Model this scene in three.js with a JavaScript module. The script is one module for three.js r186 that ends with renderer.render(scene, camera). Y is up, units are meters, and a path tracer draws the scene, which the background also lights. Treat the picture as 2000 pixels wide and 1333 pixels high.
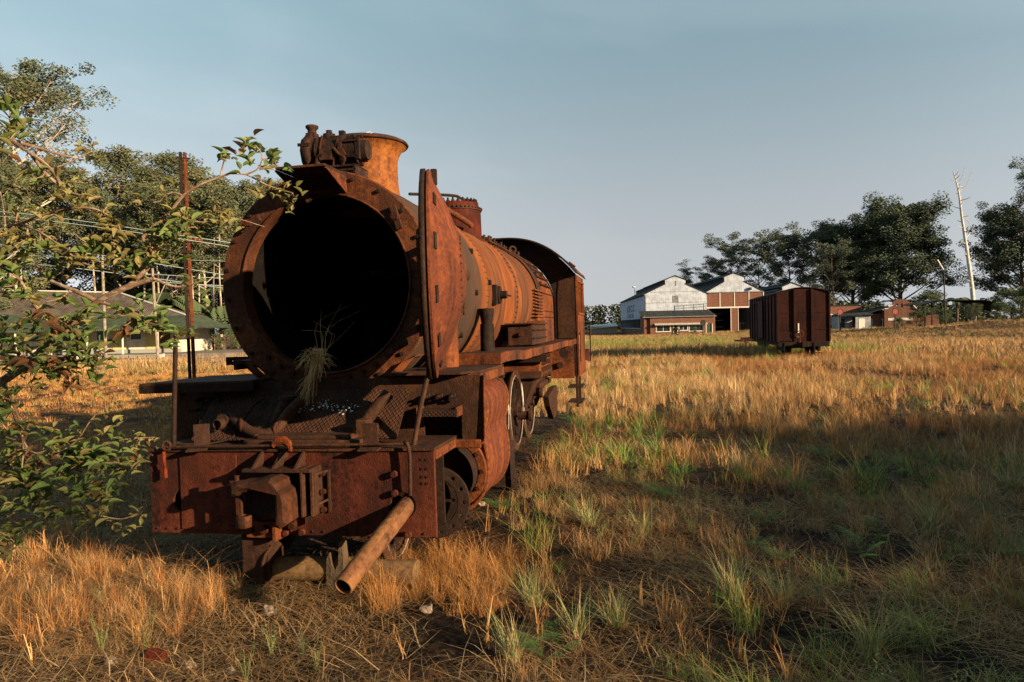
import * as THREE from 'three';
import { mergeGeometries } from 'three/addons/utils/BufferGeometryUtils.js';
import { RoundedBoxGeometry } from 'three/addons/geometries/RoundedBoxGeometry.js';

// ---------------------------------------------------------------- camera, sky, sun, exposure
const scene = new THREE.Scene();
const D2R = Math.PI / 180;
const camera = new THREE.PerspectiveCamera(50.9156, 1024 / 682, 0.05, 3000);
camera.position.set(0, 2.05, 0);
camera.rotation.order = 'YXZ';
camera.rotation.set(-1.1025 * D2R, 0, -1.2 * D2R);
scene.add(camera);

const renderer = new THREE.WebGLRenderer({ antialias: true });
renderer.toneMapping = THREE.LinearToneMapping;
renderer.toneMappingExposure = 2.3;
renderer.shadowMap.enabled = true;

const SUN_EL = 16 * D2R, SUN_AZ = 34 * D2R;       // azimuth measured from +x towards +z (behind the camera)
const SUN_DIR = new THREE.Vector3(Math.cos(SUN_EL) * Math.cos(SUN_AZ), Math.sin(SUN_EL), Math.cos(SUN_EL) * Math.sin(SUN_AZ));
const sun = new THREE.DirectionalLight(new THREE.Color(1, 0.74, 0.46), 5);
sun.position.copy(SUN_DIR).multiplyScalar(120);
sun.target.position.set(0, 0, 0);
sun.castShadow = true;
sun.shadow.radius = 1.2;
sun.shadow.mapSize.set(4096, 4096);
Object.assign(sun.shadow.camera, { left: -120, right: 120, top: 80, bottom: -80, near: 1, far: 420 });
scene.add(sun, sun.target);

// ---------------------------------------------------------------- random numbers and noise
function rng(seed) {
  let a = seed >>> 0;
  return () => { a = (a + 0x6d2b79f5) | 0; let t = Math.imul(a ^ (a >>> 15), 1 | a); t = (t + Math.imul(t ^ (t >>> 7), 61 | t)) ^ t; return ((t ^ (t >>> 14)) >>> 0) / 4294967296; };
}
const lerp = (a, b, t) => a + (b - a) * t;
const clamp = (x, a = 0, b = 1) => Math.min(b, Math.max(a, x));
const smooth = (a, b, x) => { const t = clamp((x - a) / (b - a)); return t * t * (3 - 2 * t); };
function hash2(ix, iy, s) {
  let h = Math.imul(ix, 374761393) ^ Math.imul(iy, 668265263) ^ Math.imul(s, 974634821);
  h = Math.imul(h ^ (h >>> 13), 1274126177); h ^= h >>> 16;
  return (h >>> 0) / 4294967296;
}
function vnoise(x, y, s, px = 0, py = 0) {               // value noise, tiling after px / py cells if given
  const x0 = Math.floor(x), y0 = Math.floor(y); let fx = x - x0, fy = y - y0;
  fx = fx * fx * (3 - 2 * fx); fy = fy * fy * (3 - 2 * fy);
  const wx = (v) => (px ? ((v % px) + px) % px : v), wy = (v) => (py ? ((v % py) + py) % py : v);
  const a = hash2(wx(x0), wy(y0), s), b = hash2(wx(x0 + 1), wy(y0), s), c = hash2(wx(x0), wy(y0 + 1), s), d = hash2(wx(x0 + 1), wy(y0 + 1), s);
  return lerp(lerp(a, b, fx), lerp(c, d, fx), fy);
}
function fbm(x, y, s, oct, px = 0, py = 0) {
  let v = 0, a = 0.5, n = 0;
  for (let o = 0; o < oct; o++) { v += a * vnoise(x, y, s + o * 17, px, py); n += a; a *= 0.55; x *= 2; y *= 2; px *= 2; py *= 2; }
  return v / n;
}

// ---------------------------------------------------------------- sky: thin evening air with faint high streaks
{
  const w = 1024, h = 512, data = new Float32Array(w * h * 4);
  const zen = [0.07, 0.12, 0.15], mid = [0.108, 0.163, 0.19], hor = [0.235, 0.243, 0.252], gnd = [0.03348, 0.0279, 0.02046];
  for (let j = 0; j < h; j++) for (let i = 0; i < w; i++) {
    const phi = ((i + 0.5) / w - 0.5) * 2 * Math.PI, el = ((j + 0.5) / h - 0.5) * Math.PI;
    const x = Math.cos(phi) * Math.cos(el), y = Math.sin(el), z = Math.sin(phi) * Math.cos(el), k = (j * w + i) * 4;
    let c;
    if (y < -0.004) c = gnd;
    else {
      const a = smooth(0.0, 0.42, y), b = smooth(0.38, 1.0, y);
      c = [0, 1, 2].map((q) => lerp(lerp(hor[q], mid[q], a), zen[q], b));
      const left = smooth(0.25, -0.85, x) * smooth(0.4, -0.5, z);                 // the air opposite the sun is brighter and bluer
      const g = 1 + 0.62 * left + 0.3 * smooth(0.35, 0.9, x) * smooth(0.5, -0.2, z), cosS = Math.max(0, x * SUN_DIR.x + y * SUN_DIR.y + z * SUN_DIR.z);
      const glow = 0.16 * Math.pow(cosS, 6);
      const el2 = y * 9, st = fbm(x * 2.2 - z * 1.3 + 7, el2 + x * 1.5 + 3, 91, 5), wisp = smooth(0.46, 0.72, st) * smooth(0.02, 0.15, y) * (1 - smooth(0.45, 0.8, y)) * 0.11;
      c = c.map((v, q) => v * g + glow * [0.5, 0.4, 0.28][q] + wisp * [0.2, 0.18, 0.175][q]);
    }
    data[k] = c[0]; data[k + 1] = c[1]; data[k + 2] = c[2]; data[k + 3] = 1;
  }
  const sky = new THREE.DataTexture(data, w, h, THREE.RGBAFormat, THREE.FloatType);
  sky.mapping = THREE.EquirectangularReflectionMapping;
  sky.magFilter = sky.minFilter = THREE.LinearFilter;
  sky.wrapS = THREE.RepeatWrapping;
  sky.needsUpdate = true;
  scene.background = sky;
  scene.environment = sky;
}

// ---------------------------------------------------------------- textures and materials
const toS = (c) => { c = clamp(c); return Math.round(255 * (c <= 0.0031308 ? 12.92 * c : 1.055 * Math.pow(c, 1 / 2.4) - 0.055)); };
function dataTex(n, m, fn, srgb) {                        // fn(u, v) in 0..1 -> [r, g, b] (linear) or a grey value
  const d = new Uint8Array(n * m * 4);
  for (let j = 0; j < m; j++) for (let i = 0; i < n; i++) {
    const c = fn((i + 0.5) / n, (j + 0.5) / m), k = (j * n + i) * 4;
    if (typeof c === 'number') { d[k] = d[k + 1] = d[k + 2] = Math.round(255 * clamp(c)); }
    else for (let q = 0; q < 3; q++) d[k + q] = srgb ? toS(c[q]) : Math.round(255 * clamp(c[q]));
    d[k + 3] = 255;
  }
  const t = new THREE.DataTexture(d, n, m, THREE.RGBAFormat);
  t.wrapS = t.wrapT = THREE.RepeatWrapping; t.magFilter = THREE.LinearFilter; t.minFilter = THREE.LinearMipmapLinearFilter; t.generateMipmaps = true;
  if (srgb) t.colorSpace = THREE.SRGBColorSpace;
  t.needsUpdate = true;
  return t;
}
const mix3 = (a, b, t) => [lerp(a[0], b[0], t), lerp(a[1], b[1], t), lerp(a[2], b[2], t)];
const rep = (t, s) => { const c = t.clone(); c.repeat.set(s, s); c.needsUpdate = true; return c; };
const std = (o) => new THREE.MeshPhysicalMaterial(Object.assign({ roughness: 0.9, metalness: 0, specularIntensity: 0.3, side: THREE.DoubleSide }, o));
// shared fine relief: scale and pitting of old iron
const pitTex = dataTex(512, 512, (u, v) => 0.5 * fbm(u * 24, v * 24, 5, 4, 24, 24) + 0.35 * vnoise(u * 150, v * 150, 9, 150, 150) + 0.15 * smooth(0.55, 0.8, fbm(u * 9, v * 9, 33, 3, 9, 9)));
const scaleRough = dataTex(256, 256, (u, v) => 0.62 + 0.38 * fbm(u * 14, v * 14, 45, 4, 14, 14));
function rustMap(seed, dark, midc, bright, o = {}) {       // uv is metres / 2
  const { hi = 0.56, lo = 0.42, streak = 0.35, size = 512, stain = 0.5 } = o;
  return dataTex(size, size, (u, v) => {
    const big = fbm(u * 5, v * 5, seed, 5, 5, 5), str = fbm(u * 26, v * 3, seed + 71, 3, 26, 3), fine = fbm(u * 60, v * 60, seed + 31, 3, 60, 60), speck = vnoise(u * 180, v * 180, seed + 3, 180, 180);
    const t = big * (0.62 - streak * 0.5) + str * streak * 0.75 + fine * (0.38 - streak * 0.25) + (speck - 0.5) * 0.08;
    let c = mix3(dark, midc, smooth(lo - 0.16, lo + 0.06, t));
    c = mix3(c, bright, smooth(hi - 0.14, hi + 0.14, t));
    const st = smooth(0.5, 0.72, fbm(u * 7 + 3, v * 4, seed + 131, 5, 7, 4) * 0.8 + fine * 0.2) * stain;
    c = mix3(c, dark, st);
    const f = 0.8 + 0.4 * fine + (speck - 0.5) * 0.16;
    return c.map((q) => q * f);
  }, true);
}
function iron(map, o = {}) {
  const s = 0.5;
  return std(Object.assign({ map: rep(map, s), bumpMap: rep(pitTex, 0.9), bumpScale: 0.006, roughnessMap: rep(scaleRough, 0.8), roughness: 0.95 }, o));
}
const tRust = rustMap(11, [0.02821, 0.0134, 0.009168], [0.1023, 0.02962, 0.01128], [0.1763, 0.05289, 0.01481]);
const tRed = rustMap(23, [0.01693, 0.007334, 0.005642], [0.06488, 0.01523, 0.009024], [0.09312, 0.02482, 0.01128], { stain: 0.7 });
const tBrown = rustMap(37, [0.01523, 0.009592, 0.007334], [0.04231, 0.01862, 0.01128], [0.07898, 0.03216, 0.01467], { hi: 0.6 });
const tDark = rustMap(53, [0.007757, 0.005642, 0.004936], [0.02116, 0.01128, 0.008462], [0.05289, 0.02398, 0.01269], { hi: 0.64 });
const tRing = rustMap(59, [0.022, 0.011, 0.008], [0.066, 0.023, 0.011], [0.13, 0.042, 0.015], { hi: 0.58, stain: 0.75, streak: 0.2 });
const tDoor = rustMap(61, [0.055, 0.019, 0.011], [0.1, 0.028, 0.013], [0.165, 0.045, 0.016], { hi: 0.56, stain: 0.35, streak: 0.6 });
const M = {
  ring: iron(tRing), door: iron(tDoor),
  rust: iron(tRust), red: iron(tRed), brown: iron(tBrown), dark: iron(tDark),
  bolt: iron(tBrown, { color: 0xffd9c0 }),
};
// trodden diamond plate: raised lozenges in rows
const treadBump = dataTex(256, 256, (u, v) => {
  const k = 12, a = (u + v) * k, b = (u - v) * k, fa = Math.abs((a % 1 + 1) % 1 - 0.5), fb = Math.abs((b % 1 + 1) % 1 - 0.5);
  return 0.2 + 0.8 * smooth(0.22, 0.06, Math.min(fa, fb) * 1.1) * 0.9;
});
M.tread = iron(tBrown, { bumpMap: rep(treadBump, 2.2), bumpScale: 0.012 });
M.sootShade = std({ map: rep(rustMap(71, [0.006, 0.0055, 0.005], [0.009, 0.0078, 0.007], [0.02, 0.0125, 0.009], { hi: 0.66 }), 0.5), bumpMap: rep(pitTex, 0.9), bumpScale: 0.006, roughness: 1, specularIntensity: 0.05 });  // soot, with the dark of the smokebox interior put into its colour
M.polished = std({ map: rep(rustMap(67, [0.45, 0.41, 0.35], [0.7, 0.66, 0.6], [0.82, 0.79, 0.73], { stain: 0.15 }), 0.5), roughness: 0.6 });
M.lichen = std({ color: new THREE.Color(0.46, 0.43, 0.38), roughness: 1 });

// ---------------------------------------------------------------- geometry helpers (y up, metres)
const V = (x, y, z) => new THREE.Vector3(x, y, z);
const _m = new THREE.Matrix4(), _q = new THREE.Quaternion(), _e = new THREE.Euler();
function put(g, x = 0, y = 0, z = 0, rx = 0, ry = 0, rz = 0) {
  _m.compose(V(x, y, z), _q.setFromEuler(_e.set(rx, ry, rz)), V(1, 1, 1)); g.applyMatrix4(_m); return g;
}
const bx = (w, h, d, x, y, z, rx, ry, rz) => put(new THREE.BoxGeometry(w, h, d), x, y, z, rx, ry, rz);
const rb = (w, h, d, x, y, z, r = 0.008, rx, ry, rz) => put(new RoundedBoxGeometry(w, h, d, 1, Math.min(r, w / 2.1, h / 2.1, d / 2.1)), x, y, z, rx, ry, rz);
const AX = { y: [0, 0, 0], x: [0, 0, -Math.PI / 2], z: [Math.PI / 2, 0, 0] };
const cyl = (r0, r1, h, x, y, z, axis = 'y', seg = 20) => put(new THREE.CylinderGeometry(r1, r0, h, seg), x, y, z, ...AX[axis]);
const lat = (prof, x, y, z, axis = 'y', seg = 40) => put(new THREE.LatheGeometry(prof.map(([r, h]) => new THREE.Vector2(r, h)), seg), x, y, z, ...AX[axis]);
function bar(a, b, r, r1 = r, seg = 8) {
  a = a.isVector3 ? a : V(...a); b = b.isVector3 ? b : V(...b);
  const d = b.clone().sub(a), g = new THREE.CylinderGeometry(r1, r, d.length(), seg);
  _m.compose(a.clone().add(b).multiplyScalar(0.5), _q.setFromUnitVectors(V(0, 1, 0), d.normalize()), V(1, 1, 1));
  return g.applyMatrix4(_m);
}
function beam(a, b, w, h) {                                // square bar between two points
  a = V(...a); b = V(...b); const d = b.clone().sub(a), g = new THREE.BoxGeometry(w, h, d.length());
  const o = new THREE.Object3D(); o.position.copy(a).add(b).multiplyScalar(0.5); o.lookAt(b); o.updateMatrix();
  return g.applyMatrix4(o.matrix);
}
const tube = (pts, r, ts = 24, rs = 10) => new THREE.TubeGeometry(new THREE.CatmullRomCurve3(pts.map((p) => V(...p)), false, 'catmullrom', 0.35), ts, r, rs, false);
function taper(pts, r0, r1, ts = 10, rs = 6, pow = 1) {    // tube whose radius runs from r0 to r1
  const curve = new THREE.CatmullRomCurve3(pts.map((p) => (p.isVector3 ? p : V(...p)))), fr = curve.computeFrenetFrames(ts, false), P = [], N = [], I = [], c = V(), n = V();
  for (let i = 0; i <= ts; i++) {
    curve.getPoint(i / ts, c); const r = lerp(r0, r1, Math.pow(i / ts, pow));
    for (let j = 0; j <= rs; j++) {
      const a = (j / rs) * 2 * Math.PI; n.copy(fr.normals[i]).multiplyScalar(Math.cos(a)).addScaledVector(fr.binormals[i], Math.sin(a));
      P.push(c.x + n.x * r, c.y + n.y * r, c.z + n.z * r); N.push(n.x, n.y, n.z);
    }
  }
  for (let i = 0; i < ts; i++) for (let j = 0; j < rs; j++) { const a = i * (rs + 1) + j, b = a + rs + 1; I.push(a, a + 1, b, b, a + 1, b + 1); }
  const g = new THREE.BufferGeometry();
  g.setAttribute('position', new THREE.Float32BufferAttribute(P, 3)); g.setAttribute('normal', new THREE.Float32BufferAttribute(N, 3)); g.setIndex(I);
  return g;
}
function shape(pts, holes = []) {
  const s = new THREE.Shape(pts.map(([x, y]) => new THREE.Vector2(x, y)));
  for (const h of holes) {
    if (h.length === 3 && typeof h[0] === 'number') { const p = new THREE.Path(); p.absarc(h[0], h[1], h[2], 0, Math.PI * 2, true); s.holes.push(p); }
    else s.holes.push(new THREE.Path(h.map(([x, y]) => new THREE.Vector2(x, y))));
  }
  return s;
}
const rect = (x0, y0, x1, y1) => [[x0, y0], [x1, y0], [x1, y1], [x0, y1]];
const hole = (x0, y0, x1, y1) => [[x0, y0], [x0, y1], [x1, y1], [x1, y0]];
function ext(s, depth, x = 0, y = 0, z = 0, rx = 0, ry = 0, rz = 0, bevel = 0, cs = 24) {   // outline in x/y, extruded along +z, then placed
  const g = new THREE.ExtrudeGeometry(s, bevel ? { depth: Math.max(0.001, depth - 2 * bevel), bevelEnabled: true, bevelThickness: bevel, bevelSize: bevel, bevelOffset: -bevel, bevelSegments: 1, curveSegments: cs } : { depth, bevelEnabled: false, curveSegments: cs });
  if (bevel) g.translate(0, 0, bevel);
  return put(g, x, y, z, rx, ry, rz);
}
const bolt = (x, y, z, axis, r = 0.022, h = 0.025) => cyl(r, r * 0.94, h, x, y, z, axis, 6);
const rivet = (x, y, z, r = 0.014) => put(new THREE.IcosahedronGeometry(r, 0), x, y, z);
function warp(g, amp, freq, seed) {                        // old plate is never flat
  const p = g.attributes.position;
  for (let i = 0; i < p.count; i++) {
    const x = p.getX(i), y = p.getY(i), z = p.getZ(i);
    p.setXYZ(i, x + amp * (fbm(y * freq + 9, z * freq, seed, 2) - 0.5), y + amp * 2 * (fbm(x * freq, z * freq + 5, seed + 1, 2) - 0.5), z + amp * (fbm(x * freq + 3, y * freq, seed + 2, 2) - 0.5));
  }
  g.computeVertexNormals();
  return g;
}
function plain(g, keepUv) {                                // non-indexed position / normal / uv; uv in metres from the main direction of each face
  let q = g.index ? g.toNonIndexed() : g;
  if (!q.attributes.normal) q.computeVertexNormals();
  const p = q.attributes.position, out = new THREE.BufferGeometry();
  out.setAttribute('position', p); out.setAttribute('normal', q.attributes.normal);
  if (keepUv && q.attributes.uv) out.setAttribute('uv', q.attributes.uv);
  else {
    const uv = new Float32Array(p.count * 2), a = V(), b = V(), c = V();
    for (let i = 0; i < p.count; i += 3) {
      a.fromBufferAttribute(p, i); b.fromBufferAttribute(p, i + 1).sub(a); c.fromBufferAttribute(p, i + 2).sub(a); b.cross(c);
      const ax = Math.abs(b.x), ay = Math.abs(b.y), az = Math.abs(b.z);
      for (let k = 0; k < 3; k++) {
        const x = p.getX(i + k), y = p.getY(i + k), z = p.getZ(i + k), o = (i + k) * 2;
        if (ay >= ax && ay >= az) { uv[o] = x; uv[o + 1] = z; } else if (ax >= az) { uv[o] = z; uv[o + 1] = y; } else { uv[o] = x; uv[o + 1] = y; }
      }
    }
    out.setAttribute('uv', new THREE.BufferAttribute(uv, 2));
  }
  return out;
}
const join = (gs, keepUv) => { gs = (Array.isArray(gs) ? gs : [gs]).map((g) => plain(g, keepUv)); return gs.length === 1 ? gs[0] : mergeGeometries(gs); };
function mesh(name, gs, mat, parent, keepUv) {
  const m = new THREE.Mesh(gs.isBufferGeometry && gs.userData.done ? gs : join(gs, keepUv), mat);
  m.name = name; m.castShadow = m.receiveShadow = true;
  (parent || scene).add(m);
  return m;
}
const taken = new Map();
function numbered(n) { const k = taken.get(n) || 0; taken.set(n, k + 1); return k ? n + '_' + String(k).padStart(3, '0') : n; }
function thing(name, label, category, pos = [0, 0, 0], turn = 0, group) {
  const o = new THREE.Group(); o.name = numbered(name); o.position.set(...pos); o.rotation.y = turn; o.userData = { label, category };
  if (group) o.userData.group = group;
  scene.add(o); return o;
}
function tag(o, label, category, group, kind) { o.name = numbered(o.name); o.userData = { label, category }; if (group) o.userData.group = group; if (kind) o.userData.kind = kind; return o; }
function dup(src, label, pos, turn, scale) {
  const c = src.clone(); c.name = numbered(src.name.replace(/_\d{3}$/, '')); c.userData = Object.assign({}, src.userData, { label });
  if (pos) c.position.set(...pos); if (turn !== undefined) c.rotation.y = turn; if (scale) c.scale.setScalar(scale);
  scene.add(c); return c;
}
function FERNS() { return [
  [1.26, -13.43, 2.0, 'dark feathery weed standing on a bare stem beside the locomotive cab'],
  [3.42, -13.78, 1.2, 'pale green sunlit weed in the middle of the field'],
  [5.99, -14.90, 1.0, 'small bright weed left of centre where the sunlit field begins'],
  [4.34, -13.00, 1.0, 'feathery weed between the two sunlit weeds of the field'],
  [8.08, -14.16, 1.1, 'bright green weed at the right where the sunlit field begins'],
  [1.65, -8.13, 1.3, 'large feathery dark green weed right of the locomotive cylinder'],
  [1.38, -8.79, 1.2, 'low feathery weed clump just left of the large dark weed'],
  [2.04, -10.75, 1.2, 'feathery weed behind the large dark weed'],
  [1.44, -10.82, 1.1, 'feathery weed nearest the fallen post by the wheels'],
  [4.32, -8.94, 1.2, 'upright feathery weed in dark soil right of centre'],
  [4.56, -8.78, 1.2, 'feathery weed right next to the upright weed in dark soil'],
  [2.52, -7.12, 1.0, 'tall feathery weed in the shaded middle of the field'],
  [2.12, -6.26, 0.8, 'feathery weed in front of the tall shaded weed'],
  [2.82, -5.76, 0.9, 'small weed with umbrella shaped top on a thin stalk'],
  [4.07, -5.81, 1.0, 'bright green weed cut by the right edge of the picture'],
  [-0.18, -7.72, 0.9, 'low leafy weed beside the leaning cover ring'],
  [0.77, -9.44, 1.0, 'feathery weed between the cylinder and the dark weeds'],
  [3.26, -11.50, 1.1, 'feathery weed in the shade line left of centre field'],
  [4.47, -10.48, 1.1, 'feathery weed at the edge of the shade right of centre'],
  [0.14, -4.17, 0.8, 'bright weed at the bottom edge of the picture'],
  [2.18, -5.93, 0.8, 'weed growing out of the grass tuft at lower right'],
  [7.37, -11.00, 1.0, 'feathery weed near the right edge in the shade line'],
  [0.39, -11.85, 1.0, 'feathery weed in the grass by the driving wheels'],
  [2.16, -9.30, 1.0, 'feathery weed right behind the dry stalk clump'],
]; }
function TUFTS() { return [
  [0.11, -5.17, 0.9, 'green topped grass tuft left of the lower centre'],
  [0.40, -4.68, 0.9, 'bright yellow green grass tuft at the lower centre'],
  [0.67, -4.83, 0.8, 'straw coloured grass tuft right of the bright tuft'],
  [1.54, -5.09, 1.15, 'tall green topped grass tuft at the lower right of centre'],
  [1.90, -5.07, 0.9, 'grass tuft right beside the tall green topped tuft'],
  [-0.04, -4.38, 0.85, 'grass tuft nearest the bottom edge left of centre'],
  [0.74, -7.26, 1.0, 'grass tuft among weeds right of the leaning ring'],
  [1.24, -6.87, 0.9, 'grey straw tuft in the shaded middle ground'],
  [2.99, -9.38, 1.2, 'grass tuft standing in the dark burnt soil'],
  [3.89, -6.68, 1.1, 'dry grass tuft in the shade at the right'],
  [5.86, -8.38, 1.2, 'dry tuft at the right edge of the shaded ground'],
  [2.12, -4.28, 0.9, 'broken straw tuft at the lower right'],
]; }
function STONES() { return [
  [-2.25, -4.41, 0.05, 'reddish broken brick piece at the bottom left'],
  [-2.01, -4.34, 0.035, 'small pale stone right of the broken brick'],
  [-0.65, -5.09, 0.05, 'brown stone in the grass before the steel pipe'],
  [-1.79, -5.13, 0.055, 'grey brown stone in the grass below the coupler'],
  [-2.89, -5.22, 0.025, 'small pale pebble below the dry tuft'],
  [-1.72, -4.24, 0.03, 'flat stone at the bottom edge'],
  [-2.53, -4.41, 0.04, 'low grey stone left of the broken brick'],
  [-0.39, -8.14, 0.05, 'dry brown clod beside the leafy weed'],
]; }
// ---------------------------------------------------------------- ground
function terrain(x, z) {
  const d = Math.hypot(x, z);
  let h = (fbm(x * 0.16 + 40, z * 0.16 + 40, 601, 3) - 0.5) * 0.34 * smooth(3, 16, d) + (fbm(x * 1.1 + 9, z * 1.1 + 3, 611, 2) - 0.5) * 0.09 * (1 - smooth(20, 45, d));
  h += 0.75 * smooth(28, 60, x) * smooth(-55, -85, z) + 0.28 * Math.exp(-(((x - 15) / 5) ** 2 + ((z + 43) / 10) ** 2));
  h += 0.03 * smooth(-2, -6, z) * (1 - smooth(-8, -14, z));
  h += 0.9 * Math.exp(-(((x - 58) / 9) ** 2 + ((z + 86) / 4) ** 2));
  const gx = 1.6, k = smooth(120, 300, d); h *= 1 - k;
  return h;
}
{
  const N = 190, P = [], U = [], C = [], I = [], ax = (t) => Math.sign(t) * (Math.abs(t) * 14 + Math.pow(Math.abs(t), 4) * 900);
  for (let j = 0; j <= N; j++) for (let i = 0; i <= N; i++) {
    const x = ax((i / N) * 2 - 1), z = ax((j / N) * 2 - 1) - 8, d = Math.hypot(x, z);
    P.push(x, terrain(x, z), z); U.push(x / 4, z / 4);
    const straw = smooth(0.45, 0.66, fbm(x * 0.6 + 5, z * 0.6 + 5, 620, 3)) * 0.3 + 0.45 * smooth(14, 26, -z + 0.35 * x) * (x > -6 ? 1 : 0.4), green = smooth(0.55, 0.7, fbm(x * 0.12 + 2, z * 0.12, 630, 3));
    let c = mix3([0.34, 0.31, 0.3], [1.5, 1.1, 0.75], clamp(straw)); c = mix3(c, [0.9, 1.1, 0.6], green * 0.3);
    if (x < -7 && z < -8) c = mix3(c, [2.3, 1.5, 0.85], 0.6);
    C.push(...c);
  }
  for (let j = 0; j < N; j++) for (let i = 0; i < N; i++) { const a = j * (N + 1) + i, b = a + N + 1; I.push(a, b, a + 1, b, b + 1, a + 1); }
  const g = new THREE.BufferGeometry();
  g.setAttribute('position', new THREE.Float32BufferAttribute(P, 3)); g.setAttribute('uv', new THREE.Float32BufferAttribute(U, 2)); g.setAttribute('color', new THREE.Float32BufferAttribute(C, 3)); g.setIndex(I); g.computeVertexNormals();
  const soil = dataTex(1024, 1024, (u, v) => {
    const n = fbm(u * 12, v * 12, 640, 5, 12, 12), f = fbm(u * 80, v * 80, 650, 3, 80, 80), s = Math.max(smooth(0.66, 0.74, vnoise(u * 60, v * 300, 660, 60, 300)), smooth(0.68, 0.76, vnoise(u * 300, v * 60, 670, 300, 60)));
    let c = mix3([0.022, 0.016, 0.012], [0.075, 0.046, 0.03], smooth(0.35, 0.65, n)); c = mix3(c, [0.17, 0.11, 0.055], s * 0.65 * smooth(0.4, 0.55, n)); return c.map((q) => q * (0.7 + 0.6 * f));
  }, true);
  const soilB = dataTex(512, 512, (u, v) => 0.55 * fbm(u * 16, v * 16, 680, 4, 16, 16) + 0.45 * fbm(u * 90, v * 90, 690, 2, 90, 90));
  const m = new THREE.Mesh(g, std({ map: soil, bumpMap: soilB, bumpScale: 0.05, vertexColors: true, roughness: 1 }));
  m.name = 'ground'; m.userData.kind = 'structure'; m.receiveShadow = m.castShadow = true; scene.add(m);
}
// ---------------------------------------------------------------- grass and weeds
const LC = Math.cos(TH_G()), LS = Math.sin(TH_G());
function TH_G() { return 10.741 * D2R; }
function locoXZ(x, z) { const dx = x + 1.765, dz = z + 5.554; return [dx * LC + dz * LS, -dx * LS + dz * LC]; }   // into the locomotive's frame
function blades(list) {                                    // list of { p: [points], w, c } -> flat tapering strips with a colour each
  const P = [], N = [], C = [], a = V(), b = V(), s = V(), n = V();
  for (const { p, w, c, side } of list) {
    for (let i = 0; i < p.length - 1; i++) {
      a.set(...p[i]); b.set(...p[i + 1]); s.set(Math.cos(side), 0, Math.sin(side)); n.copy(s).cross(b.clone().sub(a)).normalize();
      const w0 = w * (1 - i / (p.length - 1) * 0.75), w1 = i === p.length - 2 ? w * 0.12 : w * (1 - (i + 1) / (p.length - 1) * 0.75);
      const q = [a.x - s.x * w0, a.y, a.z - s.z * w0, a.x + s.x * w0, a.y, a.z + s.z * w0, b.x - s.x * w1, b.y, b.z - s.z * w1, b.x + s.x * w1, b.y, b.z + s.z * w1], T = [0, 1, 2, 1, 3, 2];
      for (const t of T) { P.push(q[t * 3], q[t * 3 + 1], q[t * 3 + 2]); N.push(n.x, n.y, n.z); C.push(...c); }
    }
  }
  const g = new THREE.BufferGeometry(); g.setAttribute('position', new THREE.Float32BufferAttribute(P, 3)); g.setAttribute('normal', new THREE.Float32BufferAttribute(N, 3)); g.setAttribute('color', new THREE.Float32BufferAttribute(C, 3));
  g.userData.done = true;
  return g;
}
const straws = [[1, 0.72, 0.4], [0.92, 0.64, 0.34], [0.75, 0.46, 0.22], [1.05, 0.84, 0.54], [0.6, 0.38, 0.19], [0.85, 0.72, 0.52]];
function tuft(seed, n, h, spread, w, o = {}) {
  const r = rng(seed), { arch = 0.5, kink = 0, cols = straws, segs = 3, base = 0.03, up = 1 } = o, L = [];
  for (let k = 0; k < n; k++) {
    const a = r() * 6.283, hh = h * (0.45 + 0.75 * r()), lean = spread * (0.2 + r()), bx0 = (r() - 0.5) * base * 2, bz0 = (r() - 0.5) * base * 2, p = [];
    const bend = arch * (0.4 + r()), kx = (r() - 0.5) * kink, kz = (r() - 0.5) * kink;
    for (let i = 0; i <= segs; i++) { const t = i / segs, rad = lean * hh * (t + bend * t * t), kk = i === segs ? 1 : 0; p.push([bx0 + Math.cos(a) * rad + kx * hh * kk, up * hh * (t - 0.32 * bend * lean * t * t) - hh * Math.abs(kx) * 0.5 * kk, bz0 + Math.sin(a) * rad + kz * hh * kk]); }
    const c = cols[Math.floor(r() * cols.length)], f = 0.8 + 0.4 * r();
    L.push({ p, w: w * (0.7 + 0.6 * r()), c: c.map((q) => q * f), side: a + 1.57 + (r() - 0.5) });
  }
  return blades(L);
}
function litter(seed, n, len, w) {
  const r = rng(seed), L = [];
  for (let k = 0; k < n; k++) {
    const a = r() * 6.283, l = len * (0.3 + r()), x = (r() - 0.5) * 0.5, z = (r() - 0.5) * 0.5, y = 0.004 + r() * 0.03, dy = (r() - 0.35) * 0.09, b = (r() - 0.5) * 0.4;
    const c = straws[Math.floor(r() * straws.length)], f = 0.6 + 0.5 * r();
    L.push({ p: [[x, y, z], [x + Math.cos(a) * l * 0.5, y + dy * 0.5 + 0.01, z + Math.sin(a) * l * 0.5], [x + Math.cos(a + b) * l, y + dy, z + Math.sin(a + b) * l]], w: w * (0.6 + 0.7 * r()), c: c.map((q) => q * f), side: a + 1.57 });
  }
  return blades(L);
}
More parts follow.
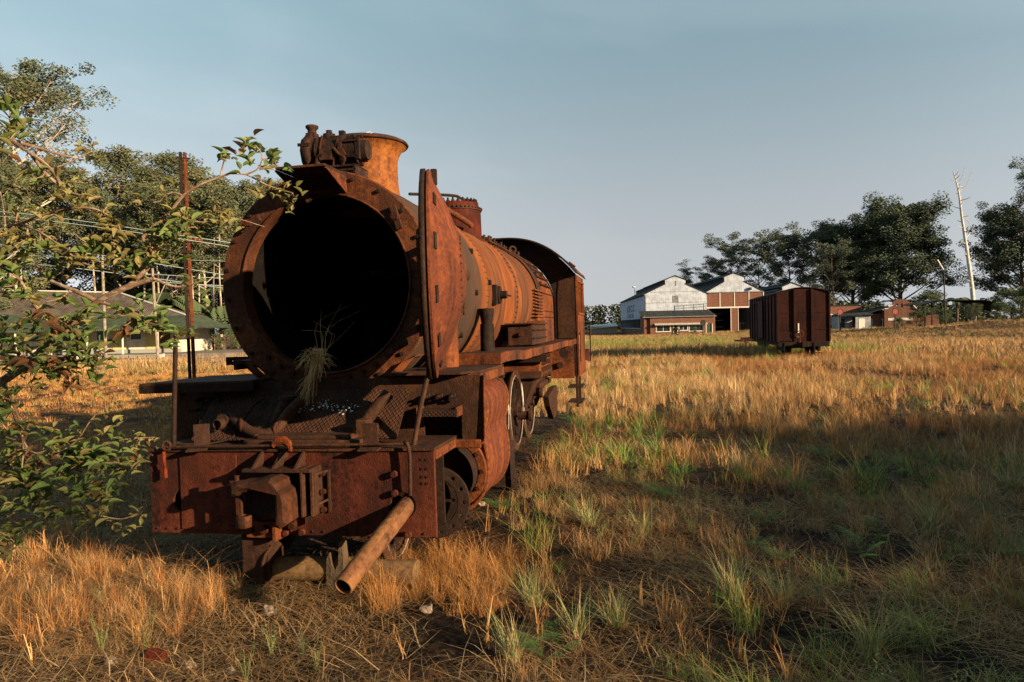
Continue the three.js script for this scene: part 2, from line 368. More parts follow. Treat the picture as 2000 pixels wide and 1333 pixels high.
function fern(seed, fr, len, o = {}) {                      // feathery weed: fronds set with side stalks of tiny leaflets
  const r = rng(seed), L = [], { up = 0.8, stem = 0.1 } = o;
  for (let f = 0; f < fr; f++) {
    const a = f / fr * 6.283 + r() * 0.9, l = len * (0.5 + 0.6 * r()), e = up * (0.5 + 0.9 * r()), s0 = stem * (0.3 + 0.9 * r()), pt = (t) => [Math.cos(a) * l * t * 0.75, s0 + l * (e * t - 0.55 * e * t * t), Math.sin(a) * l * t * 0.75];
    const g = 0.7 + 0.6 * r(), col = [0.075 * g, 0.14 * g, 0.035 * g];
    L.push({ p: [[0, 0, 0], [0, s0, 0], pt(0.35), pt(0.7), pt(1)], w: 0.0025, c: [0.1, 0.12, 0.045], side: a + 1.57 });
    for (let k = 2; k < 12; k++) for (const s of [-1, 1]) {
      const t = k / 12, p = pt(t), ll = l * 0.36 * Math.sin(Math.PI * (0.2 + 0.76 * t)) * (0.7 + 0.5 * r()), b = a + s * (0.85 + 0.3 * r()), dy = ll * (0.25 * r() - 0.1), n = 5;
      for (let i = 1; i <= n; i++) for (const q of [-1, 1]) {
        const u = i / n, x = p[0] + Math.cos(b) * ll * u, y = p[1] + dy * u, z = p[2] + Math.sin(b) * ll * u, c = b + q * 0.8, m = ll * 0.26 * (1.15 - 0.7 * u) * (0.7 + 0.6 * r());
        L.push({ p: [[x, y, z], [x + Math.cos(c) * m, y + m * (r() - 0.4) * 0.5, z + Math.sin(c) * m]], w: 0.0035, c: col.map((v) => v * (0.75 + 0.5 * r())), side: c + 1.57 });
      }
    }
  }
  return blades(L);
}
function forb(seed, n, h) {                                 // thin grey-green stems with small leaves and pale heads
  const r = rng(seed), L = [];
  for (let k = 0; k < n; k++) {
    const a = r() * 6.283, hh = h * (0.5 + 0.7 * r()), lx = Math.cos(a) * hh * 0.4 * r(), lz = Math.sin(a) * hh * 0.4 * r();
    L.push({ p: [[0, 0, 0], [lx * 0.4, hh * 0.5, lz * 0.4], [lx, hh, lz]], w: 0.003, c: [0.34, 0.34, 0.16], side: a });
    for (let i = 1; i < 9; i++) { const t = i / 9, b = r() * 6.28, ll = 0.03 * (0.5 + r()), x = lx * t, y = hh * t, z = lz * t; L.push({ p: [[x, y, z], [x + Math.cos(b) * ll * 0.6, y + 0.008, z + Math.sin(b) * ll * 0.6], [x + Math.cos(b) * ll, y + 0.004, z + Math.sin(b) * ll]], w: 0.0045, c: [0.26 + 0.1 * r(), 0.32, 0.16], side: b + 1.57 }); }
    if (r() < 0.25) for (let i = 0; i < 4; i++) { const b = i * 1.57; L.push({ p: [[lx, hh, lz], [lx + Math.cos(b) * 0.007, hh + 0.005, lz + Math.sin(b) * 0.007]], w: 0.004, c: [0.75, 0.72, 0.6], side: b + 1.57 }); }
  }
  return blades(L);
}
const grassMat = std({ vertexColors: true, roughness: 0.85 });
const leafThin = new THREE.MeshPhysicalMaterial({ vertexColors: true, roughness: 0.9, side: THREE.DoubleSide });
function scatter(name, geo, spots, mat = grassMat) {        // spots: [x, z, scale, turn, colour, lean]
  const im = new THREE.InstancedMesh(geo, mat, spots.length), q = new THREE.Quaternion(), e = new THREE.Euler(), m = new THREE.Matrix4(), c = new THREE.Color();
  spots.forEach(([x, z, s, t, col, lean = 0], i) => { q.setFromEuler(e.set(lean, t, lean * 0.6)); m.compose(V(x, terrain(x, z) - 0.008, z), q, V(s, s * (0.8 + 0.4 * hash2(i, 3, 7)), s)); im.setMatrixAt(i, m); im.setColorAt(i, c.setRGB(...col)); });
  im.name = name; im.castShadow = im.receiveShadow = true; scene.add(im); return im;
}
const redd = [[0.4, 0.29, 0.21], [0.34, 0.22, 0.15], [0.46, 0.34, 0.24]], gold = [[0.5, 0.43, 0.34], [0.43, 0.36, 0.28], [0.52, 0.4, 0.27], [0.36, 0.28, 0.2]], pale = [[0.56, 0.52, 0.44], [0.5, 0.46, 0.38]];
{
  const r = rng(9001);
  const blocked = (x, z) => { const [lx, lz] = locoXZ(x, z); if (Math.abs(lx) < 1.15 && lz < -0.25 && lz > -11.5) return true; if (x > 12.5 && x < 19.5 && z < -38 && z > -48.5 && Math.abs(x - (13.9 + 1.3 - (z + 37) * 0.19)) < 1.1) return true; return false; };
  const wedge = (n, d0, d1, half, fn) => { for (let k = 0; k < n; k++) { const d = Math.sqrt(lerp(d0 * d0, d1 * d1, r())), a = (r() * 2 - 1) * half, x = Math.sin(a) * d, z = -Math.cos(a) * d; if (!blocked(x, z)) fn(x, z, d); } };
  const pick = (A) => A[Math.floor(r() * A.length)], vary = (c, f = 0.25) => { const k = 1 - f + 2 * f * r(); return c.map((v) => v * k); };
  const dens = (x, z, s, f = 0.5) => fbm(x * f + 11, z * f + 17, s, 3);
  const nearT = [[], []], nearG = [[], []], tall = [[], [], []], stub = [[], []], lit = [[], [], []], fine = [[], []], far = [[], []], grn = [[], []], frb = [], low = [];
  // close ground: litter everywhere, stubble and tufts in patches
  wedge(19000, 2.6, 15, 0.82, (x, z, d) => { if (dens(x, z, 701, 0.8) > 0.43 || x < -0.9) lit[Math.floor(r() * 3)].push([x, z, 0.8 + r() * 0.7, r() * 6.28, vary(pick(gold).map((q) => q * 0.72), 0.4)]); });
  wedge(3600, 2.6, 16, 0.82, (x, z) => { if (dens(x, z, 711, 0.7) > 0.48 && !(x < -0.7 && x > -3.2 && z > -7 && r() < 0.85)) stub[r() < 0.5 ? 0 : 1].push([x, z, 0.55 + r() * 0.75, r() * 6.28, vary(pick(gold)), (r() - 0.5) * 0.3]); });
  wedge(2300, 2.8, 16, 0.82, (x, z, d) => { const n = dens(x, z, 721, 0.6); if (n > 0.52 && !(x < -0.2 && d < 8) && !(x < 1.0 && d < 7.5 && r() < 0.75)) (d < 9.5 ? nearT[r() < 0.5 ? 0 : 1] : tall[Math.floor(r() * 3)]).push([x, z, 0.45 + r() * 0.55, r() * 6.28, vary(pick(r() < 0.7 ? gold : pale)), (r() - 0.5) * 0.25]); });
  wedge(1100, 2.8, 16, 0.82, (x, z, d) => { if (dens(x, z, 731, 0.5) > 0.5 && x > -1.2) (d < 9.5 ? nearG : grn)[r() < 0.5 ? 0 : 1].push([x, z, 0.5 + r() * 0.8, r() * 6.28, vary([0.12, 0.165, 0.075], 0.35), (r() - 0.5) * 0.2]); });
  wedge(1500, 14, 45, 0.75, (x, z) => { if (x > -4 && dens(x, z, 743, 0.3) > 0.5) grn[r() < 0.5 ? 0 : 1].push([x, z, 0.7 + r() * 0.7, r() * 6.28, vary([0.14, 0.18, 0.085], 0.35), (r() - 0.5) * 0.3]); });
  wedge(2400, 2.8, 17, 0.82, (x, z) => { if (dens(x, z, 741, 0.6) > 0.52 && !(x < -0.5 && r() < 0.7)) frb.push([x, z, 0.5 + r() * 0.6, r() * 6.28, vary([0.5, 0.55, 0.42], 0.3)]); });
  // wiry dry grass in front of the beam and to its left
  for (let k = 0; k < 800; k++) { const x = -4.3 + r() * 3.6, z = -3.9 - r() * 2.4; const [lx, lz] = locoXZ(x, z); if (lz > -0.1 || lx < -1.35) { const n = dens(x, z, 751, 1.1), edge = smooth(-1.9, -2.7, x) * smooth(-4.2, -4.8, z); if (n > 0.66 - 0.32 * edge && r() < 0.35 + 0.65 * edge) fine[r() < 0.5 ? 0 : 1].push([x, z, (0.25 + r() * 0.4) * (0.4 + 0.6 * edge) * (0.6 + 0.9 * smooth(0.45, 0.65, dens(x, z, 755, 2.0))), r() * 6.28, vary(pick([[0.5, 0.36, 0.23], [0.42, 0.26, 0.15], [0.55, 0.43, 0.29]]), 0.35), (r() - 0.5) * 0.4]); } }
  for (let k = 0; k < 130; k++) { const lx = 0.6 + r() * 1.1, lz = -0.9 + r() * 1.2; const x = -1.765 + lx * LC - lz * LS, z = -5.554 + lx * LS + lz * LC; fine[r() < 0.5 ? 0 : 1].push([x, z, 0.3 + r() * 0.4, r() * 6.28, vary([0.5, 0.33, 0.18], 0.25), (r() - 0.5) * 0.4]); }
  // middle distance: standing golden grass
  wedge(30000, 14, 46, 0.78, (x, z, d) => { const edge = smooth(12, 18, -z * 0.866 + x * 0.5); const n1 = dens(x, z, 761, 0.45), n2 = dens(x, z, 771, 0.2); if (x > -7 && r() < (0.2 + edge * 0.8) * (0.25 + 0.75 * smooth(0.38, 0.56, n1))) tall[Math.floor(r() * 3)].push([x, z, (0.42 + r() * 0.5) * (0.65 + 0.7 * n1), r() * 6.28, vary(n2 > 0.52 ? pick(redd) : n2 > 0.44 ? pick(gold) : pick([...gold, ...pale]), 0.3), (r() - 0.5) * 0.4]); });
  wedge(9000, 14, 50, 0.78, (x, z) => { if (x > -7) stub[r() < 0.5 ? 0 : 1].push([x, z, 0.8 + r() * 0.7, r() * 6.28, vary(pick(gold)), (r() - 0.5) * 0.3]); });
  // tall pale grass beside the cab
  for (let k = 0; k < 2600; k++) { const x = 0.6 + r() * 9, z = -15 - r() * 25, [lx, lz] = locoXZ(x, z); if (lx > 1.2 + Math.max(0, (-lz - 10)) * 0.02 && lx < 5.5 && dens(x, z, 781, 0.3) > 0.42) tall[Math.floor(r() * 3)].push([x, z, 0.75 + r() * 0.5, r() * 6.28, vary(pick(pale), 0.25), (r() - 0.5) * 0.4]); }
  // far field
  wedge(46000, 42, 150, 0.72, (x, z, d) => { if (x > -12 || d < 60) { const g = dens(x, z, 791, 0.05) > 0.55 || d > 80; far[r() < 0.5 ? 0 : 1].push([x, z, (0.7 + r() * 0.5) * (1 - 0.35 * smooth(50, 90, d)), r() * 6.28, g && r() < 0.45 ? vary([0.26, 0.27, 0.17], 0.3) : vary(pick(gold)), (r() - 0.5) * 0.3]); } });
  // left of the locomotive: short dry turf
  wedge(26000, 7, 60, 0.95, (x, z, d) => { if (x < -4.2 && x < -4.2 + (z + 8) * 0.05 && z > -57) low.push([x, z, 0.6 + r() * 0.8, r() * 6.28, vary(r() < 0.75 ? [0.46, 0.33, 0.2] : [0.3, 0.3, 0.17], 0.3), (r() - 0.5) * 0.3]); });
  // the shade strip by the wagon is greener
  for (let k = 0; k < 2600; k++) { const x = 3 + r() * 20, z = -40 - r() * 42; if (dens(x, z, 801, 0.12) > 0.47) grn[r() < 0.5 ? 0 : 1].push([x, z, 1.2 + r() * 1.2, r() * 6.28, vary([0.17, 0.18, 0.1], 0.3), 0]); }
  const G = [tuft(11, 30, 0.42, 0.42, 0.0042, { kink: 0.4, base: 0.08 }), tuft(12, 24, 0.46, 0.36, 0.0045, { kink: 0.5, base: 0.08 }), tuft(13, 34, 0.36, 0.6, 0.004, { arch: 0.9, kink: 0.3, base: 0.09 })];
  const S = [tuft(21, 9, 0.24, 0.4, 0.0036, { kink: 0.9, segs: 3 }), tuft(22, 7, 0.3, 0.55, 0.004, { kink: 1.1, segs: 3 })];
  const Lt = [litter(31, 22, 0.2, 0.0018), litter(32, 28, 0.13, 0.0016), litter(33, 11, 0.32, 0.0025)];
  const Fi = [tuft(41, 44, 0.5, 0.65, 0.0017, { kink: 0.7, arch: 0.6, base: 0.09 }), tuft(42, 40, 0.42, 0.9, 0.0016, { kink: 0.9, arch: 0.9, base: 0.1 })];
  const Fa = [tuft(51, 16, 0.5, 0.32, 0.012, { segs: 2, base: 0.2 }), tuft(52, 14, 0.42, 0.4, 0.013, { segs: 2, base: 0.25 })];
  const gcol = [[1, 1.4, 0.7], [0.85, 1.25, 0.6], [1.6, 1.5, 0.7], [2.2, 1.7, 0.9]];
  const Gr = [tuft(61, 40, 0.3, 0.75, 0.0042, { arch: 1.0, cols: gcol, base: 0.08 }), tuft(62, 32, 0.32, 0.65, 0.004, { arch: 0.9, cols: gcol, base: 0.09, kink: 0.3 })];
  const NT = [tuft(14, 60, 0.3, 0.6, 0.0019, { kink: 0.5, base: 0.1 }), tuft(15, 46, 0.26, 0.8, 0.0018, { arch: 0.9, kink: 0.7, base: 0.12 })], NG = [tuft(63, 70, 0.26, 0.7, 0.002, { arch: 1.0, cols: gcol, base: 0.1, kink: 0.2 }), tuft(64, 54, 0.22, 0.85, 0.0019, { arch: 0.9, cols: gcol, base: 0.12, kink: 0.4 })];
  const nm = (im, label, cat) => { tag(im, label, cat, undefined, 'stuff'); };
  G.forEach((g, i) => nm(scatter('dry_grass', g, tall[i]), ['golden standing dry grass across the open field', 'stiff straw coloured grass across the open field', 'arching dry grass tufts across the open field'][i], 'dry grass'));
  NT.forEach((g, i) => nm(scatter('dry_grass', g, nearT[i]), ['fine dry grass close in the foreground', 'fine tangled dry grass close in the foreground'][i], 'dry grass'));
  NG.forEach((g, i) => nm(scatter('green_grass', g, nearG[i]), ['fine green grass close in the foreground', 'low tangled green grass close in the foreground'][i], 'grass'));
  S.forEach((g, i) => nm(scatter('grass_stubble', g, stub[i]), ['broken tan grass stubble in the field', 'coarse bent stalks of cut grass in the field'][i], 'stubble'));
  Lt.forEach((g, i) => nm(scatter('straw_litter', g, lit[i]), ['fallen straw littering the dark soil', 'short chaff scattered over the dark soil', 'long fallen stalks lying on the dark soil'][i], 'straw'));
  Fi.forEach((g, i) => nm(scatter('wiry_grass', g, fine[i]), ['orange wiry dry grass in front of the buffer beam', 'tangled fine dry grass at the lower left'][i], 'dry grass'));
  Fa.forEach((g, i) => nm(scatter('far_grass', g, far[i]), ['distant golden grass before the sheds', 'distant mixed grass around the goods wagon'][i], 'dry grass'));
  Gr.forEach((g, i) => nm(scatter('green_grass', g, grn[i]), ['green grass blades among the dry stubble', 'fresh green grass patches in the shade'][i], 'grass'));
  nm(scatter('field_weeds', forb(71, 7, 0.24), frb), 'grey green weeds with tiny pale flowers', 'weeds');
  nm(scatter('short_turf', tuft(81, 26, 0.13, 0.6, 0.005, { arch: 0.9, segs: 2, base: 0.14 }), low), 'short dry turf between the locomotive and the station', 'grass');
}
// larger plants one can pick out singly
{
  const g1 = [fern(91, 9, 0.34, { up: 0.9, stem: 0.12 }), fern(92, 7, 0.4, { up: 1.1, stem: 0.2 }), fern(93, 11, 0.28, { up: 0.7, stem: 0.08 })];
  const spots = FERNS();
  spots.forEach(([x, z, s, lab], i) => { const m = new THREE.Mesh(g1[i % 3], grassMat); m.name = 'fern_weed'; m.position.set(x, terrain(x, z) - 0.01, z); m.scale.setScalar(s); m.rotation.y = i * 1.7; m.castShadow = m.receiveShadow = true; scene.add(m); tag(m, lab, 'weed', 'feathery green weeds in the field'); });
  const gcol = [[0.16, 0.26, 0.1], [0.2, 0.3, 0.11], [0.42, 0.36, 0.15], [0.5, 0.38, 0.18]], g2 = [tuft(95, 150, 0.32, 0.6, 0.0021, { arch: 1.0, cols: gcol, base: 0.07 }), tuft(96, 120, 0.36, 0.5, 0.0021, { arch: 0.9, cols: [...gcol, [0.55, 0.4, 0.2]], base: 0.06, kink: 0.2 })];
  TUFTS().forEach(([x, z, s, lab], i) => { const m = new THREE.Mesh(g2[i % 2], grassMat); m.name = 'grass_tuft'; m.position.set(x, terrain(x, z) - 0.01, z); m.scale.setScalar(s); m.rotation.y = i * 2.1; m.castShadow = m.receiveShadow = true; scene.add(m); tag(m, lab, 'grass tuft', 'round grass tufts in the foreground'); });
  const rg = (seed, s) => warp(new THREE.IcosahedronGeometry(s, 2), s * 0.7, 4 / s * 0.3, seed);
  const rockMat = std({ map: rep(rustMap(111, [0.09, 0.07, 0.055], [0.2, 0.15, 0.115], [0.34, 0.27, 0.21], { streak: 0 }), 1), roughness: 1 });
  STONES().forEach(([x, z, s, lab], i) => { const m = mesh('stone', [i === 0 ? warp(new THREE.BoxGeometry(0.11, 0.1, 0.09, 3, 3, 3), 0.03, 9, 12) : rg(120 + i, s).scale(1, 0.7, 0.9)], i === 0 ? std({ map: rep(tRed, 1), color: 0xffd8c8 }) : rockMat); m.position.set(x, terrain(x, z) + s * 0.35, z); m.rotation.y = i; tag(m, lab, 'stone'); });
}
// ---------------------------------------------------------------- the locomotive (x right, y up, z towards its front; front face of the buffer beam at z = 0)
const TH = 10.741 * D2R;
const LOCO = thing('steam_locomotive', 'rusted derelict steam locomotive with its round smokebox door swung open', 'locomotive', [-1.765, 0, -5.554], -TH);
LOCO.rotation.z = 0.012;
const BY = 2.47;                                          // boiler centre line
const part = (name, gs, mat, parent, keep) => mesh(name, gs, mat, parent || LOCO, keep);
{
  const r = rng(77);
  // boiler shell colour: rings of plate, each weathered its own way, with rust runs down the sides (u = around, v = along, 6.2 m)
  const tBoiler = dataTex(1024, 1024, (u, v) => {
    const course = v < 0.3 ? 0 : v < 0.52 ? 1 : v < 0.75 ? 2 : 3, bright = [[0.0765, 0.03519, 0.01989], [0.1989, 0.06273, 0.01683], [0.2295, 0.06885, 0.01683], [0.176, 0.05661, 0.01683]][course], mid = [[0.0459, 0.02754, 0.01836], [0.1186, 0.03672, 0.013], [0.1454, 0.04284, 0.01377], [0.09945, 0.03366, 0.01377]][course];
    const run = fbm(u * 6, v * 22 + fbm(u * 4, v * 4, 8, 3, 4, 4) * 3, 210 + course, 3, 6, 0), big = fbm(u * 6, v * 14, 220, 4, 6, 0), fine = fbm(u * 90, v * 90, 230, 3, 90, 90), band = fbm(u * 1.0, v * 40, 240, 2, 1, 0);
    let c = mix3(mid, bright, smooth(0.36, 0.62, run * 0.6 + big * 0.4));
    c = mix3(c, [0.05355, 0.03213, 0.02142], smooth(0.5, 0.66, band * 0.55 + big * 0.3 + run * 0.15) * 0.85);
    c = mix3(c, [0.02678, 0.01683, 0.01224], smooth(0.6, 0.72, run) * 0.6);
    const f = 0.88 + 0.24 * fine;
    return c.map((q) => q * f);
  }, true);
  const boilerMat = std({ map: tBoiler, bumpMap: rep(pitTex, 1), bumpScale: 0.004, roughness: 0.88 });
  boilerMat.bumpMap.repeat.set(4, 4);
  const shell = (prof, seg = 72) => {                      // prof: [radius, z]; own uv, u around, v along
    const g = new THREE.LatheGeometry(prof.map(([R, z]) => new THREE.Vector2(R, z)), seg), uv = g.attributes.uv, pp = g.attributes.position;
    for (let i = 0; i < uv.count; i++) uv.setXY(i, uv.getX(i), clamp((-pp.getY(i) - 0.8) / 6.3));
    return put(g, 0, BY, 0, Math.PI / 2, 0, 0);
  };
  const ringRivets = (z, R, n, rr = 0.012, from = 0, to = 2 * Math.PI) => { const o = []; for (let k = 0; k < n; k++) { const a = lerp(from, to, k / n); o.push(rivet(Math.cos(a) * R, BY + Math.sin(a) * R, z, rr)); } return o; };

  // --- smokebox
  const smokebox = part('smokebox', [shell([[0.975, -0.86], [0.985, -1.2], [0.985, -2.95]])], boilerMat, LOCO, true);
  part('smokebox_lining', [lat([[0.93, -0.86], [0.93, -3.0]], 0, BY, 0, 'z', 56)], M.sootShade, smokebox);
  const ring = new THREE.Shape(); ring.absarc(0, 0, 1.0, 0, Math.PI * 2); { const h = new THREE.Path(); h.absarc(0, 0, 0.785, 0, Math.PI * 2, true); ring.holes.push(h); }
  const front = part('front_ring', [ext(ring, 0.06, 0, BY, -0.86, 0, 0, 0, 0.012, 64)], M.ring);
  part('door_seat', [lat([[0.8, -0.94], [0.782, -0.94], [0.782, -0.79], [0.8, -0.785], [0.805, -0.8]], 0, BY, 0, 'z', 64)], M.ring, front);
  for (let k = 0; k < 22; k++) { const a = (k + 0.4) / 22 * 2 * Math.PI; part('bolt', [bolt(Math.cos(a) * 0.945, BY + Math.sin(a) * 0.945, -0.79, 'z', 0.019, 0.026)], M.dark, front); }
  for (let k = 0; k < 10; k++) { const a = -0.5 * Math.PI + (k - 4.5) * 0.16; part('bolt', [bolt(Math.cos(a) * 0.85, BY + Math.sin(a) * 0.85, -0.785, 'z', 0.023, 0.04)], M.bolt, front); }
  for (const a of [0.66, 2.45, -0.72]) {                   // door dogs: a short plate, a stud and its nut
    const x = Math.cos(a) * 0.88, y = BY + Math.sin(a) * 0.88, dg = part('door_dog', [rb(0.22, 0.06, 0.03, x, y, -0.765, 0.008, 0, 0, a + 1.2), bar([x, y, -0.78], [x, y, -0.69], 0.02)], M.brown, front);
    part('nut', [bolt(x + 0.01, y, -0.7, 'z', 0.036, 0.035)], M.bolt, dg);
  }
  // tube plate deep inside, with the mouths of the fire tubes
  const tubes = []; const plateS = new THREE.Shape(); plateS.absarc(0, 0, 0.93, 0, Math.PI * 2);
  for (let i = -7; i <= 7; i++) for (let j = -7; j <= 5; j++) { const x = i * 0.112 + (j % 2 ? 0.056 : 0), y = j * 0.1; if (Math.hypot(x, y + 0.05) < 0.76) { const h = new THREE.Path(); h.absarc(x, y, 0.04, 0, Math.PI * 2, true); plateS.holes.push(h); } }
  part('tube_plate', [ext(plateS, 0.05, 0, BY, -2.98, 0, 0, 0, 0, 8)], M.sootShade, smokebox);
  part('back_plate', [cyl(0.93, 0.93, 0.02, 0, BY, -3.3, 'z', 40)], M.sootShade, smokebox);
  part('blast_pipe', [lat([[0.2, 0], [0.16, 0.25], [0.13, 0.6], [0.15, 0.62]], 0, BY - 0.92, -1.95, 'y', 24)], M.sootShade, smokebox);
  part('steam_pipe', [tube([[0.75, BY + 0.1, -1.5], [0.5, BY + 0.08, -1.2], [0.35, BY + 0.08, -0.95]], 0.03, 12, 8)], M.dark, smokebox);
  const ash = new THREE.CircleGeometry(0.78, 40, Math.PI * 1.18, Math.PI * 0.64); 
  { const s = new THREE.Shape(); s.absarc(0, 0, 0.925, -Math.PI * 0.5 - 0.62, -Math.PI * 0.5 + 0.62, false); part('ash_bed', [ext(s, 2.0, 0, BY, -2.9, 0, 0, 0, 0, 20)], M.sootShade, smokebox); }

  // --- smokebox door, swung wide; local door frame: disc in x/y, outside towards +z, hinge at x = 0
  const door = new THREE.Group(); door.name = 'smokebox_door'; LOCO.add(door);
  door.position.set(0.99, BY - 0.035, -0.74); door.rotation.y = Math.PI / 2 + 15.2 * D2R;
  {
    const Rd = 0.768, dishMat = M.door;
    const fl = new THREE.Shape(); fl.absarc(0, 0, Rd, 0, Math.PI * 2);
    { const h = new THREE.Path(); h.absarc(0, 0, 0.6, 0, Math.PI * 2, true); fl.holes.push(h); }
    // the dish: a shallow cone with a blunt middle; x of the disc centre lies Rd from the hinge
    const cx = -Rd;
    mesh('flange', [ext(fl, 0.028, cx, 0, 0.03, 0, 0, 0, 0.006, 64)], dishMat, door);
    mesh('dish', [lat([[0.745, 0.052], [0.715, 0.064], [0.5, 0.17], [0.3, 0.245], [0.14, 0.285], [0.05, 0.295], [0, 0.296]], cx, 0, 0, 'z', 64)], dishMat, door);
    for (let k = 0; k < 12; k++) { const a = k / 12 * 2 * Math.PI + 0.26; mesh('dark_slot_box', [put(new THREE.BoxGeometry(0.034, 0.115, 0.012), 0, 0, 0, 0, 0.41, 0).applyMatrix4(new THREE.Matrix4().makeTranslation(0.675, 0, 0.0865)).applyMatrix4(new THREE.Matrix4().makeRotationZ(a)).translate(cx, 0, 0)], M.dark, door); }  // raised dark boxes; the shade of open slots is put into their colour
    mesh('baffle', [cyl(Rd * 0.93, Rd * 0.93, 0.022, cx, 0, -0.008, 'z', 56), ...[0, 1, 2, 3].map((k) => bar([cx + 0.4 * Math.cos(k * 1.57 + 0.5), 0.4 * Math.sin(k * 1.57 + 0.5), -0.03], [cx + 0.4 * Math.cos(k * 1.57 + 0.5), 0.4 * Math.sin(k * 1.57 + 0.5), 0.05], 0.015))], M.dark, door);
    mesh('rim', [lat([[Rd - 0.02, -0.012], [Rd + 0.004, -0.012], [Rd + 0.006, 0.02], [Rd - 0.02, 0.024]], cx, 0, 0, 'z', 72)], M.dark, door);
    const o = []; for (let k = 0; k < 30; k++) { const a = k / 30 * 2 * Math.PI; o.push(rivet(cx + Math.cos(a) * 0.28, Math.sin(a) * 0.28, 0.252, 0.011)); }
    mesh('rivets', o, M.brown, door).userData.kind = 'stuff';
    for (const y of [-0.33, 0.33]) mesh('hinge_strap', [rb(0.3, 0.07, 0.025, -0.1, y, 0.06, 0.006, 0, 0.2, 0), cyl(0.03, 0.03, 0.16, 0.03, y, 0.02, 'y', 12)], M.brown, door);
    mesh('locking_clip', [rb(0.05, 0.12, 0.05, cx + 0.1, Rd - 0.02, 0.075, 0.01)], M.dark, door);
  }
  part('hinge_bracket', [rb(0.1, 0.9, 0.09, 0.96, BY, -0.82, 0.01), bar([1.0, BY - 0.45, -0.76], [1.0, BY + 0.45, -0.76], 0.022)], M.brown);

  // --- lamp shelf over the ring
  const shelf = part('lamp_shelf', [rb(0.44, 0.022, 0.46, 0.02, 3.41, -0.6, 0.004), bx(0.44, 0.1, 0.014, 0.02, 3.36, -0.812)], M.brown);
  for (const x of [-0.205, 0.238]) part('gusset', [ext(shape([[0, 0], [0, -0.15], [0.4, -0.012], [0.4, 0]]), 0.016, x, 3.402, -0.8, 0, -Math.PI / 2, 0)], M.rust, shelf);
  part('lamp_iron', [bx(0.24, 0.02, 0.02, 0.0, 3.27, -0.76), bx(0.05, 0.09, 0.03, -0.12, 3.24, -0.77, 0, 0, 0.5)], M.brown, shelf);

  // --- chimney
  const chim = part('chimney', [lat([[0.44, -0.16], [0.37, -0.08], [0.325, 0.0], [0.312, 0.1], [0.308, 0.24], [0.312, 0.34], [0.328, 0.4], [0.36, 0.455], [0.4, 0.485], [0.415, 0.5], [0.41, 0.52], [0.37, 0.545], [0.31, 0.555], [0.27, 0.53], [0.25, 0.2], [0.25, -0.1]], 0, 3.44, -1.9, 'y', 56)], iron(rustMap(83, [0.11, 0.038, 0.016], [0.2, 0.066, 0.018], [0.27, 0.105, 0.024], { hi: 0.52, stain: 0.25 })));
  part('chimney_cap', [lat([[0.39, 0.492], [0.42, 0.494], [0.43, 0.508], [0.42, 0.525], [0.38, 0.545], [0.32, 0.562], [0.29, 0.55]], 0, 3.44, -1.9, 'y', 56)], M.brown, chim);
  { const o = []; for (let k = 0; k < 20; k++) { const a = k / 20 * 2 * Math.PI; o.push(rivet(Math.cos(a) * 0.4, 3.44 - 0.115 + 0.01 * Math.cos(2 * a), -1.9 + Math.sin(a) * 0.4, 0.014)); } part('rivets', o, M.dark, chim).userData.kind = 'stuff'; }
  part('bird_dropping', [put(new THREE.CircleGeometry(0.03, 7), 0.16, 3.99, -1.56, -1.1, 0, 0), put(new THREE.CircleGeometry(0.018, 6), 0.2, 3.975, -1.54, -1.1, 0, 0)], M.polished, chim);
  // --- turbo generator in front of the chimney
  {
    const g = new THREE.Group(); g.name = 'turbo_generator'; g.position.set(-0.03, 3.62, -1.2); LOCO.add(g);
    mesh('bracket', [rb(0.46, 0.02, 0.3, 0.02, -0.06, 0, 0.004), bx(0.02, 0.13, 0.3, -0.2, -0.12, 0), bx(0.02, 0.13, 0.3, 0.24, -0.12, 0), bx(0.46, 0.02, 0.02, 0.02, -0.1, 0.14)], M.dark, g);
    mesh('end_housing', [lat([[0, -0.06], [0.13, -0.055], [0.175, -0.035], [0.18, 0.02], [0.165, 0.05], [0, 0.055]], -0.24, 0.1, 0, 'x', 10), ...[0, 1, 2, 3, 4].map((k) => bx(0.11, 0.02, 0.03, -0.24, 0.1 + 0.175 * Math.cos(k * 1.256), 0.175 * Math.sin(k * 1.256), -k * 1.256))], M.dark, g);
    mesh('drum', [cyl(0.14, 0.14, 0.3, -0.05, 0.1, 0, 'x', 20), cyl(0.155, 0.155, 0.03, 0.1, 0.1, 0, 'x', 20), cyl(0.155, 0.155, 0.03, -0.13, 0.1, 0, 'x', 20), bx(0.12, 0.1, 0.05, -0.03, 0.05, 0.14)], M.dark, g);
    mesh('commutator_housing', [cyl(0.12, 0.12, 0.12, 0.17, 0.1, 0, 'x', 16), ...[0, 1, 2, 3, 4, 5].map((k) => bx(0.16, 0.025, 0.025, 0.19, 0.1 + 0.13 * Math.cos(k * 1.05), 0.13 * Math.sin(k * 1.05), k))], M.dark, g);
    mesh('brush_cover', [cyl(0.1, 0.09, 0.05, 0.3, 0.1, 0, 'x', 14), bx(0.04, 0.2, 0.04, 0.26, 0.1, 0.1), bx(0.03, 0.06, 0.05, 0.22, 0.2, 0.09, 0.3)], M.dark, g);
    mesh('governor_valve', [lat([[0.05, 0], [0.05, 0.04], [0.042, 0.05], [0.04, 0.08], [0.058, 0.1], [0.06, 0.12], [0.05, 0.125], [0, 0.125]], -0.22, 0.24, 0.02, 'y', 12), bx(0.09, 0.04, 0.09, -0.22, 0.27, 0.02)], M.brown, g);
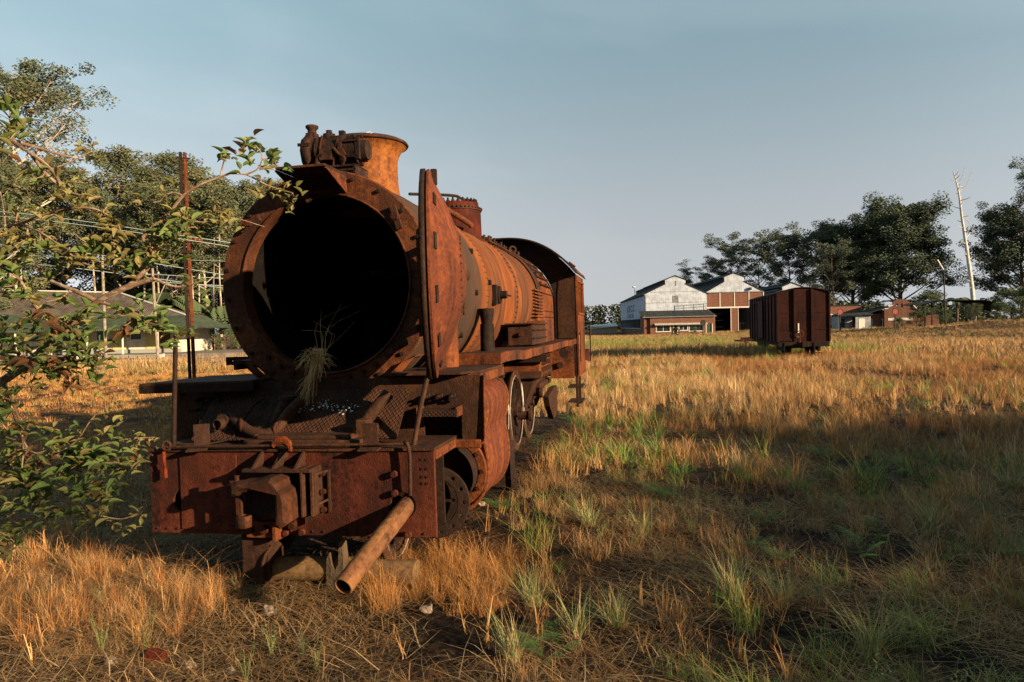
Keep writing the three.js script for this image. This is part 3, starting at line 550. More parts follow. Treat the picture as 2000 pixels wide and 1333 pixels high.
    mesh('oil_cup', [lat([[0.06, 0], [0.06, 0.05], [0.03, 0.055], [0.03, 0.085], [0, 0.09]], -0.05, 0.22, 0.02, 'y', 8), bx(0.2, 0.06, 0.14, -0.04, 0.21, 0), bx(0.05, 0.1, 0.05, 0.08, 0.24, 0.02)], M.dark, g);
    mesh('drain_cock', [tube([[-0.12, -0.06, 0.13], [-0.12, 0.03, 0.15], [-0.06, 0.05, 0.16]], 0.018, 8, 6), cyl(0.035, 0.02, 0.06, -0.12, -0.02, 0.14, 'y', 8)], M.brown, g);
    mesh('drain_pipe', [tube([[0.12, -0.05, 0.14], [0.16, 0.0, 0.17], [0.1, 0.04, 0.15], [0.05, 0.1, 0.16]], 0.016, 10, 6)], M.brown, g);
    mesh('clamp', [bar([0.03, -0.05, 0.13], [0.08, 0.2, 0.13], 0.014), bar([-0.09, 0.1, 0.155], [-0.09, 0.24, 0.09], 0.012), bx(0.05, 0.07, 0.04, 0.12, 0.06, 0.13, 0, 0, 0.4)], M.bolt, g);
  }

  // --- boiler barrel, firebox wrapper
  const barrel = part('boiler_barrel', [shell([[0.955, -2.95], [0.955, -3.6], [0.962, -4.85], [0.958, -6.3], [0.955, -7.0]])], boilerMat, LOCO, true);
  for (const [z, w, R] of [[-1.55, 0.05, 0.992], [-2.95, 0.14, 0.992], [-3.5, 0.035, 0.966], [-4.35, 0.03, 0.968], [-4.95, 0.11, 0.976], [-5.75, 0.03, 0.968], [-6.35, 0.06, 0.972]]) part('boiler_band', [shell([[R - 0.02, z - w / 2], [R, z - w / 2 + 0.006], [R, z + w / 2 - 0.006], [R - 0.02, z + w / 2]])], boilerMat, barrel, true);
  part('rivets', [...ringRivets(-2.92, 0.993, 90, 0.008), ...ringRivets(-2.99, 0.993, 90, 0.008), ...ringRivets(-4.92, 0.98, 84, 0.012), ...ringRivets(-4.985, 0.98, 84, 0.012), ...ringRivets(-6.35, 0.974, 80, 0.008)], M.brown, barrel).userData.kind = 'stuff';
  // firebox: round top, upright sides
  const fbS = new THREE.Shape(); fbS.moveTo(-0.97, -1.25); fbS.lineTo(-0.97, 0); fbS.absarc(0, 0, 0.97, Math.PI, 0, true); fbS.lineTo(0.97, -1.25); fbS.lineTo(-0.97, -1.25);
  const fb = part('firebox', [ext(fbS, 2.1, 0, BY, -9.05, 0, 0, 0, 0.02, 40)], iron(tRust));
  part('cleading_sheet', [lat([[0.985, -6.95], [0.992, -6.97], [0.992, -7.35], [0.985, -7.37]], 0, BY, 0, 'z', 64)], M.brown, fb);
  { const o = []; for (let i = 0; i < 12; i++) for (let j = -9; j <= 9; j++) { const a = j * 0.155, z = -7.5 - i * 0.13; o.push(rivet(Math.sin(a) * 0.975, BY + Math.cos(a) * 0.975, z, 0.017)); }
    for (let i = 0; i < 15; i++) for (let j = 0; j < 10; j++) o.push(rivet(0.972, BY - 0.15 - j * 0.11, -7.05 - i * 0.13, 0.016));
    part('stay_bolts', o, M.brown, fb).userData.kind = 'stuff'; }
  for (let k = 0; k < 6; k++) part('washout_plug', [cyl(0.05, 0.045, 0.07, 0.97 * Math.cos(0.35 + (k % 3) * 0.2) , BY + 0.97 * Math.sin(0.35 + (k % 3) * 0.2), -7.6 - Math.floor(k / 3) * 0.7, 'x', 10)], M.dark, fb);
  for (let k = 0; k < 5; k++) { const a = 0.98 - k * 0.16; part('side_pipe', [bar([Math.cos(a) * 1.0, BY + Math.sin(a) * 1.0, -7.4], [Math.cos(a) * 1.0, BY + Math.sin(a) * 1.0, -8.9], 0.02, 0.02, 6)], M.brown, fb); }
  for (let k = 0; k < 9; k++) part('cover_rib', [bx(0.03, 0.022, 1.0, 0.985, BY + 0.18 - k * 0.055, -7.0)], M.rust, fb);
  { const o = []; for (let k = 0; k < 26; k++) { const z = -5.9 - k * 0.115, x = 0.2 + (r() - 0.5) * 0.12; o.push(bx(0.05, 0.08 + r() * 0.05, 0.05, x, BY + 0.98, z, r(), r(), r()), bar([x + 0.1, BY + 0.93, z], [x + 0.12, BY + 1.04, z], 0.02)); } o.push(bar([0.25, BY + 1.0, -5.8], [0.25, BY + 1.0, -8.8], 0.022), bar([0.4, BY + 0.93, -5.8], [0.4, BY + 0.93, -8.8], 0.018)); part('roof_stays', o, M.brown, fb).userData.kind = 'stuff'; }
  part('lifting_eye', [put(new THREE.TorusGeometry(0.06, 0.018, 6, 14), 0.42, BY + 0.98, -7.7, 0, 0.4, 0)], M.brown, fb);
  part('pipe_bracket', [bx(0.12, 0.14, 0.1, 0.3, BY + 0.95, -6.0, 0, 0, -0.3)], M.brown, barrel);

  // --- dome
  const dome = part('dome', [lat([[0.5, -0.14], [0.42, -0.05], [0.375, 0.0], [0.37, 0.42], [0.355, 0.47], [0.34, 0.475], [0.34, 0.52], [0.3, 0.53], [0, 0.535]], 0, 3.4, -5.4, 'y', 48)], iron(tRed, { color: 0xffd0b0 }));
  part('dome_flange', [cyl(0.385, 0.375, 0.05, 0, 3.83, -5.4, 'y', 48)], M.brown, dome);
  for (let k = 0; k < 26; k++) { const a = k / 26 * 2 * Math.PI; part('stud', [cyl(0.016, 0.014, 0.07, Math.cos(a) * 0.31, 3.945, -5.4 + Math.sin(a) * 0.31, 'y', 6), cyl(0.027, 0.025, 0.03, Math.cos(a) * 0.31, 3.93, -5.4 + Math.sin(a) * 0.31, 'y', 6)], M.dark, dome); }
  { const o = []; for (let k = 0; k < 40; k++) { const a = k / 40 * 2 * Math.PI; o.push(rivet(Math.cos(a) * 0.386, 3.835, -5.4 + Math.sin(a) * 0.386, 0.017)); } part('rivets', o, M.brown, dome).userData.kind = 'stuff'; }
  part('regulator_rod', [tube([[-0.5, 3.99, -4.7], [-0.1, 4.02, -5.1], [0.05, 4.025, -5.28], [0.12, 3.985, -5.36], [0.22, 3.975, -5.42]], 0.022, 20, 6), bx(0.14, 0.02, 0.07, 0.2, 3.97, -5.42)], M.dark);
  part('dome_pipe', [tube([[-0.06, 3.78, -4.6], [0.03, 3.75, -4.75], [0.3, 3.56, -4.95], [0.33, 3.52, -5.0]], 0.042, 16, 10), cyl(0.06, 0.06, 0.1, -0.05, 3.79, -4.6, 'y', 10)], M.rust);
  part('dome_plate', [bx(0.5, 0.02, 0.55, 0.3, 3.36, -4.75, 0, 0, -0.35)], M.brown);

  // --- fittings on the right side of the boiler
  part('clack_valve', [cyl(0.11, 0.11, 0.04, 1.0, BY - 0.03, -3.55, 'x', 20), cyl(0.05, 0.05, 0.12, 1.04, BY - 0.03, -3.55, 'x', 10), bar([1.06, BY - 0.03, -3.55], [1.08, BY - 0.03, -3.9], 0.012), bx(0.05, 0.24, 0.1, 0.98, BY - 0.03, -3.42)], M.dark);
  part('injector_pipe', [bar([0.99, BY + 0.1, -1.55], [1.0, BY + 0.1, -1.9], 0.05, 0.05, 10), bar([1.01, BY + 0.08, -1.65], [1.01, BY - 0.3, -1.65], 0.018), bar([1.01, BY + 0.08, -1.78], [1.01, BY - 0.3, -1.78], 0.018), cyl(0.06, 0.06, 0.05, 0.99, BY + 0.1, -1.9, 'z', 10)], M.brown);
  part('number_plate', [bx(0.02, 0.09, 0.14, 0.93, BY - 0.37, -1.6, 0, 0, -0.35)], M.polished);
  for (const [z, y] of [[-2.2, -0.5], [-2.4, -0.05], [-1.9, 0.55], [-3.1, 0.1], [-2.6, 0.42]]) { const a = Math.asin(y / 1.0); part('boss', [cyl(0.035, 0.03, 0.05, 0.985 * Math.cos(a), BY + y, z, 'x', 8)], M.dark); }
  part('steam_pipe_cover', [lat([[0.12, 0], [0.12, 0.5], [0.16, 0.55]], 0.93, 1.66, -1.35, 'y', 20)], M.rust);
  part('support_column', [cyl(0.08, 0.075, 0.3, 1.05, 1.93, -2.6, 'y', 14), cyl(0.06, 0.09, 0.18, 1.05, 2.16, -2.6, 'y', 12)], M.dark);
  part('valve_body', [lat([[0.05, 0], [0.055, 0.14], [0.035, 0.15], [0.035, 0.2], [0, 0.2]], 1.0, 1.71, -0.95, 'z', 14)], M.bolt);

  // --- running boards, footplates
  const boardR = part('running_board', [warp(new THREE.BoxGeometry(0.62, 0.03, 7.3, 6, 1, 40).translate(1.1, 1.765, -5.25), 0.03, 1.4, 5)], M.brown);
  part('valance', [warp(new THREE.BoxGeometry(0.035, 0.1, 7.3, 1, 1, 40).translate(1.4, 1.735, -5.25), 0.022, 1.4, 5)], M.rust, boardR);
  part('board_end', [rb(0.6, 0.11, 0.03, 1.11, 1.735, -1.59, 0.005)], M.rust, boardR);
  const boardL = part('running_board', [bx(0.62, 0.03, 7.3, -1.1, 1.765, -5.25)], M.brown);
  part('valance', [bx(0.035, 0.1, 7.3, -1.4, 1.735, -5.25)], M.rust, boardL);
  part('drip_rail', [ext(shape(rect(0, 0, 0.5, 0.09), [[0.08, 0.045, 0.008], [0.14, 0.045, 0.008], [0.2, 0.045, 0.008]]), 0.015, -1.75, 1.72, -2.0)], M.dark);
  const fpR = ext(shape([[0.62, 0.5], [1.3, 0.5], [1.34, 0.62], [1.42, 0.66], [1.42, 1.62], [0.62, 1.62]]), 0.02, 0, 1.66, 0, -Math.PI / 2, 0, 0);
  const footR = part('footplate', [fpR], M.brown); 
  part('edge_angle', [bx(0.018, 0.075, 1.0, 1.412, 1.618, -1.14)], M.rust, footR);
  const footL = part('footplate', [rb(1.1, 0.022, 1.1, -1.11, 1.63, -1.05, 0.004, 0, 0, 0.012)], M.brown);
  part('edge_angle', [bx(1.1, 0.075, 0.018, -1.11, 1.59, -0.51, 0, 0, 0.012), bx(0.018, 0.075, 1.1, -1.655, 1.585, -1.05)], M.dark, footL);
  // toolbox on the right running board
  const tbx = part('lubricator_box', [rb(0.34, 0.28, 1.25, 1.12, 1.93, -4.9, 0.012), rb(0.4, 0.02, 1.35, 1.12, 2.08, -4.9, 0.005)], M.brown);
  part('lid_rib', [bx(0.02, 0.02, 1.25, 1.3, 1.99, -4.9), bx(0.02, 0.02, 1.25, 1.3, 1.88, -4.9)], M.dark, tbx);
  part('knob', [cyl(0.035, 0.03, 0.05, 1.13, 1.94, -4.26, 'z', 10)], M.bolt, tbx);
  part('side_tank', [rb(0.3, 0.34, 0.9, 1.1, 1.96, -6.3, 0.02)], M.rust);

  // --- apron under the smokebox
  const apron = part('apron', [warp(ext(shape([[-1.4, 1.06], [1.38, 1.06], [1.45, 1.1], [1.45, 1.645], [-1.4, 1.62]], [hole(-1.18, 1.12, -0.82, 1.3), hole(0.93, 1.12, 1.26, 1.36)]), 0.02, 0, 0, -0.64), 0.012, 2, 9)], M.brown);
  part('corner_edge', [tube([[1.2, 1.09, -0.6], [1.38, 1.075, -0.6], [1.43, 1.09, -0.6], [1.452, 1.14, -0.6], [1.455, 1.64, -0.62]], 0.014, 24, 6), rb(0.24, 0.075, 0.03, 1.3, 1.08, -0.6, 0.012)], M.rust, apron);
  for (const s of [-1, 1]) {
    const x = s > 0 ? 1.095 : -1.0, st = part('step', [rb(0.33, 0.018, 0.16, x, 1.37, -0.53, 0.004), bx(0.33, 0.05, 0.012, x, 1.35, -0.45)], M.tread, apron);
    part('step_side', [bx(0.012, 0.08, 0.17, x + 0.165, 1.36, -0.53), bx(0.012, 0.08, 0.17, x - 0.165, 1.36, -0.53)], M.rust, st);
    part('recess', [bx(0.36, 0.3, 0.02, x, 1.23, -0.8), bx(0.02, 0.3, 0.2, x + 0.17, 1.23, -0.72), bx(0.36, 0.02, 0.2, x, 1.1, -0.72)], M.tread, st);
    for (let k = 0; k < 3; k++) { part('valve_stud', [cyl(0.022, 0.02, 0.05, x - 0.12 + k * 0.11, 1.48, -0.6, 'z', 6), cyl(0.012, 0.012, 0.12, x - 0.12 + k * 0.11, 1.48, -0.56, 'z', 6), bx(0.06, 0.025, 0.025, x - 0.12 + k * 0.11, 1.45, -0.58)], M.dark, apron); }
  }
  const slope = part('tread_plate', [warp(ext(shape([[-0.98, 0], [0.82, 0], [0.82, 0.62], [0.5, 0.66], [-0.4, 0.66], [-0.98, 0.55]]), 0.014, 0, 1.17, -0.24, -0.82, 0, 0), 0.012, 2.2, 14)], M.tread);
  part('saddle_flange', [lat([[1.0, -0.8], [1.055, -0.79], [1.055, -0.76], [1.0, -0.75]], 0, BY, 0, 'z', 64)].map((g) => { const p = g.attributes.position; for (let i = 0; i < p.count; i++) if (p.getY(i) > BY - 0.66) p.setXYZ(i, p.getX(i) * 0.9, BY - 0.66, -1.2); return g; }), M.rust, slope);
  for (let k = 0; k < 9; k++) { const a = -Math.PI / 2 + (k - 4) * 0.17; part('bolt', [bolt(Math.cos(a) * 1.02, BY + Math.sin(a) * 1.02, -0.735, 'z', 0.02, 0.03)], M.bolt, slope); }
  { const o = []; const rr = rng(5); for (let k = 0; k < 130; k++) { const c = [[-0.05, 0.33], [0.1, 0.35], [0.36, 0.31], [0.22, 0.33], [-0.22, 0.3]][k % 5], u = c[0] + (rr() + rr() - 1) * 0.12, v = c[1] + (rr() + rr() - 1) * 0.07; o.push(put(new THREE.CircleGeometry(0.002 + rr() * rr() * 0.011, 5), u, 1.17 + v * Math.sin(0.75) + 0.024, -0.215 - v * Math.cos(0.75), -0.82, 0, 0)); } part('lichen', o, M.lichen, slope).userData.kind = 'stuff'; }
  part('saddle', [rb(1.3, 0.75, 1.7, 0, 1.2, -1.75, 0.02), bx(1.9, 0.3, 1.2, 0, 1.42, -1.35)], M.dark);

  // --- buffer beam with its top plate
  const bb = part('buffer_beam', [ext(shape([[-1.2, 0.46], [1.2, 0.47], [1.2, 1.125], [-1.2, 1.125]], [[-0.9, 0.72, 0.095], [0.94, 0.71, 0.098]]), 0.03, 0, 0, -0.03, 0, 0, 0, 0.005)], M.red);
  part('beam_top', [warp(new THREE.BoxGeometry(2.42, 0.022, 0.62, 20, 1, 5).translate(0, 1.136, -0.29), 0.008, 2, 3)], M.brown, bb);
  part('beam_back', [bx(2.36, 0.6, 0.03, 0, 0.8, -0.3), bx(0.03, 0.6, 0.26, -1.17, 0.8, -0.16)], M.dark, bb);
  part('side_flange', [rb(0.02, 0.07, 0.58, 1.2, 1.09, -0.31, 0.005), tube([[1.2, 1.09, -0.02], [1.2, 1.09, -0.58]], 0.012, 4, 6)], M.rust, bb);
  part('hole_backing', [cyl(0.12, 0.12, 0.01, -0.9, 0.72, -0.12, 'z', 20)], M.dark, bb);
  for (const [x, y] of [[0.885, 0.955], [0.885, 0.81], [0.885, 0.56], [-0.45, 0.6], [-0.45, 0.9], [0.62, 0.5], [0.45, 0.5], [-0.02, 0.49], [0.12, 0.5], [0.98, 0.5]]) part('bolt', [bar([x, y, 0], [x + 0.01, y, 0.05], 0.014), bolt(x + 0.008, y, 0.035, 'z', 0.027, 0.03)], M.red, bb);
  { const o = []; for (const x of [1.14, 1.1, -1.14]) for (const y of [1.06, 0.99, 0.93, 0.88]) o.push(cyl(0.011, 0.011, 0.006, x, y, 0.003, 'z', 8)); for (let k = 0; k < 26; k++) o.push(rivet(-1.15 + k * 0.09, 0.5, 0.0, 0.013)); part('rivets', o, M.dark, bb).userData.kind = 'stuff'; }
  part('patch_plate', [rb(0.5, 0.6, 0.012, -0.67, 0.8, 0.007, 0.004)], M.red, bb).userData.label = 'dark bolted patch plate'; 
  // raised casting in the middle of the top plate
  const rr2 = (w, h, c) => { const s = new THREE.Shape(); s.moveTo(-w / 2 + c, -h / 2); s.lineTo(w / 2 - c, -h / 2); s.absarc(w / 2 - c, -h / 2 + c, c, -Math.PI / 2, 0); s.lineTo(w / 2, h / 2 - c); s.absarc(w / 2 - c, h / 2 - c, c, 0, Math.PI / 2); s.lineTo(-w / 2 + c, h / 2); s.absarc(-w / 2 + c, h / 2 - c, c, Math.PI / 2, Math.PI); s.lineTo(-w / 2, -h / 2 + c); s.absarc(-w / 2 + c, -h / 2 + c, c, Math.PI, Math.PI * 1.5); return s; };
  const cast = part('drawgear_casting', [ext(rr2(1.02, 0.34, 0.09), 0.055, 0.1, 1.147, -0.19, -Math.PI / 2, 0, 0, 0.008), ext(rr2(0.86, 0.22, 0.06), 0.03, 0.1, 1.2, -0.19, -Math.PI / 2, 0, 0, 0.006)], M.brown);
  for (const [x, z] of [[-0.32, -0.12], [0.5, -0.12], [0.5, -0.27], [0.1, -0.28]]) part('bolt', [bolt(x, 1.225, z, 'y', 0.022, 0.03)], M.bolt, cast);
  part('casting_block', [rb(0.3, 0.09, 0.22, 0.5, 1.24, -0.36, 0.015), rb(0.1, 0.16, 0.12, 0.55, 1.26, -0.24, 0.015)], M.brown, cast);
  // uncoupling rod with its end loops, crescent lever, brackets
  const rod = part('uncoupling_rod', [bar([-1.02, 1.165, 0.05], [1.0, 1.185, 0.05], 0.0115), put(new THREE.TorusGeometry(0.035, 0.013, 6, 14), -1.0, 1.175, 0.05), tube([[0.98, 1.185, 0.04], [1.0, 1.2, 0.05], [1.02, 1.17, 0.06], [1.03, 1.08, 0.06], [1.025, 0.92, 0.055], [1.02, 0.8, 0.05]], 0.015, 20, 8)], M.brown);
  part('hanging_handle', [bar([-1.02, 1.13, 0.06], [-1.018, 1.05, 0.06], 0.015), bar([-1.018, 1.05, 0.06], [-1.015, 1.0, 0.055], 0.008), bar([-1.015, 1.0, 0.055], [-1.015, 0.92, 0.055], 0.015)], iron(tRust, { color: 0xffc8b0 }), rod);
  { const s = new THREE.Shape(); s.absarc(0, 0, 0.085, -0.25, Math.PI + 0.1, false); s.absarc(0, -0.035, 0.066, Math.PI - 0.25, 0.25, true); part('lever_crescent', [ext(s, 0.03, 0.0, 1.165, 0.04, 0, 0, -0.2, 0.006, 16)], iron(tRust, { color: 0xffe0c8 }), rod); }
  part('lever_arm', [beam([0.05, 1.12, 0.06], [-0.05, 1.0, 0.12], 0.035, 0.03)], M.brown, rod);
  for (const x of [-0.72, 0.715]) part('angle_bracket', [rb(0.12, 0.2, 0.014, x, 1.24, x < 0 ? 0.0 : 0.03, 0.003, 0, x < 0 ? 0.5 : 0.0, 0), rb(0.16, 0.014, 0.1, x, 1.15, 0.06, 0.003, 0.15, x < 0 ? 0.3 : 0, 0)], M.brown, bb);
  // loose bent pipes on the apron
  const bp = part('bent_pipe', [tube([[-0.68, 1.35, -0.33], [-0.58, 1.32, -0.28], [-0.45, 1.25, -0.24], [-0.3, 1.225, -0.24], [-0.2, 1.27, -0.27], [-0.175, 1.33, -0.3], [-0.13, 1.4, -0.34], [-0.07, 1.47, -0.4]], 0.042, 44, 12)], M.brown);
  part('pipe_mouth', [lat([[0.03, 0], [0.048, 0], [0.05, 0.05], [0.036, 0.06]], -0.7, 1.31, -0.24, 'z', 14), cyl(0.05, 0.05, 0.1, -0.7, 1.34, -0.3, 'z', 14)], M.brown, bp);
  part('pipe_collar', [put(new THREE.TorusGeometry(0.05, 0.016, 8, 18), -0.53, 1.29, -0.26, 0, -1.1, 0), put(new THREE.TorusGeometry(0.046, 0.014, 8, 18), -0.2, 1.265, -0.265, 0.2, 1.2, 0.4)], M.bolt, bp);
  part('stub_pipe', [tube([[-0.3, 1.28, -0.4], [-0.24, 1.4, -0.42], [-0.2, 1.5, -0.46]], 0.055, 10, 12), cyl(0.075, 0.075, 0.025, -0.21, 1.5, -0.45, 'y', 16)], M.brown);
  part('drain_elbow', [tube([[0.72, 1.53, -0.38], [0.62, 1.41, -0.33], [0.52, 1.28, -0.3], [0.49, 1.22, -0.28], [0.485, 1.15, -0.27]], 0.05, 22, 12)], M.brown);
  part('blower_pipe', [tube([[-0.45, 1.5, -0.5], [-0.52, 1.42, -0.4], [-0.6, 1.2, -0.25], [-0.75, 1.16, -0.12]], 0.01, 16, 5)], M.dark);
  part('handrail_pole', [bar([-0.99, 1.12, -0.02], [-0.93, 2.06, -0.02], 0.02, 0.018)], M.dark);
  part('stay_rod', [bar([1.0, 1.13, -0.12], [1.05, 1.45, -0.18], 0.02), bar([1.05, 1.45, -0.18], [1.15, 1.9, -0.28], 0.02), bar([1.15, 1.9, -0.28], [1.19, 1.98, -0.35], 0.02)], M.brown);

  // --- knuckle coupler and its housing
  const cp = new THREE.Group(); cp.name = 'knuckle_coupler'; LOCO.add(cp); cp.scale.set(0.85, 0.87, 0.9); cp.position.set(0.025, 0.115, 0.002);
  mesh('housing_plate', [rb(0.66, 0.03, 0.2, -0.02, 1.02, 0.1, 0.006), rb(0.03, 0.42, 0.18, 0.3, 0.83, 0.08, 0.006), rb(0.025, 0.42, 0.2, 0.22, 0.83, 0.1, 0.006), ext(shape([[0, 0], [0.2, 0], [0, -0.12]]), 0.02, 0.16, 0.63, 0.02, 0, 0, 0)], M.brown, cp);
  for (const x of [-0.24, -0.04, 0.17]) mesh('top_gusset', [ext(shape([[0, 0], [0.18, 0], [0, 0.13]]), 0.03, x, 1.035, 0.01, 0, -Math.PI / 2, 0, 0.004)], M.brown, cp);
  mesh('side_web', [beam([0.31, 1.0, 0.14], [0.31, 0.64, 0.14], 0.02, 0.02), beam([0.39, 1.0, 0.01], [0.39, 0.62, 0.01], 0.02, 0.02), beam([0.31, 0.98, 0.12], [0.39, 0.99, 0.0], 0.02, 0.02), beam([0.24, 0.68, 0.12], [0.39, 0.74, 0.0], 0.02, 0.02)], M.brown, cp);
  for (const y of [0.97, 0.81, 0.65]) mesh('bolt', [bar([0.35, y, 0], [0.35, y, 0.05], 0.015), bolt(0.35, y, 0.05, 'z', 0.027, 0.03)], M.bolt, cp);
  // head: a C seen from the front, thick casting
  const cpMat = iron(tBrown, { color: 0xffe8d8 });
  mesh('coupler_head', [warp(ext(shape([[-0.36, 0.93], [-0.3, 0.955], [-0.2, 0.96], [-0.1, 0.985], [0.03, 1.0], [0.08, 0.96], [0.1, 0.9], [0.15, 0.87], [0.17, 0.8], [0.17, 0.62], [0.1, 0.57], [0.05, 0.58], [0.06, 0.7], [0.06, 0.86], [0.03, 0.92], [-0.08, 0.93], [-0.18, 0.9], [-0.26, 0.87], [-0.3, 0.84], [-0.36, 0.84]]), 0.26, 0, 0, 0.12, 0, 0, 0, 0.03), 0.03, 6, 21)], cpMat, cp);
  mesh('coupler_pocket', [rb(0.4, 0.34, 0.16, -0.14, 0.76, 0.12, 0.02)], M.dark, cp);
  mesh('knuckle_guard', [beam([-0.36, 0.86, 0.24], [-0.355, 0.62, 0.24], 0.028, 0.05), cyl(0.045, 0.045, 0.1, -0.33, 0.9, 0.27, 'y', 14), cyl(0.022, 0.022, 0.05, -0.36, 0.97, 0.26, 'y', 8)], cpMat, cp);
  mesh('pivot_boss', [lat([[0.025, 0.0], [0.07, 0.0], [0.072, 0.1], [0.03, 0.1], [0.028, 0.02]], -0.3, 0.55, 0.26, 'y', 20)], cpMat, cp);
  const yoke = mesh('yoke_plate', [rb(0.3, 0.15, 0.06, -0.25, 0.475, 0.06, 0.008), rb(0.04, 0.18, 0.12, -0.1, 0.47, 0.07, 0.008)], M.rust, cp);
  for (const x of [-0.35, -0.2]) mesh('bolt', [bolt(x, 0.48, 0.11, 'z', 0.04, 0.05)], M.bolt, yoke);
  mesh('yoke_bolt', [bolt(0.03, 0.5, 0.03, 'z', 0.035, 0.06)], M.bolt, cp);

  // --- cylinders
  for (const s of [1, -1]) {
    const c = new THREE.Group(); c.name = 'cylinder'; LOCO.add(c); c.scale.x = s;
    // casing outline: valve chest above, cylinder below, waisted between
    const prof = new THREE.Shape(); prof.moveTo(0.7, 1.5); prof.bezierCurveTo(0.95, 1.58, 1.25, 1.6, 1.35, 1.46); prof.bezierCurveTo(1.41, 1.36, 1.38, 1.24, 1.345, 1.14); prof.bezierCurveTo(1.33, 1.02, 1.4, 0.9, 1.37, 0.72); prof.bezierCurveTo(1.33, 0.46, 1.12, 0.36, 0.95, 0.42); prof.lineTo(0.7, 0.5); prof.lineTo(0.7, 1.5);
    mesh('casing', [ext(prof, 0.95, 0, 0, -1.95, 0, 0, 0, 0, 20)], M.door, c);
    const lip = (z) => { const pts = prof.getPoints(20).filter(([]) => true); return tube(pts.slice(0, -2).map((p) => [p.x, p.y, z]), 0.022, 90, 6); };
    mesh('casing_rim', [new THREE.TubeGeometry(new THREE.CatmullRomCurve3(prof.getPoints(16).slice(0, -2).map((p) => V(p.x, p.y, -1.0))), 90, 0.024, 6), new THREE.TubeGeometry(new THREE.CatmullRomCurve3(prof.getPoints(16).slice(0, -2).map((p) => V(p.x, p.y, -1.94))), 90, 0.02, 6)], M.rust, c);
    const fl = new THREE.Shape(); fl.absarc(0, 0, 0.335, 0, Math.PI * 2); { const h = new THREE.Path(); h.absarc(0, 0, 0.26, 0, Math.PI * 2, true); fl.holes.push(h); }
    mesh('front_flange', [ext(fl, 0.05, 1.04, 0.78, -1.0, 0, 0, 0, 0.006, 40)], M.rust, c);
    mesh('bore', [lat([[0.26, -0.72], [0.275, -0.71], [0.275, -0.76], [0.255, -1.0], [0.25, -1.8], [0, -1.8]], 1.04, 0.78, 0, 'z', 40), cyl(0.07, 0.06, 0.1, 1.03, 0.8, -1.7, 'z', 14)], M.dark, c);
    for (let k = 0; k < 12; k++) { const a = k / 12 * 2 * Math.PI; mesh('stud', [bolt(1.04 + 0.298 * Math.cos(a), 0.78 + 0.298 * Math.sin(a), -0.94, 'z', 0.02, 0.05)], M.bolt, c); }
    mesh('valve_cover', [lat([[0, -0.9], [0.14, -0.92], [0.17, -0.96], [0.17, -1.05]], 1.2, 1.36, 0, 'z', 28)], M.rust, c);
    // loose cover ring with bolt holes leaning in front of the cylinder
    const lr = new THREE.Shape(); lr.absarc(0, 0, 0.29, 0, Math.PI * 2); { const h = new THREE.Path(); h.absarc(0, 0, 0.19, 0, Math.PI * 2, true); lr.holes.push(h); for (let k = 0; k < 14; k++) { const b = new THREE.Path(), a = k / 14 * 2 * Math.PI; b.absarc(Math.cos(a) * 0.24, Math.sin(a) * 0.24, 0.013, 0, Math.PI * 2, true); lr.holes.push(b); } }
    mesh('cover_ring', [ext(lr, 0.04, 1.04, 0.62, -0.5, -0.12, 0.1, 0, 0.006, 40)], M.dark, c);
    mesh('ring_hub', [cyl(0.05, 0.05, 0.08, 1.0, 0.62, -0.6, 'z', 12), beam([1.0, 0.62, -0.52], [1.2, 0.63, -0.52], 0.03, 0.02), cyl(0.2, 0.2, 0.02, 1.03, 0.62, -0.62, 'z', 24)], M.dark, c);
  }
  // --- frames and wheels
  part('main_frame', [bx(0.05, 0.7, 9.6, 0.42, 0.9, -5.2), bx(0.05, 0.7, 9.6, -0.42, 0.9, -5.2), bx(0.8, 0.5, 0.05, 0, 0.9, -3.0), bx(0.8, 0.5, 0.05, 0, 0.9, -6.0), bx(2.2, 0.12, 0.1, 0, 1.5, -3.2), bx(2.2, 0.12, 0.1, 0, 1.5, -6.9)], M.dark);
  const wheel = (R, nsp) => {
    const w = new THREE.Group(); w.name = 'wheel';
    mesh('tyre', [lat([[R - 0.09, -0.06], [R, -0.06], [R + 0.012, 0.03], [R + 0.03, 0.055], [R + 0.03, 0.075], [R - 0.09, 0.075]], 0, 0, 0, 'x', 56)], M.brown, w);
    mesh('tyre_face', [ext((() => { const s = new THREE.Shape(); s.absarc(0, 0, R + 0.004, 0, 7); const h = new THREE.Path(); h.absarc(0, 0, R - 0.05, 0, 7, true); s.holes.push(h); return s; })(), 0.006, 0.08, 0, 0, 0, Math.PI / 2, 0, 0, 56)], M.polished, w);
    mesh('rim', [lat([[R - 0.13, -0.05], [R - 0.085, -0.05], [R - 0.085, 0.06], [R - 0.13, 0.06], [R - 0.13, -0.05]], 0, 0, 0, 'x', 48)], M.dark, w);
    mesh('hub', [cyl(0.13, 0.12, 0.2, 0, 0, 0, 'x', 20), cyl(0.06, 0.06, 0.28, 0.02, 0, 0, 'x', 14)], M.dark, w);
    for (let k = 0; k < nsp; k++) { const a = k / nsp * 2 * Math.PI; mesh('spoke', [beam([0, 0.1 * Math.cos(a), 0.1 * Math.sin(a)], [0, (R - 0.1) * Math.cos(a), (R - 0.1) * Math.sin(a)], 0.05, 0.035)], M.dark, w); }
    return w;
  };
  const drv = wheel(0.62, 14), pil = wheel(0.38, 10);
  for (const z of [-3.75, -5.05, -6.35, -7.6]) for (const s of [1, -1]) { const w = drv.clone(); w.position.set(0.58 * s, 0.69, z); if (s < 0) w.rotation.y = Math.PI; LOCO.add(w); }
  for (const z of [-0.75, -2.5]) for (const s of [1, -1]) { const w = pil.clone(); w.position.set(0.55 * s, 0.42, z); if (s < 0) w.rotation.y = Math.PI; LOCO.add(w); }
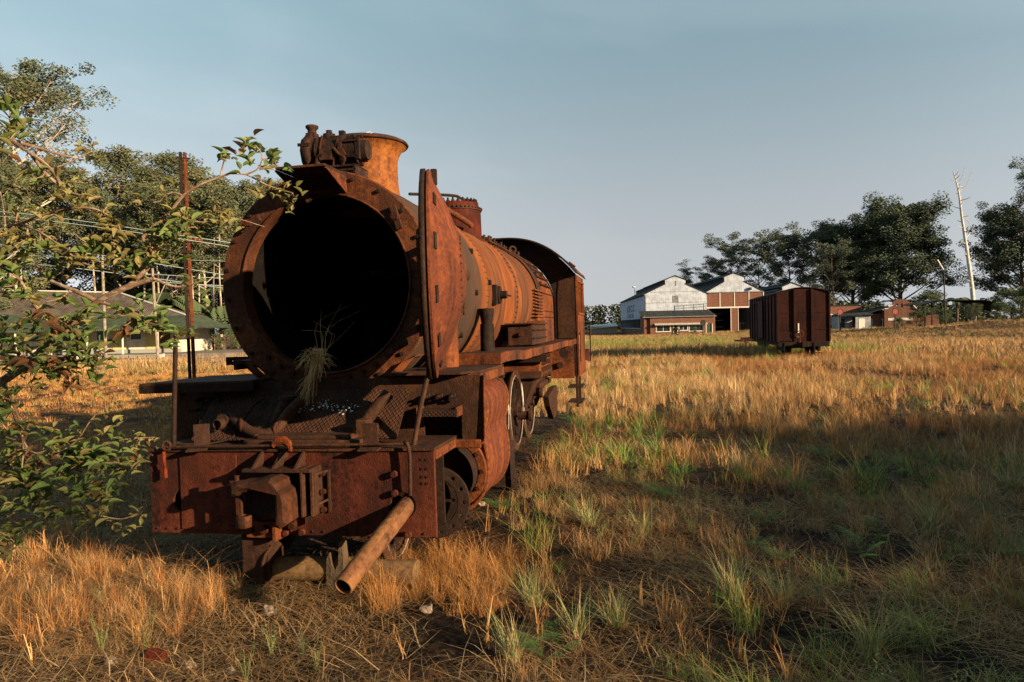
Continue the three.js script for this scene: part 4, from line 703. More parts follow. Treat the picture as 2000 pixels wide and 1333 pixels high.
  for (const z of [-3.75, -5.05, -6.35, -7.6]) part('axle', [bar([-0.6, 0.69, z], [0.6, 0.69, z], 0.08)], M.dark);
  part('crank_pin', [cyl(0.07, 0.07, 0.2, 0.78, 0.6, -6.35, 'x', 12), cyl(0.09, 0.09, 0.04, 0.88, 0.6, -6.35, 'x', 12)], M.brown);
  part('crank_pin', [cyl(0.07, 0.07, 0.2, 0.78, 0.86, -7.6, 'x', 12), cyl(0.1, 0.1, 0.05, 0.88, 0.86, -7.6, 'x', 12)], M.brown);
  part('motion_bracket', [bx(0.06, 0.7, 0.16, 1.0, 1.3, -3.1), bx(0.5, 0.16, 0.14, 0.8, 1.5, -3.1), beam([1.0, 1.2, -3.1], [1.05, 0.55, -3.6], 0.08, 0.12), beam([1.05, 0.62, -3.6], [1.06, 0.02, -3.62], 0.09, 0.1)], M.dark);
  part('slide_bar', [bx(0.1, 0.08, 1.2, 1.05, 0.98, -2.5), bx(0.1, 0.08, 1.2, 1.05, 0.62, -2.5)], M.brown);
  part('equalising_beam', [rb(0.16, 0.1, 1.5, 0.8, 0.98, -8.3, 0.02), ext(shape([[0, 0], [0.9, 0.1], [1.3, 0.1], [1.3, -0.45], [0.7, -0.5], [0.2, -0.2]]), 0.1, 0.86, 0.75, -7.9, 0, Math.PI / 2, 0)], M.brown);
  part('ash_pan', [ext(shape([[-0.6, 0], [0.6, 0], [0.85, 0.6], [-0.85, 0.6]]), 1.9, 0, 0.5, -8.9)], M.brown);
  part('foundation_ring', [bx(1.98, 0.12, 2.15, 0, 1.22, -8.0)], M.brown);

  // --- cab
  const cab = new THREE.Group(); cab.name = 'cab'; LOCO.add(cab);
  const W = 1.42, cf = -8.95, cr = -10.5;
  const arc = []; for (let k = 0; k <= 24; k++) { const t = k / 24 * 2 - 1; arc.push([t * (W + 0.02), 3.78 - 0.74 * Math.pow(Math.abs(t), 2.5)]); }
  const cfw = shape([[-W, 1.05], [-W, 3.0], ...arc, [W, 3.0], [W, 1.05]]);
  { const h = new THREE.Path(); h.moveTo(-1.0, 1.2); h.lineTo(-1.0, BY); h.absarc(0, BY, 1.0, Math.PI, 0, true); h.lineTo(1.0, 1.2); h.lineTo(-1.0, 1.2); cfw.holes.push(h); }
  for (const s of [-1]) { const h = new THREE.Path([[s * 1.14, 2.35], [s * 1.36, 2.35], [s * 1.36, 2.85], [s * 1.14, 2.85]].map(([x, y]) => new THREE.Vector2(x, y))); cfw.holes.push(h); }
  mesh('front_wall', [ext(cfw, 0.02, 0, 0, cf - 0.02)], M.dark, cab);  // shade of the roof overhang is put into this wall as dark iron
  mesh('front_panel', [ext(shape([[1.06, 1.8], [1.4, 1.8], [1.4, 2.95], [1.1, 3.0], [1.06, 2.6]]), 0.012, 0, 0, cf + 0.004)], M.brown, cab);
  for (const s of [-1, 1]) {
    const sw = shape(rect(0, 1.05, cf - cr, 3.04), [hole(0.14, 2.3, 0.6, 2.9), hole(0.72, 2.3, 1.3, 2.9), hole(0.3, 1.3, 0.62, 1.9)]);
    const side = mesh('side_wall', [ext(sw, 0.02, s * W - (s > 0 ? 0 : 0.02), 0, cf, 0, Math.PI / 2, 0)], M.rust, cab);
    mesh('window_frame', [beam([s * (W + 0.03), 2.28, cf - 0.1], [s * (W + 0.03), 2.28, cr + 0.1], 0.03, 0.04), beam([s * (W + 0.03), 2.93, cf - 0.1], [s * (W + 0.03), 2.93, cr + 0.1], 0.03, 0.04), ...[0.1, 0.66, 1.34].map((q) => beam([s * (W + 0.03), 2.3, cf - q], [s * (W + 0.03), 2.92, cf - q], 0.03, 0.04))], M.rust, side);
    mesh('beading', [beam([s * (W + 0.02), 1.08, cf - 0.01], [s * (W + 0.02), 3.02, cf - 0.01], 0.03, 0.04), beam([s * (W + 0.02), 1.06, cf], [s * (W + 0.02), 1.06, cr], 0.03, 0.05), beam([s * (W + 0.02), 2.12, cf], [s * (W + 0.02), 2.12, cr], 0.02, 0.04)], M.rust, side);
  }
  const roofO = arc.map(([x, y]) => [x * 1.03, y + 0.03]), roofI = arc.map(([x, y]) => [x * 1.03, y]).reverse();
  const roof = mesh('cab_roof', [ext(shape([...roofO, ...roofI]), 1.95, 0, 0, cr - 0.15)], M.dark, cab);
  mesh('roof_rim', [new THREE.TubeGeometry(new THREE.CatmullRomCurve3(roofO.map(([x, y]) => V(x, y - 0.02, cr + 1.8))), 48, 0.02, 5)], M.dark, roof);
  mesh('rain_strip', [beam([1.45, 3.1, cf + 0.1], [1.45, 3.1, cr], 0.05, 0.03), beam([1.3, 3.3, cf - 0.1], [1.42, 3.2, cf - 0.12], 0.2, 0.02)], M.rust, roof);
  mesh('rear_post', [bx(0.06, 2.0, 0.06, 1.38, 2.05, cr), bx(0.06, 2.0, 0.06, -1.38, 2.05, cr)], M.brown, cab);
  mesh('cab_floor', [bx(2.8, 0.05, 1.5, 0, 1.2, -9.72)], M.dark, cab);
  mesh('back_head', [ext(fbS, 0.03, 0, BY, -9.2, 0, 0, 0, 0, 20)], M.dark, cab);
  mesh('cab_step', [bx(0.05, 0.7, 0.05, 1.36, 0.75, -9.3), bx(0.05, 0.7, 0.05, 1.36, 0.75, -9.9), bx(0.3, 0.03, 0.66, 1.32, 0.5, -9.6), bx(0.3, 0.03, 0.66, 1.32, 0.8, -9.6)], M.brown, cab);
  mesh('handrail', [tube([[1.5, 2.05, -10.4], [1.56, 2.02, -10.42], [1.56, 1.3, -10.42], [1.5, 1.27, -10.4]], 0.016, 14, 6)], M.dark, cab);
  mesh('pull_bracket', [rb(0.5, 0.18, 0.4, 1.1, 1.2, -10.9, 0.02), bx(0.22, 0.26, 0.25, 1.35, 1.38, -11.2, 0, 0.2, 0)], M.red, cab);
  mesh('lower_panel', [ext(shape(rect(-0.45, 1.04, 0, 1.75), [[-0.2, 1.52, 0.09]]), 0.02, 1.4, 0, -8.5)], M.rust, cab);
  part('side_pump', [cyl(0.06, 0.06, 0.12, 1.15, 1.3, -8.4, 'z', 12), cyl(0.05, 0.05, 0.3, 1.15, 1.3, -8.6, 'z', 12)], M.brown);
  // lower firebox side with stay heads between board and wheels
  { const o = []; for (let i = 0; i < 5; i++) for (let j = 0; j < 5; j++) o.push(cyl(0.035, 0.03, 0.04, 0.99, 1.62 - j * 0.11, -7.15 - i * 0.22, 'x', 8)); part('plug_rows', o, M.bolt, fb).userData.kind = 'stuff'; }
}
// ---------------------------------------------------------------- loose things at the front of the locomotive (same frame, but things of their own)
const inLoco = (x, y, z) => LOCO.localToWorld(V(x, y, z));
LOCO.updateMatrixWorld(true);
function locoThing(name, label, category, x, y, z) { const w = inLoco(x, y, z); return thing(name, label, category, [w.x, w.y, w.z], -TH); }
{
  const p = locoThing('steel_pipe', 'long brown steel pipe sticking out of the buffer beam and drooping to the ground', 'pipe', 0, 0, 0);
  const a = V(0.99, 0.79, -0.2), b = V(0.775, 0.37, 0.75);
  const d = b.clone().sub(a), len = d.length(), g = new THREE.LatheGeometry([[0.054, 0.02], [0.054, len], [0.06, len + 0.003], [0.068, len], [0.069, len * 0.5], [0.067, 0]].map(([r, y]) => new THREE.Vector2(r, y)), 32);
  _m.compose(a, _q.setFromUnitVectors(V(0, 1, 0), d.clone().normalize()), V(1, 1, 1)); g.applyMatrix4(_m);
  mesh('pipe_wall', [g], iron(rustMap(97, [0.05, 0.024, 0.015], [0.13, 0.056, 0.024], [0.2, 0.093, 0.036], { stain: 0.45 })), p);
  const e = a.clone().addScaledVector(d, 0.97), g2 = new THREE.CylinderGeometry(0.055, 0.055, 0.02, 20); _m.compose(e, _q, V(1, 1, 1)); g2.applyMatrix4(_m); mesh('dark_bore_disc', [g2], M.sootShade, p);  // added disc inside the open end, bore shade put into its colour
  const wood = std({ map: rep(dataTex(256, 256, (u, v) => { const n = fbm(u * 40, v * 4, 301, 4, 40, 4), k = 0.5 + 0.8 * n; return [0.085 * k, 0.06 * k, 0.038 * k]; }, true), 1), bumpMap: rep(pitTex, 1), bumpScale: 0.01 });
  const logg = locoThing('wooden_log', 'round brown log lying across the ground under the buffer beam', 'log', 0, 0, 0);
  mesh('log_body', [warp(new THREE.CylinderGeometry(0.095, 0.1, 1.32, 20, 8).rotateZ(Math.PI / 2).translate(0.32, 0.16, -0.12), 0.03, 4, 31)], std({ map: rep(rustMap(103, [0.05, 0.03, 0.018], [0.12, 0.07, 0.035], [0.2, 0.12, 0.05]), 0.5), roughness: 1 }), logg);
  const blk = locoThing('timber_block', 'upright weathered timber packing block below the coupler', 'timber', 0, 0, 0);
  mesh('block_body', [warp(new THREE.BoxGeometry(0.22, 0.46, 0.2, 4, 6, 3).translate(-0.28, 0.2, -0.08), 0.02, 5, 41)], M.brown, blk);
  mesh('strap', [tube([[-0.15, 0.38, 0.0], [-0.2, 0.3, 0.03], [-0.22, 0.18, 0.04], [-0.215, 0.05, 0.03]], 0.016, 12, 6)], M.brown, blk);
  const bl2 = locoThing('timber_block', 'split grey timber stump standing under the right of the buffer beam', 'timber', 0, 0, 0);
  mesh('stump', [warp(ext(shape([[-0.07, 0], [0.07, 0], [0.075, 0.3], [0.07, 0.44], [0.05, 0.43], [0.035, 0.26], [0.01, 0.2], [-0.02, 0.24], [-0.04, 0.33], [-0.06, 0.28]]), 0.09, 0.36, 0.0, -0.1), 0.02, 7, 51)], wood, bl2);
  // bunch of dry grass hanging out of the smokebox mouth
  const st = locoThing('dry_grass_bunch', 'bunch of pale dry straw hanging out of the open smokebox', 'dry grass', 0, 0, 0), r = rng(404), o = [], o2 = [];
  const strand = (pts, w) => taper(pts, w, w * 0.5, 6, 4);
  for (let k = 0; k < 130; k++) {
    const a = r() * 6.28, c = V(-0.03 + (r() - 0.5) * 0.06, 1.79 + (r() - 0.5) * 0.08, -0.6), l = 0.05 + r() * 0.085;
    o.push(strand([c.clone().add(V(Math.cos(a) * 0.02, -0.03, 0)), c.clone().add(V(Math.cos(a) * l * 0.7, Math.sin(a) * l * 0.6 + 0.03, (r() - 0.3) * 0.1)), c.clone().add(V(Math.cos(a) * l * 1.25, Math.sin(a) * l * 0.9 - 0.06 * r(), (r() - 0.3) * 0.16))], 0.0028));
  }
  for (let k = 0; k < 46; k++) { const x = -0.04 + (r() - 0.5) * 0.07, e = 1.42 + r() * 0.22; o2.push(strand([V(x + (r() - 0.5) * 0.05, 1.9, -0.66), V(x, 1.72, -0.58 + r() * 0.05), V(x - 0.05 + (r() - 0.5) * 0.13, e, -0.42 - r() * 0.1)], 0.0032)); }
  for (let k = 0; k < 9; k++) { const x = -0.05 + (r() - 0.5) * 0.1; o2.push(strand([V(x, 1.84, -0.75), V(x + (r() - 0.6) * 0.25, 2.0 + r() * 0.12, -0.85 - r() * 0.2), V(x + (r() - 0.6) * 0.55, 2.02 + r() * 0.3, -0.9 - r() * 0.3)], 0.002)); }
  const straw = std({ color: new THREE.Color(0.62, 0.42, 0.19), roughness: 0.9 }), straw2 = std({ color: new THREE.Color(0.56, 0.36, 0.16), roughness: 0.9 });
  mesh('straw_tuft', o, straw, st); mesh('hanging_stalks', o2, straw2, st);
}
// ---------------------------------------------------------------- the goods wagon
const wagonRed = iron(rustMap(131, [0.01, 0.0035, 0.003], [0.024, 0.0058, 0.004], [0.038, 0.0085, 0.0055], { stain: 0.5 }));
{
  const w = thing('goods_wagon', 'dark red rusty goods wagon with an arched roof standing in the field', 'wagon', [15.15, 0.2, -37.2], -11.2 * D2R);
  const W = 1.3, L = 11, y0 = 0.78, y1 = 3.3, yt = 3.58, arc = [];
  for (let k = 0; k <= 16; k++) { const t = k / 8 - 1; arc.push([t * W, yt - (yt - y1) * t * t]); }
  const endS = shape([[-W, y0], [W, y0], ...arc.slice().reverse()]);
  mesh('end_wall', [ext(endS, 0.03, 0, 0, -0.03)], wagonRed, w); mesh('end_wall', [ext(endS, 0.03, 0, 0, -L)], wagonRed, w);
  for (const x of [-0.43, 0.42]) mesh('end_post', [rb(0.12, y1 - y0 + 0.22, 0.1, x, (y0 + y1) / 2 + 0.1, 0.05, 0.01)], wagonRed, w);
  for (const x of [-1.27, 1.27]) mesh('corner_post', [rb(0.08, y1 - y0, 0.07, x, (y0 + y1) / 2, 0.03, 0.01)], wagonRed, w);
  for (const y of [1.42, 2.3]) mesh('end_seam', [bx(2.5, 0.03, 0.02, 0, y, 0.012)], wagonRed, w);
  for (const s of [-1, 1]) {
    mesh('side_wall', [bx(0.03, y1 - y0, L - 0.06, s * (W - 0.015), (y0 + y1) / 2, -L / 2)], wagonRed, w);
    for (let k = 0; k < 10; k++) mesh('side_rib', [bx(0.06, y1 - y0, 0.08, s * (W + 0.03), (y0 + y1) / 2, -0.5 - k * 1.11)], wagonRed, w);
    const d = mesh('sliding_door', [bx(0.05, 2.1, 2.0, s * (W + 0.07), 1.95, -5.5)], wagonRed, w); mesh('door_rail', [bx(0.06, 0.06, 4.2, s * (W + 0.1), 3.05, -6.4)], M.dark, d);
    mesh('sole_bar', [bx(0.1, 0.22, L, s * 1.1, 0.68, -L / 2)], M.dark, w);
  }
  const roofO = arc.map(([x, y]) => [x * 1.03, y + 0.04]), roofI = arc.map(([x, y]) => [x * 1.03, y + 0.005]).reverse();
  mesh('wagon_roof', [ext(shape([...roofO, ...roofI]), L + 0.16, 0, 0, -L - 0.08)], wagonRed, w);
  const hs = mesh('head_stock', [rb(2.5, 0.26, 0.14, 0, 0.66, 0.02, 0.01)], M.dark, w);
  mesh('coupler', [rb(0.24, 0.24, 0.4, 0, 0.66, 0.25, 0.03), rb(0.34, 0.3, 0.1, 0, 0.66, 0.42, 0.03)], M.dark, hs);
  mesh('end_panel', [rb(0.8, 0.45, 0.03, -0.85, 1.05, 0.04, 0.005)], wagonRed, w);
  mesh('end_step', [bx(0.06, 0.6, 0.06, 0.5, 0.45, 0.1), bx(0.06, 0.6, 0.06, -0.95, 0.45, 0.1), bx(0.4, 0.04, 0.2, 0.62, 0.2, 0.1)], M.dark, w);
  mesh('brake_wheel', [put(new THREE.TorusGeometry(0.16, 0.02, 6, 18), -0.2, 1.2, 0.18), bar([-0.2, 0.6, 0.14], [-0.2, 1.22, 0.14], 0.018)], M.rust, w);
  mesh('lamp_bracket', [bx(0.06, 0.5, 0.03, -0.25, 1.5, 0.03), bx(0.12, 0.06, 0.04, -0.3, 1.05, 0.06)], M.polished, w);
  for (const z of [-1.6, -9.3]) {
    const b = mesh('bogie', [bx(0.08, 0.22, 2.2, 0.85, 0.42, z), bx(0.08, 0.22, 2.2, -0.85, 0.42, z), bx(1.8, 0.2, 0.3, 0, 0.5, z)], M.dark, w);
    for (const dz of [-0.75, 0.75]) for (const s of [-1, 1]) mesh('wheel', [lat([[0.1, -0.05], [0.36, -0.05], [0.38, 0.05], [0.41, 0.07], [0.3, 0.08], [0.1, 0.06], [0, 0.06]], s * 0.6, 0.4, z + dz, 'x', 28)], M.dark, b);
    for (const dz of [-0.75, 0.75]) mesh('axle_box', [rb(0.16, 0.26, 0.3, 0.9, 0.38, z + dz, 0.02)], M.dark, b);
  }
  const fl = thing('flat_trolley', 'low rusty track trolley left of the goods wagon', 'trolley', [20.4, 0.05, -55], 0);
  mesh('deck', [rb(2.2, 0.12, 1.6, -2.0, 0.6, 0, 0.01)], wagonRed, fl); mesh('side_rail', [bx(2.2, 0.3, 0.06, -2.0, 0.72, 0.8)], wagonRed, fl); for (const x of [-2.7, -1.3]) mesh('wheel', [cyl(0.28, 0.28, 0.1, x, 0.28, 0.75, 'z', 20)], M.dark, fl);
}
// ---------------------------------------------------------------- materials of the buildings
const noiseTint = (seed, a, b, n = 10) => dataTex(256, 256, (u, v) => { const t = fbm(u * n, v * n, seed, 4, n, n), s = fbm(u * 50, v * 4, seed + 9, 3, 50, 4); return mix3(a, b, smooth(0.3, 0.7, t * 0.6 + s * 0.4)); }, true);
const corrB = dataTex(64, 8, (u) => 0.5 + 0.5 * Math.sin(u * Math.PI * 2 * 8));
const whiteSheet = std({ map: rep(noiseTint(151, [0.32, 0.36, 0.43], [0.47, 0.53, 0.63]), 0.16), bumpMap: rep(corrB, 0.6), bumpScale: 0.03, roughness: 0.7 });
const greySheet = std({ map: rep(noiseTint(161, [0.11, 0.125, 0.13], [0.21, 0.23, 0.235]), 0.2), bumpMap: rep(corrB, 0.6), bumpScale: 0.03, roughness: 0.75 });
const darkSheet = std({ map: rep(noiseTint(171, [0.018, 0.02, 0.022], [0.045, 0.048, 0.05]), 0.2), bumpMap: rep(corrB, 0.6), bumpScale: 0.03, roughness: 0.85 });
const brick = std({ map: rep(dataTex(512, 512, (u, v) => { const rows = 26, y = v * rows, row = Math.floor(y), x = u * 9 + (row % 2) * 0.5, col = Math.floor(x), fx = x - col, fy = y - row, mort = fx < 0.04 || fy < 0.1; const k = 0.75 + 0.5 * hash2(((col % 9) + 9) % 9, row, 5) + 0.3 * (fbm(u * 8, v * 8, 8, 3, 8, 8) - 0.5); return mort ? [0.17, 0.12, 0.095] : [0.155 * k, 0.068 * k, 0.046 * k]; }, true), 0.5), roughness: 0.95 });
const darkIn = std({ map: rep(noiseTint(141, [0.03, 0.027, 0.024], [0.055, 0.048, 0.042]), 0.5), roughness: 1 });
const trimW = std({ color: new THREE.Color(0.6, 0.58, 0.54), roughness: 0.8 });
const paneM = new THREE.MeshPhysicalMaterial({ color: new THREE.Color(0.02, 0.025, 0.028), roughness: 0.12, metalness: 0, side: THREE.DoubleSide });
const fadedPaint = std({ color: new THREE.Color(0.13, 0.14, 0.16), roughness: 0.9 });
const { FontLoader } = await import('three/addons/loaders/FontLoader.js'), { TextGeometry } = await import('three/addons/geometries/TextGeometry.js');
const font = await new FontLoader().loadAsync('fonts/droid/droid_sans_bold.typeface.json');
function text(str, size, depth) { const g = new TextGeometry(str, { font, size, depth, curveSegments: 3 }); g.computeBoundingBox(); return g; }
// a long shed with a roof monitor; local x right, z towards the camera, origin at the front left corner
function shed(label, pos, Wd, H, ridge, Ln, monW, o = {}) {
  const s = thing('engine_shed', label, 'shed', pos, -2.9 * D2R, 'engine sheds'), c = Wd / 2, mh = ridge - 0.95, slopeY = (x) => H + (mh - 0.15 - H) * (1 - Math.abs(x - c) / c) * 1.18;
  const mL = c - monW / 2, mR = c + monW / 2, yS = Math.min(slopeY(mL), mh);
  const holes = o.front ? [] : [];
  const fy = o.sheetFrom || 0;
  mesh('gable_wall', [ext(shape([[0, fy], [Wd, fy], [Wd, H], [mR, yS], [mR, mh + 0.2], [c, ridge], [mL, mh + 0.2], [mL, yS], [0, H]]), 0.15, 0, 0, -0.15)], whiteSheet, s);
  mesh('gable_wall', [ext(shape([[0, 0], [Wd, 0], [Wd, H], [mR, yS], [mR, mh + 0.2], [c, ridge], [mL, mh + 0.2], [mL, yS], [0, H]]), 0.15, 0, 0, -Ln)], whiteSheet, s);
  const rl = Math.hypot(mL, yS - H), an = Math.atan2(yS - H, mL);
  mesh('roof_slope', [bx(rl + 0.5, 0.12, Ln + 0.3, mL / 2 - 0.2, (H + yS) / 2 - 0.02, -Ln / 2, 0, 0, an)], darkSheet, s);
  mesh('roof_slope', [bx(rl + 0.5, 0.12, Ln + 0.3, Wd - mL / 2 + 0.2, (H + yS) / 2 - 0.02, -Ln / 2, 0, 0, -an)], darkSheet, s);
  const ml = Math.hypot(monW / 2, ridge - mh - 0.2), ma = Math.atan2(ridge - mh - 0.2, monW / 2);
  const mon = mesh('monitor_wall', [bx(0.12, mh + 0.2 - yS, Ln - 0.4, mL, (mh + 0.2 + yS) / 2, -Ln / 2), bx(0.12, mh + 0.2 - yS, Ln - 0.4, mR, (mh + 0.2 + yS) / 2, -Ln / 2)], darkSheet, s);
  mesh('monitor_roof', [bx(ml + 0.5, 0.1, Ln + 0.3, c - monW / 4 - 0.1, (ridge + mh + 0.2) / 2 + 0.05, -Ln / 2, 0, 0, ma), bx(ml + 0.5, 0.1, Ln + 0.3, c + monW / 4 + 0.1, (ridge + mh + 0.2) / 2 + 0.05, -Ln / 2, 0, 0, -ma)], darkSheet, s);
  mesh('ridge_trim', [beam([mL - 0.3, mh + 0.12, 0.06], [c, ridge + 0.1, 0.06], 0.12, 0.1), beam([mR + 0.3, mh + 0.12, 0.06], [c, ridge + 0.1, 0.06], 0.12, 0.1)], greySheet, s);
  if (o.left) {
    mesh('side_wall', [bx(0.15, H - 3.2, Ln, 0, (H + 3.2) / 2, -Ln / 2), bx(0.2, 1.3, Ln, 0, 0.65, -Ln / 2)], whiteSheet, s);
    mesh('brick_plinth', [bx(0.24, 1.2, Ln - 0.1, -0.02, 0.6, -Ln / 2)], brick, s);
    const n = 14;
    for (let k = 0; k <= n; k++) mesh('window_bar', [bx(0.1, 2.0, 0.16, -0.02, 2.3, -0.3 - k * (Ln - 0.6) / n)], greySheet, s);
  } else mesh('side_wall', [bx(0.15, H, Ln - 0.3, 0.0, H / 2, -Ln / 2)], whiteSheet, s);
  mesh('side_wall', [bx(0.15, H, Ln - 0.3, Wd, H / 2, -Ln / 2)], whiteSheet, s);
  return s;
}
{
  const A = shed('white corrugated shed with faded lettering on its left side wall', [26.1, 0, -140], 11.9, 7.9, 11.35, 46, 3.9, { left: true });
  mesh('gable_vent', [bx(1.1, 1.3, 0.06, 5.95, 6.9, 0.03)], greySheet, A); mesh('gable_stain', [bx(0.25, 1.0, 0.02, 6.0, 9.9, 0.012)], fadedPaint, A);
  for (const y of [6.2, 8.3]) mesh('sheet_lap', [bx(y > 7 ? 9.6 : 11.6, 0.06, 0.03, 5.95, y, 0.02)], greySheet, A);
  mesh('corner_pipe', [cyl(0.08, 0.08, 7.8, 0.15, 3.9, 0.15, 'y', 8)], greySheet, A);
  const ladder = mesh('handrail', [beam([6.2, 5.6, 0.3], [11.9, 5.9, 0.3], 0.06, 0.06), beam([6.2, 5.1, 0.3], [11.9, 5.4, 0.3], 0.05, 0.05), ...[6.2, 8, 9.9, 11.8].map((x) => bx(0.06, 1.3, 0.06, x, 5.1 + (x - 6) * 0.05, 0.3))], greySheet, A);
  // faded letters painted on the side wall (read along the wall, from far to near)
  const addT = (str, z, y, sz) => { const g = text(str, sz, 0.02); g.rotateY(-Math.PI / 2); g.scale(1, 1, 3.4); mesh('painted_lettering', [put(g, -0.085, y, z)], fadedPaint, A); };
  addT('EICC', -31, 4.9, 1.5); addT('CNCH', -31, 3.55, 1.0);
  const rl = thing('roof_lamp', 'small white lamp on a thin pole above the white shed', 'lamp', [25.9, 8.0, -150], 0); mesh('lamp_pole', [cyl(0.06, 0.06, 2.4, 0, 0.6, 0, 'y', 8)], greySheet, rl); mesh('lamp_head', [lat([[0.05, 0], [0.35, 0.15], [0.3, 0.35], [0, 0.4]], -0.2, 1.7, 0, 'y', 12)], trimW, rl);

  // brick lean-to office in front of the white shed
  const B = thing('brick_office', 'low brick office with white framed windows in front of the white shed', 'building', [24.9, 0, -134], -2.9 * D2R);
  mesh('front_wall', [ext(shape(rect(1.0, 0, 13, 3.4), [hole(2.1, 0.65, 4.7, 1.75), hole(5.4, 0, 6.0, 1.8), hole(6.3, 0.8, 7.9, 1.75), hole(8.2, 0.65, 10.7, 1.75), hole(11.4, 0, 12.4, 1.95)]), 0.25, 0, 0, -0.25)], brick, B);
  mesh('side_wall', [bx(0.25, 3.7, 5.6, 0.0, 1.85, -3.0), bx(0.25, 3.7, 5.6, 12.9, 1.85, -3.0), bx(1.0, 3.4, 0.25, 0.5, 1.7, -0.5)], brick, B);
  mesh('inner_wall', [bx(12.4, 3.2, 0.2, 6.8, 1.6, -5.4)], brick, B);
  const rf = mesh('lean_to_roof', [bx(13.6, 0.1, 6.3, 6.4, 4.0, -2.9, 0.2, 0, 0)], darkSheet, B); mesh('gutter', [bx(13.6, 0.14, 0.14, 6.4, 3.36, 0.3)], greySheet, rf);
  for (const [x0, x1, y0, y1] of [[2.1, 4.7, 0.65, 1.75], [6.3, 7.9, 0.8, 1.75], [8.2, 10.7, 0.65, 1.75]]) {
    const wd = mesh('window', [bx(x1 - x0 + 0.3, 0.15, 0.12, (x0 + x1) / 2, y0 - 0.02, 0.03), bx(x1 - x0 + 0.3, 0.12, 0.12, (x0 + x1) / 2, y1 + 0.02, 0.03), bx(0.15, y1 - y0, 0.12, x0, (y0 + y1) / 2, 0.03), bx(0.15, y1 - y0, 0.12, x1, (y0 + y1) / 2, 0.03)], trimW, B);
    mesh('pane', [bx(x1 - x0 - 0.1, y1 - y0 - 0.1, 0.02, (x0 + x1) / 2, (y0 + y1) / 2, -0.1)], paneM, wd); mesh('mullion', [bx(0.08, y1 - y0, 0.06, (x0 + x1) / 2, (y0 + y1) / 2, -0.05)], trimW, wd);
  }
  for (const x of [5.3, 6.05, 11.3, 12.45]) mesh('door_post', [bx(0.14, 1.95, 0.1, x, 0.97, 0.03)], trimW, B);
  mesh('door', [bx(0.9, 1.9, 0.05, 11.9, 0.95, -0.12)], std({ color: new THREE.Color(0.05, 0.07, 0.05) }), B);
  mesh('awning', [bx(9.7, 0.06, 0.9, 6.6, 2.02, 0.42, 0.35, 0, 0)], std({ map: rep(noiseTint(181, [0.3, 0.28, 0.24], [0.5, 0.48, 0.42]), 0.3) }), B);

  // second shed with brick front and tall openings
  const C = shed('shed with white gable above a red brick front and two tall openings', [38.1, 0, -140.6], 11.2, 8.0, 11.7, 44, 3.8, { sheetFrom: 8.0 });
  for (let k = 0; k < 4; k++) mesh('brick_panel', [bx(2.66, 2.85, 0.2, 1.4 + k * 2.8, 6.55, -0.12)], brick, C);
  for (let k = 0; k <= 4; k++) mesh('panel_strip', [bx(0.14, 2.9, 0.14, k * 2.8 + (k ? 0 : 0.05), 6.55, 0.0)], trimW, C);
  mesh('lintel', [bx(11.2, 0.25, 0.3, 5.6, 5.05, 0)], trimW, C); mesh('top_strip', [bx(11.2, 0.15, 0.3, 5.6, 8.02, 0)], greySheet, C);
  mesh('pier', [bx(1.4, 5, 0.4, 5.55, 2.5, -0.1)], brick, C); mesh('pier', [bx(0.7, 5, 0.4, 0.3, 2.5, -0.1)], brick, C); mesh('pier', [bx(0.7, 5, 0.4, 10.9, 2.5, -0.1)], brick, C);
  for (const x of [4.85, 6.25]) mesh('pier_edge', [bx(0.1, 5, 0.1, x, 2.5, 0.12)], trimW, C);
  mesh('inner_floor', [bx(11, 0.05, 40, 5.6, 0.05, -20)], std({ color: new THREE.Color(0.11, 0.09, 0.07) }), C); 
  for (let k = 0; k < 9; k++) mesh('inner_post', [bx(0.18, 4.6, 0.18, 0.9 + (k % 5) * 0.75, 2.3, -3 - k * 2)], greySheet, C);
  for (const y of [1.2, 2.6, 3.9]) mesh('inner_rail', [bx(4, 0.12, 0.1, 2.8, y, -6)], greySheet, C);
  mesh('work_bench', [bx(4, 0.15, 1, 8.4, 1.9, -2), bx(0.15, 1.9, 1, 7, 0.95, -2), bx(0.15, 1.9, 1, 10, 0.95, -2)], wagonRed, C);
  mesh('gable_lamp', [bx(0.5, 0.5, 0.4, 8.6, 8.6, 0.3)], darkIn, C);

  // third shed, only its roof shows
  const E = shed('third shed whose grey roof and white gable show above the wagon', [49.6, 0, -141.2], 11.2, 7.0, 9.6, 40, 3.6, {});
  mesh('louvre', [bx(0.05, 0.2, 30, 3.4, 8.4, -16), bx(0.05, 0.2, 30, 3.4, 8.0, -16)], greySheet, E);

  // brick house with stepped gable
  const Hs = thing('brick_house', 'brick house with stepped gable and dark tin roof before the big trees', 'house', [59.85, 0.3, -115], -14 * D2R);
  const gb = shape([[0, 0], [4.6, 0], [4.6, 3.3], [3.9, 3.7], [3.9, 4.3], [3.1, 4.9], [1.9, 4.95], [1.2, 4.5], [1.2, 3.9], [0.5, 3.5], [0, 3.4]], [hole(1.75, 3.6, 2.0, 4.25), hole(2.45, 3.6, 2.7, 4.25)]);
  mesh('gable_wall', [ext(gb, 0.3, 0, 0, -0.3)], brick, Hs);
  mesh('gable_coping', [beam([0, 3.42, 0], [0.55, 3.52, 0], 0.4, 0.14), beam([0.5, 3.95, 0], [1.25, 4.0, 0], 0.35, 0.14), beam([3.85, 4.3, 0], [4.65, 3.4, 0], 0.35, 0.14)], trimW, Hs);
  mesh('side_wall', [bx(0.3, 3.2, 9, 0, 1.6, -4.8), bx(0.3, 3.2, 9, 4.6, 1.6, -4.8)], brick, Hs);
  mesh('white_band', [bx(3.6, 0.4, 0.06, 2.3, 1.75, 0.02)], trimW, Hs);
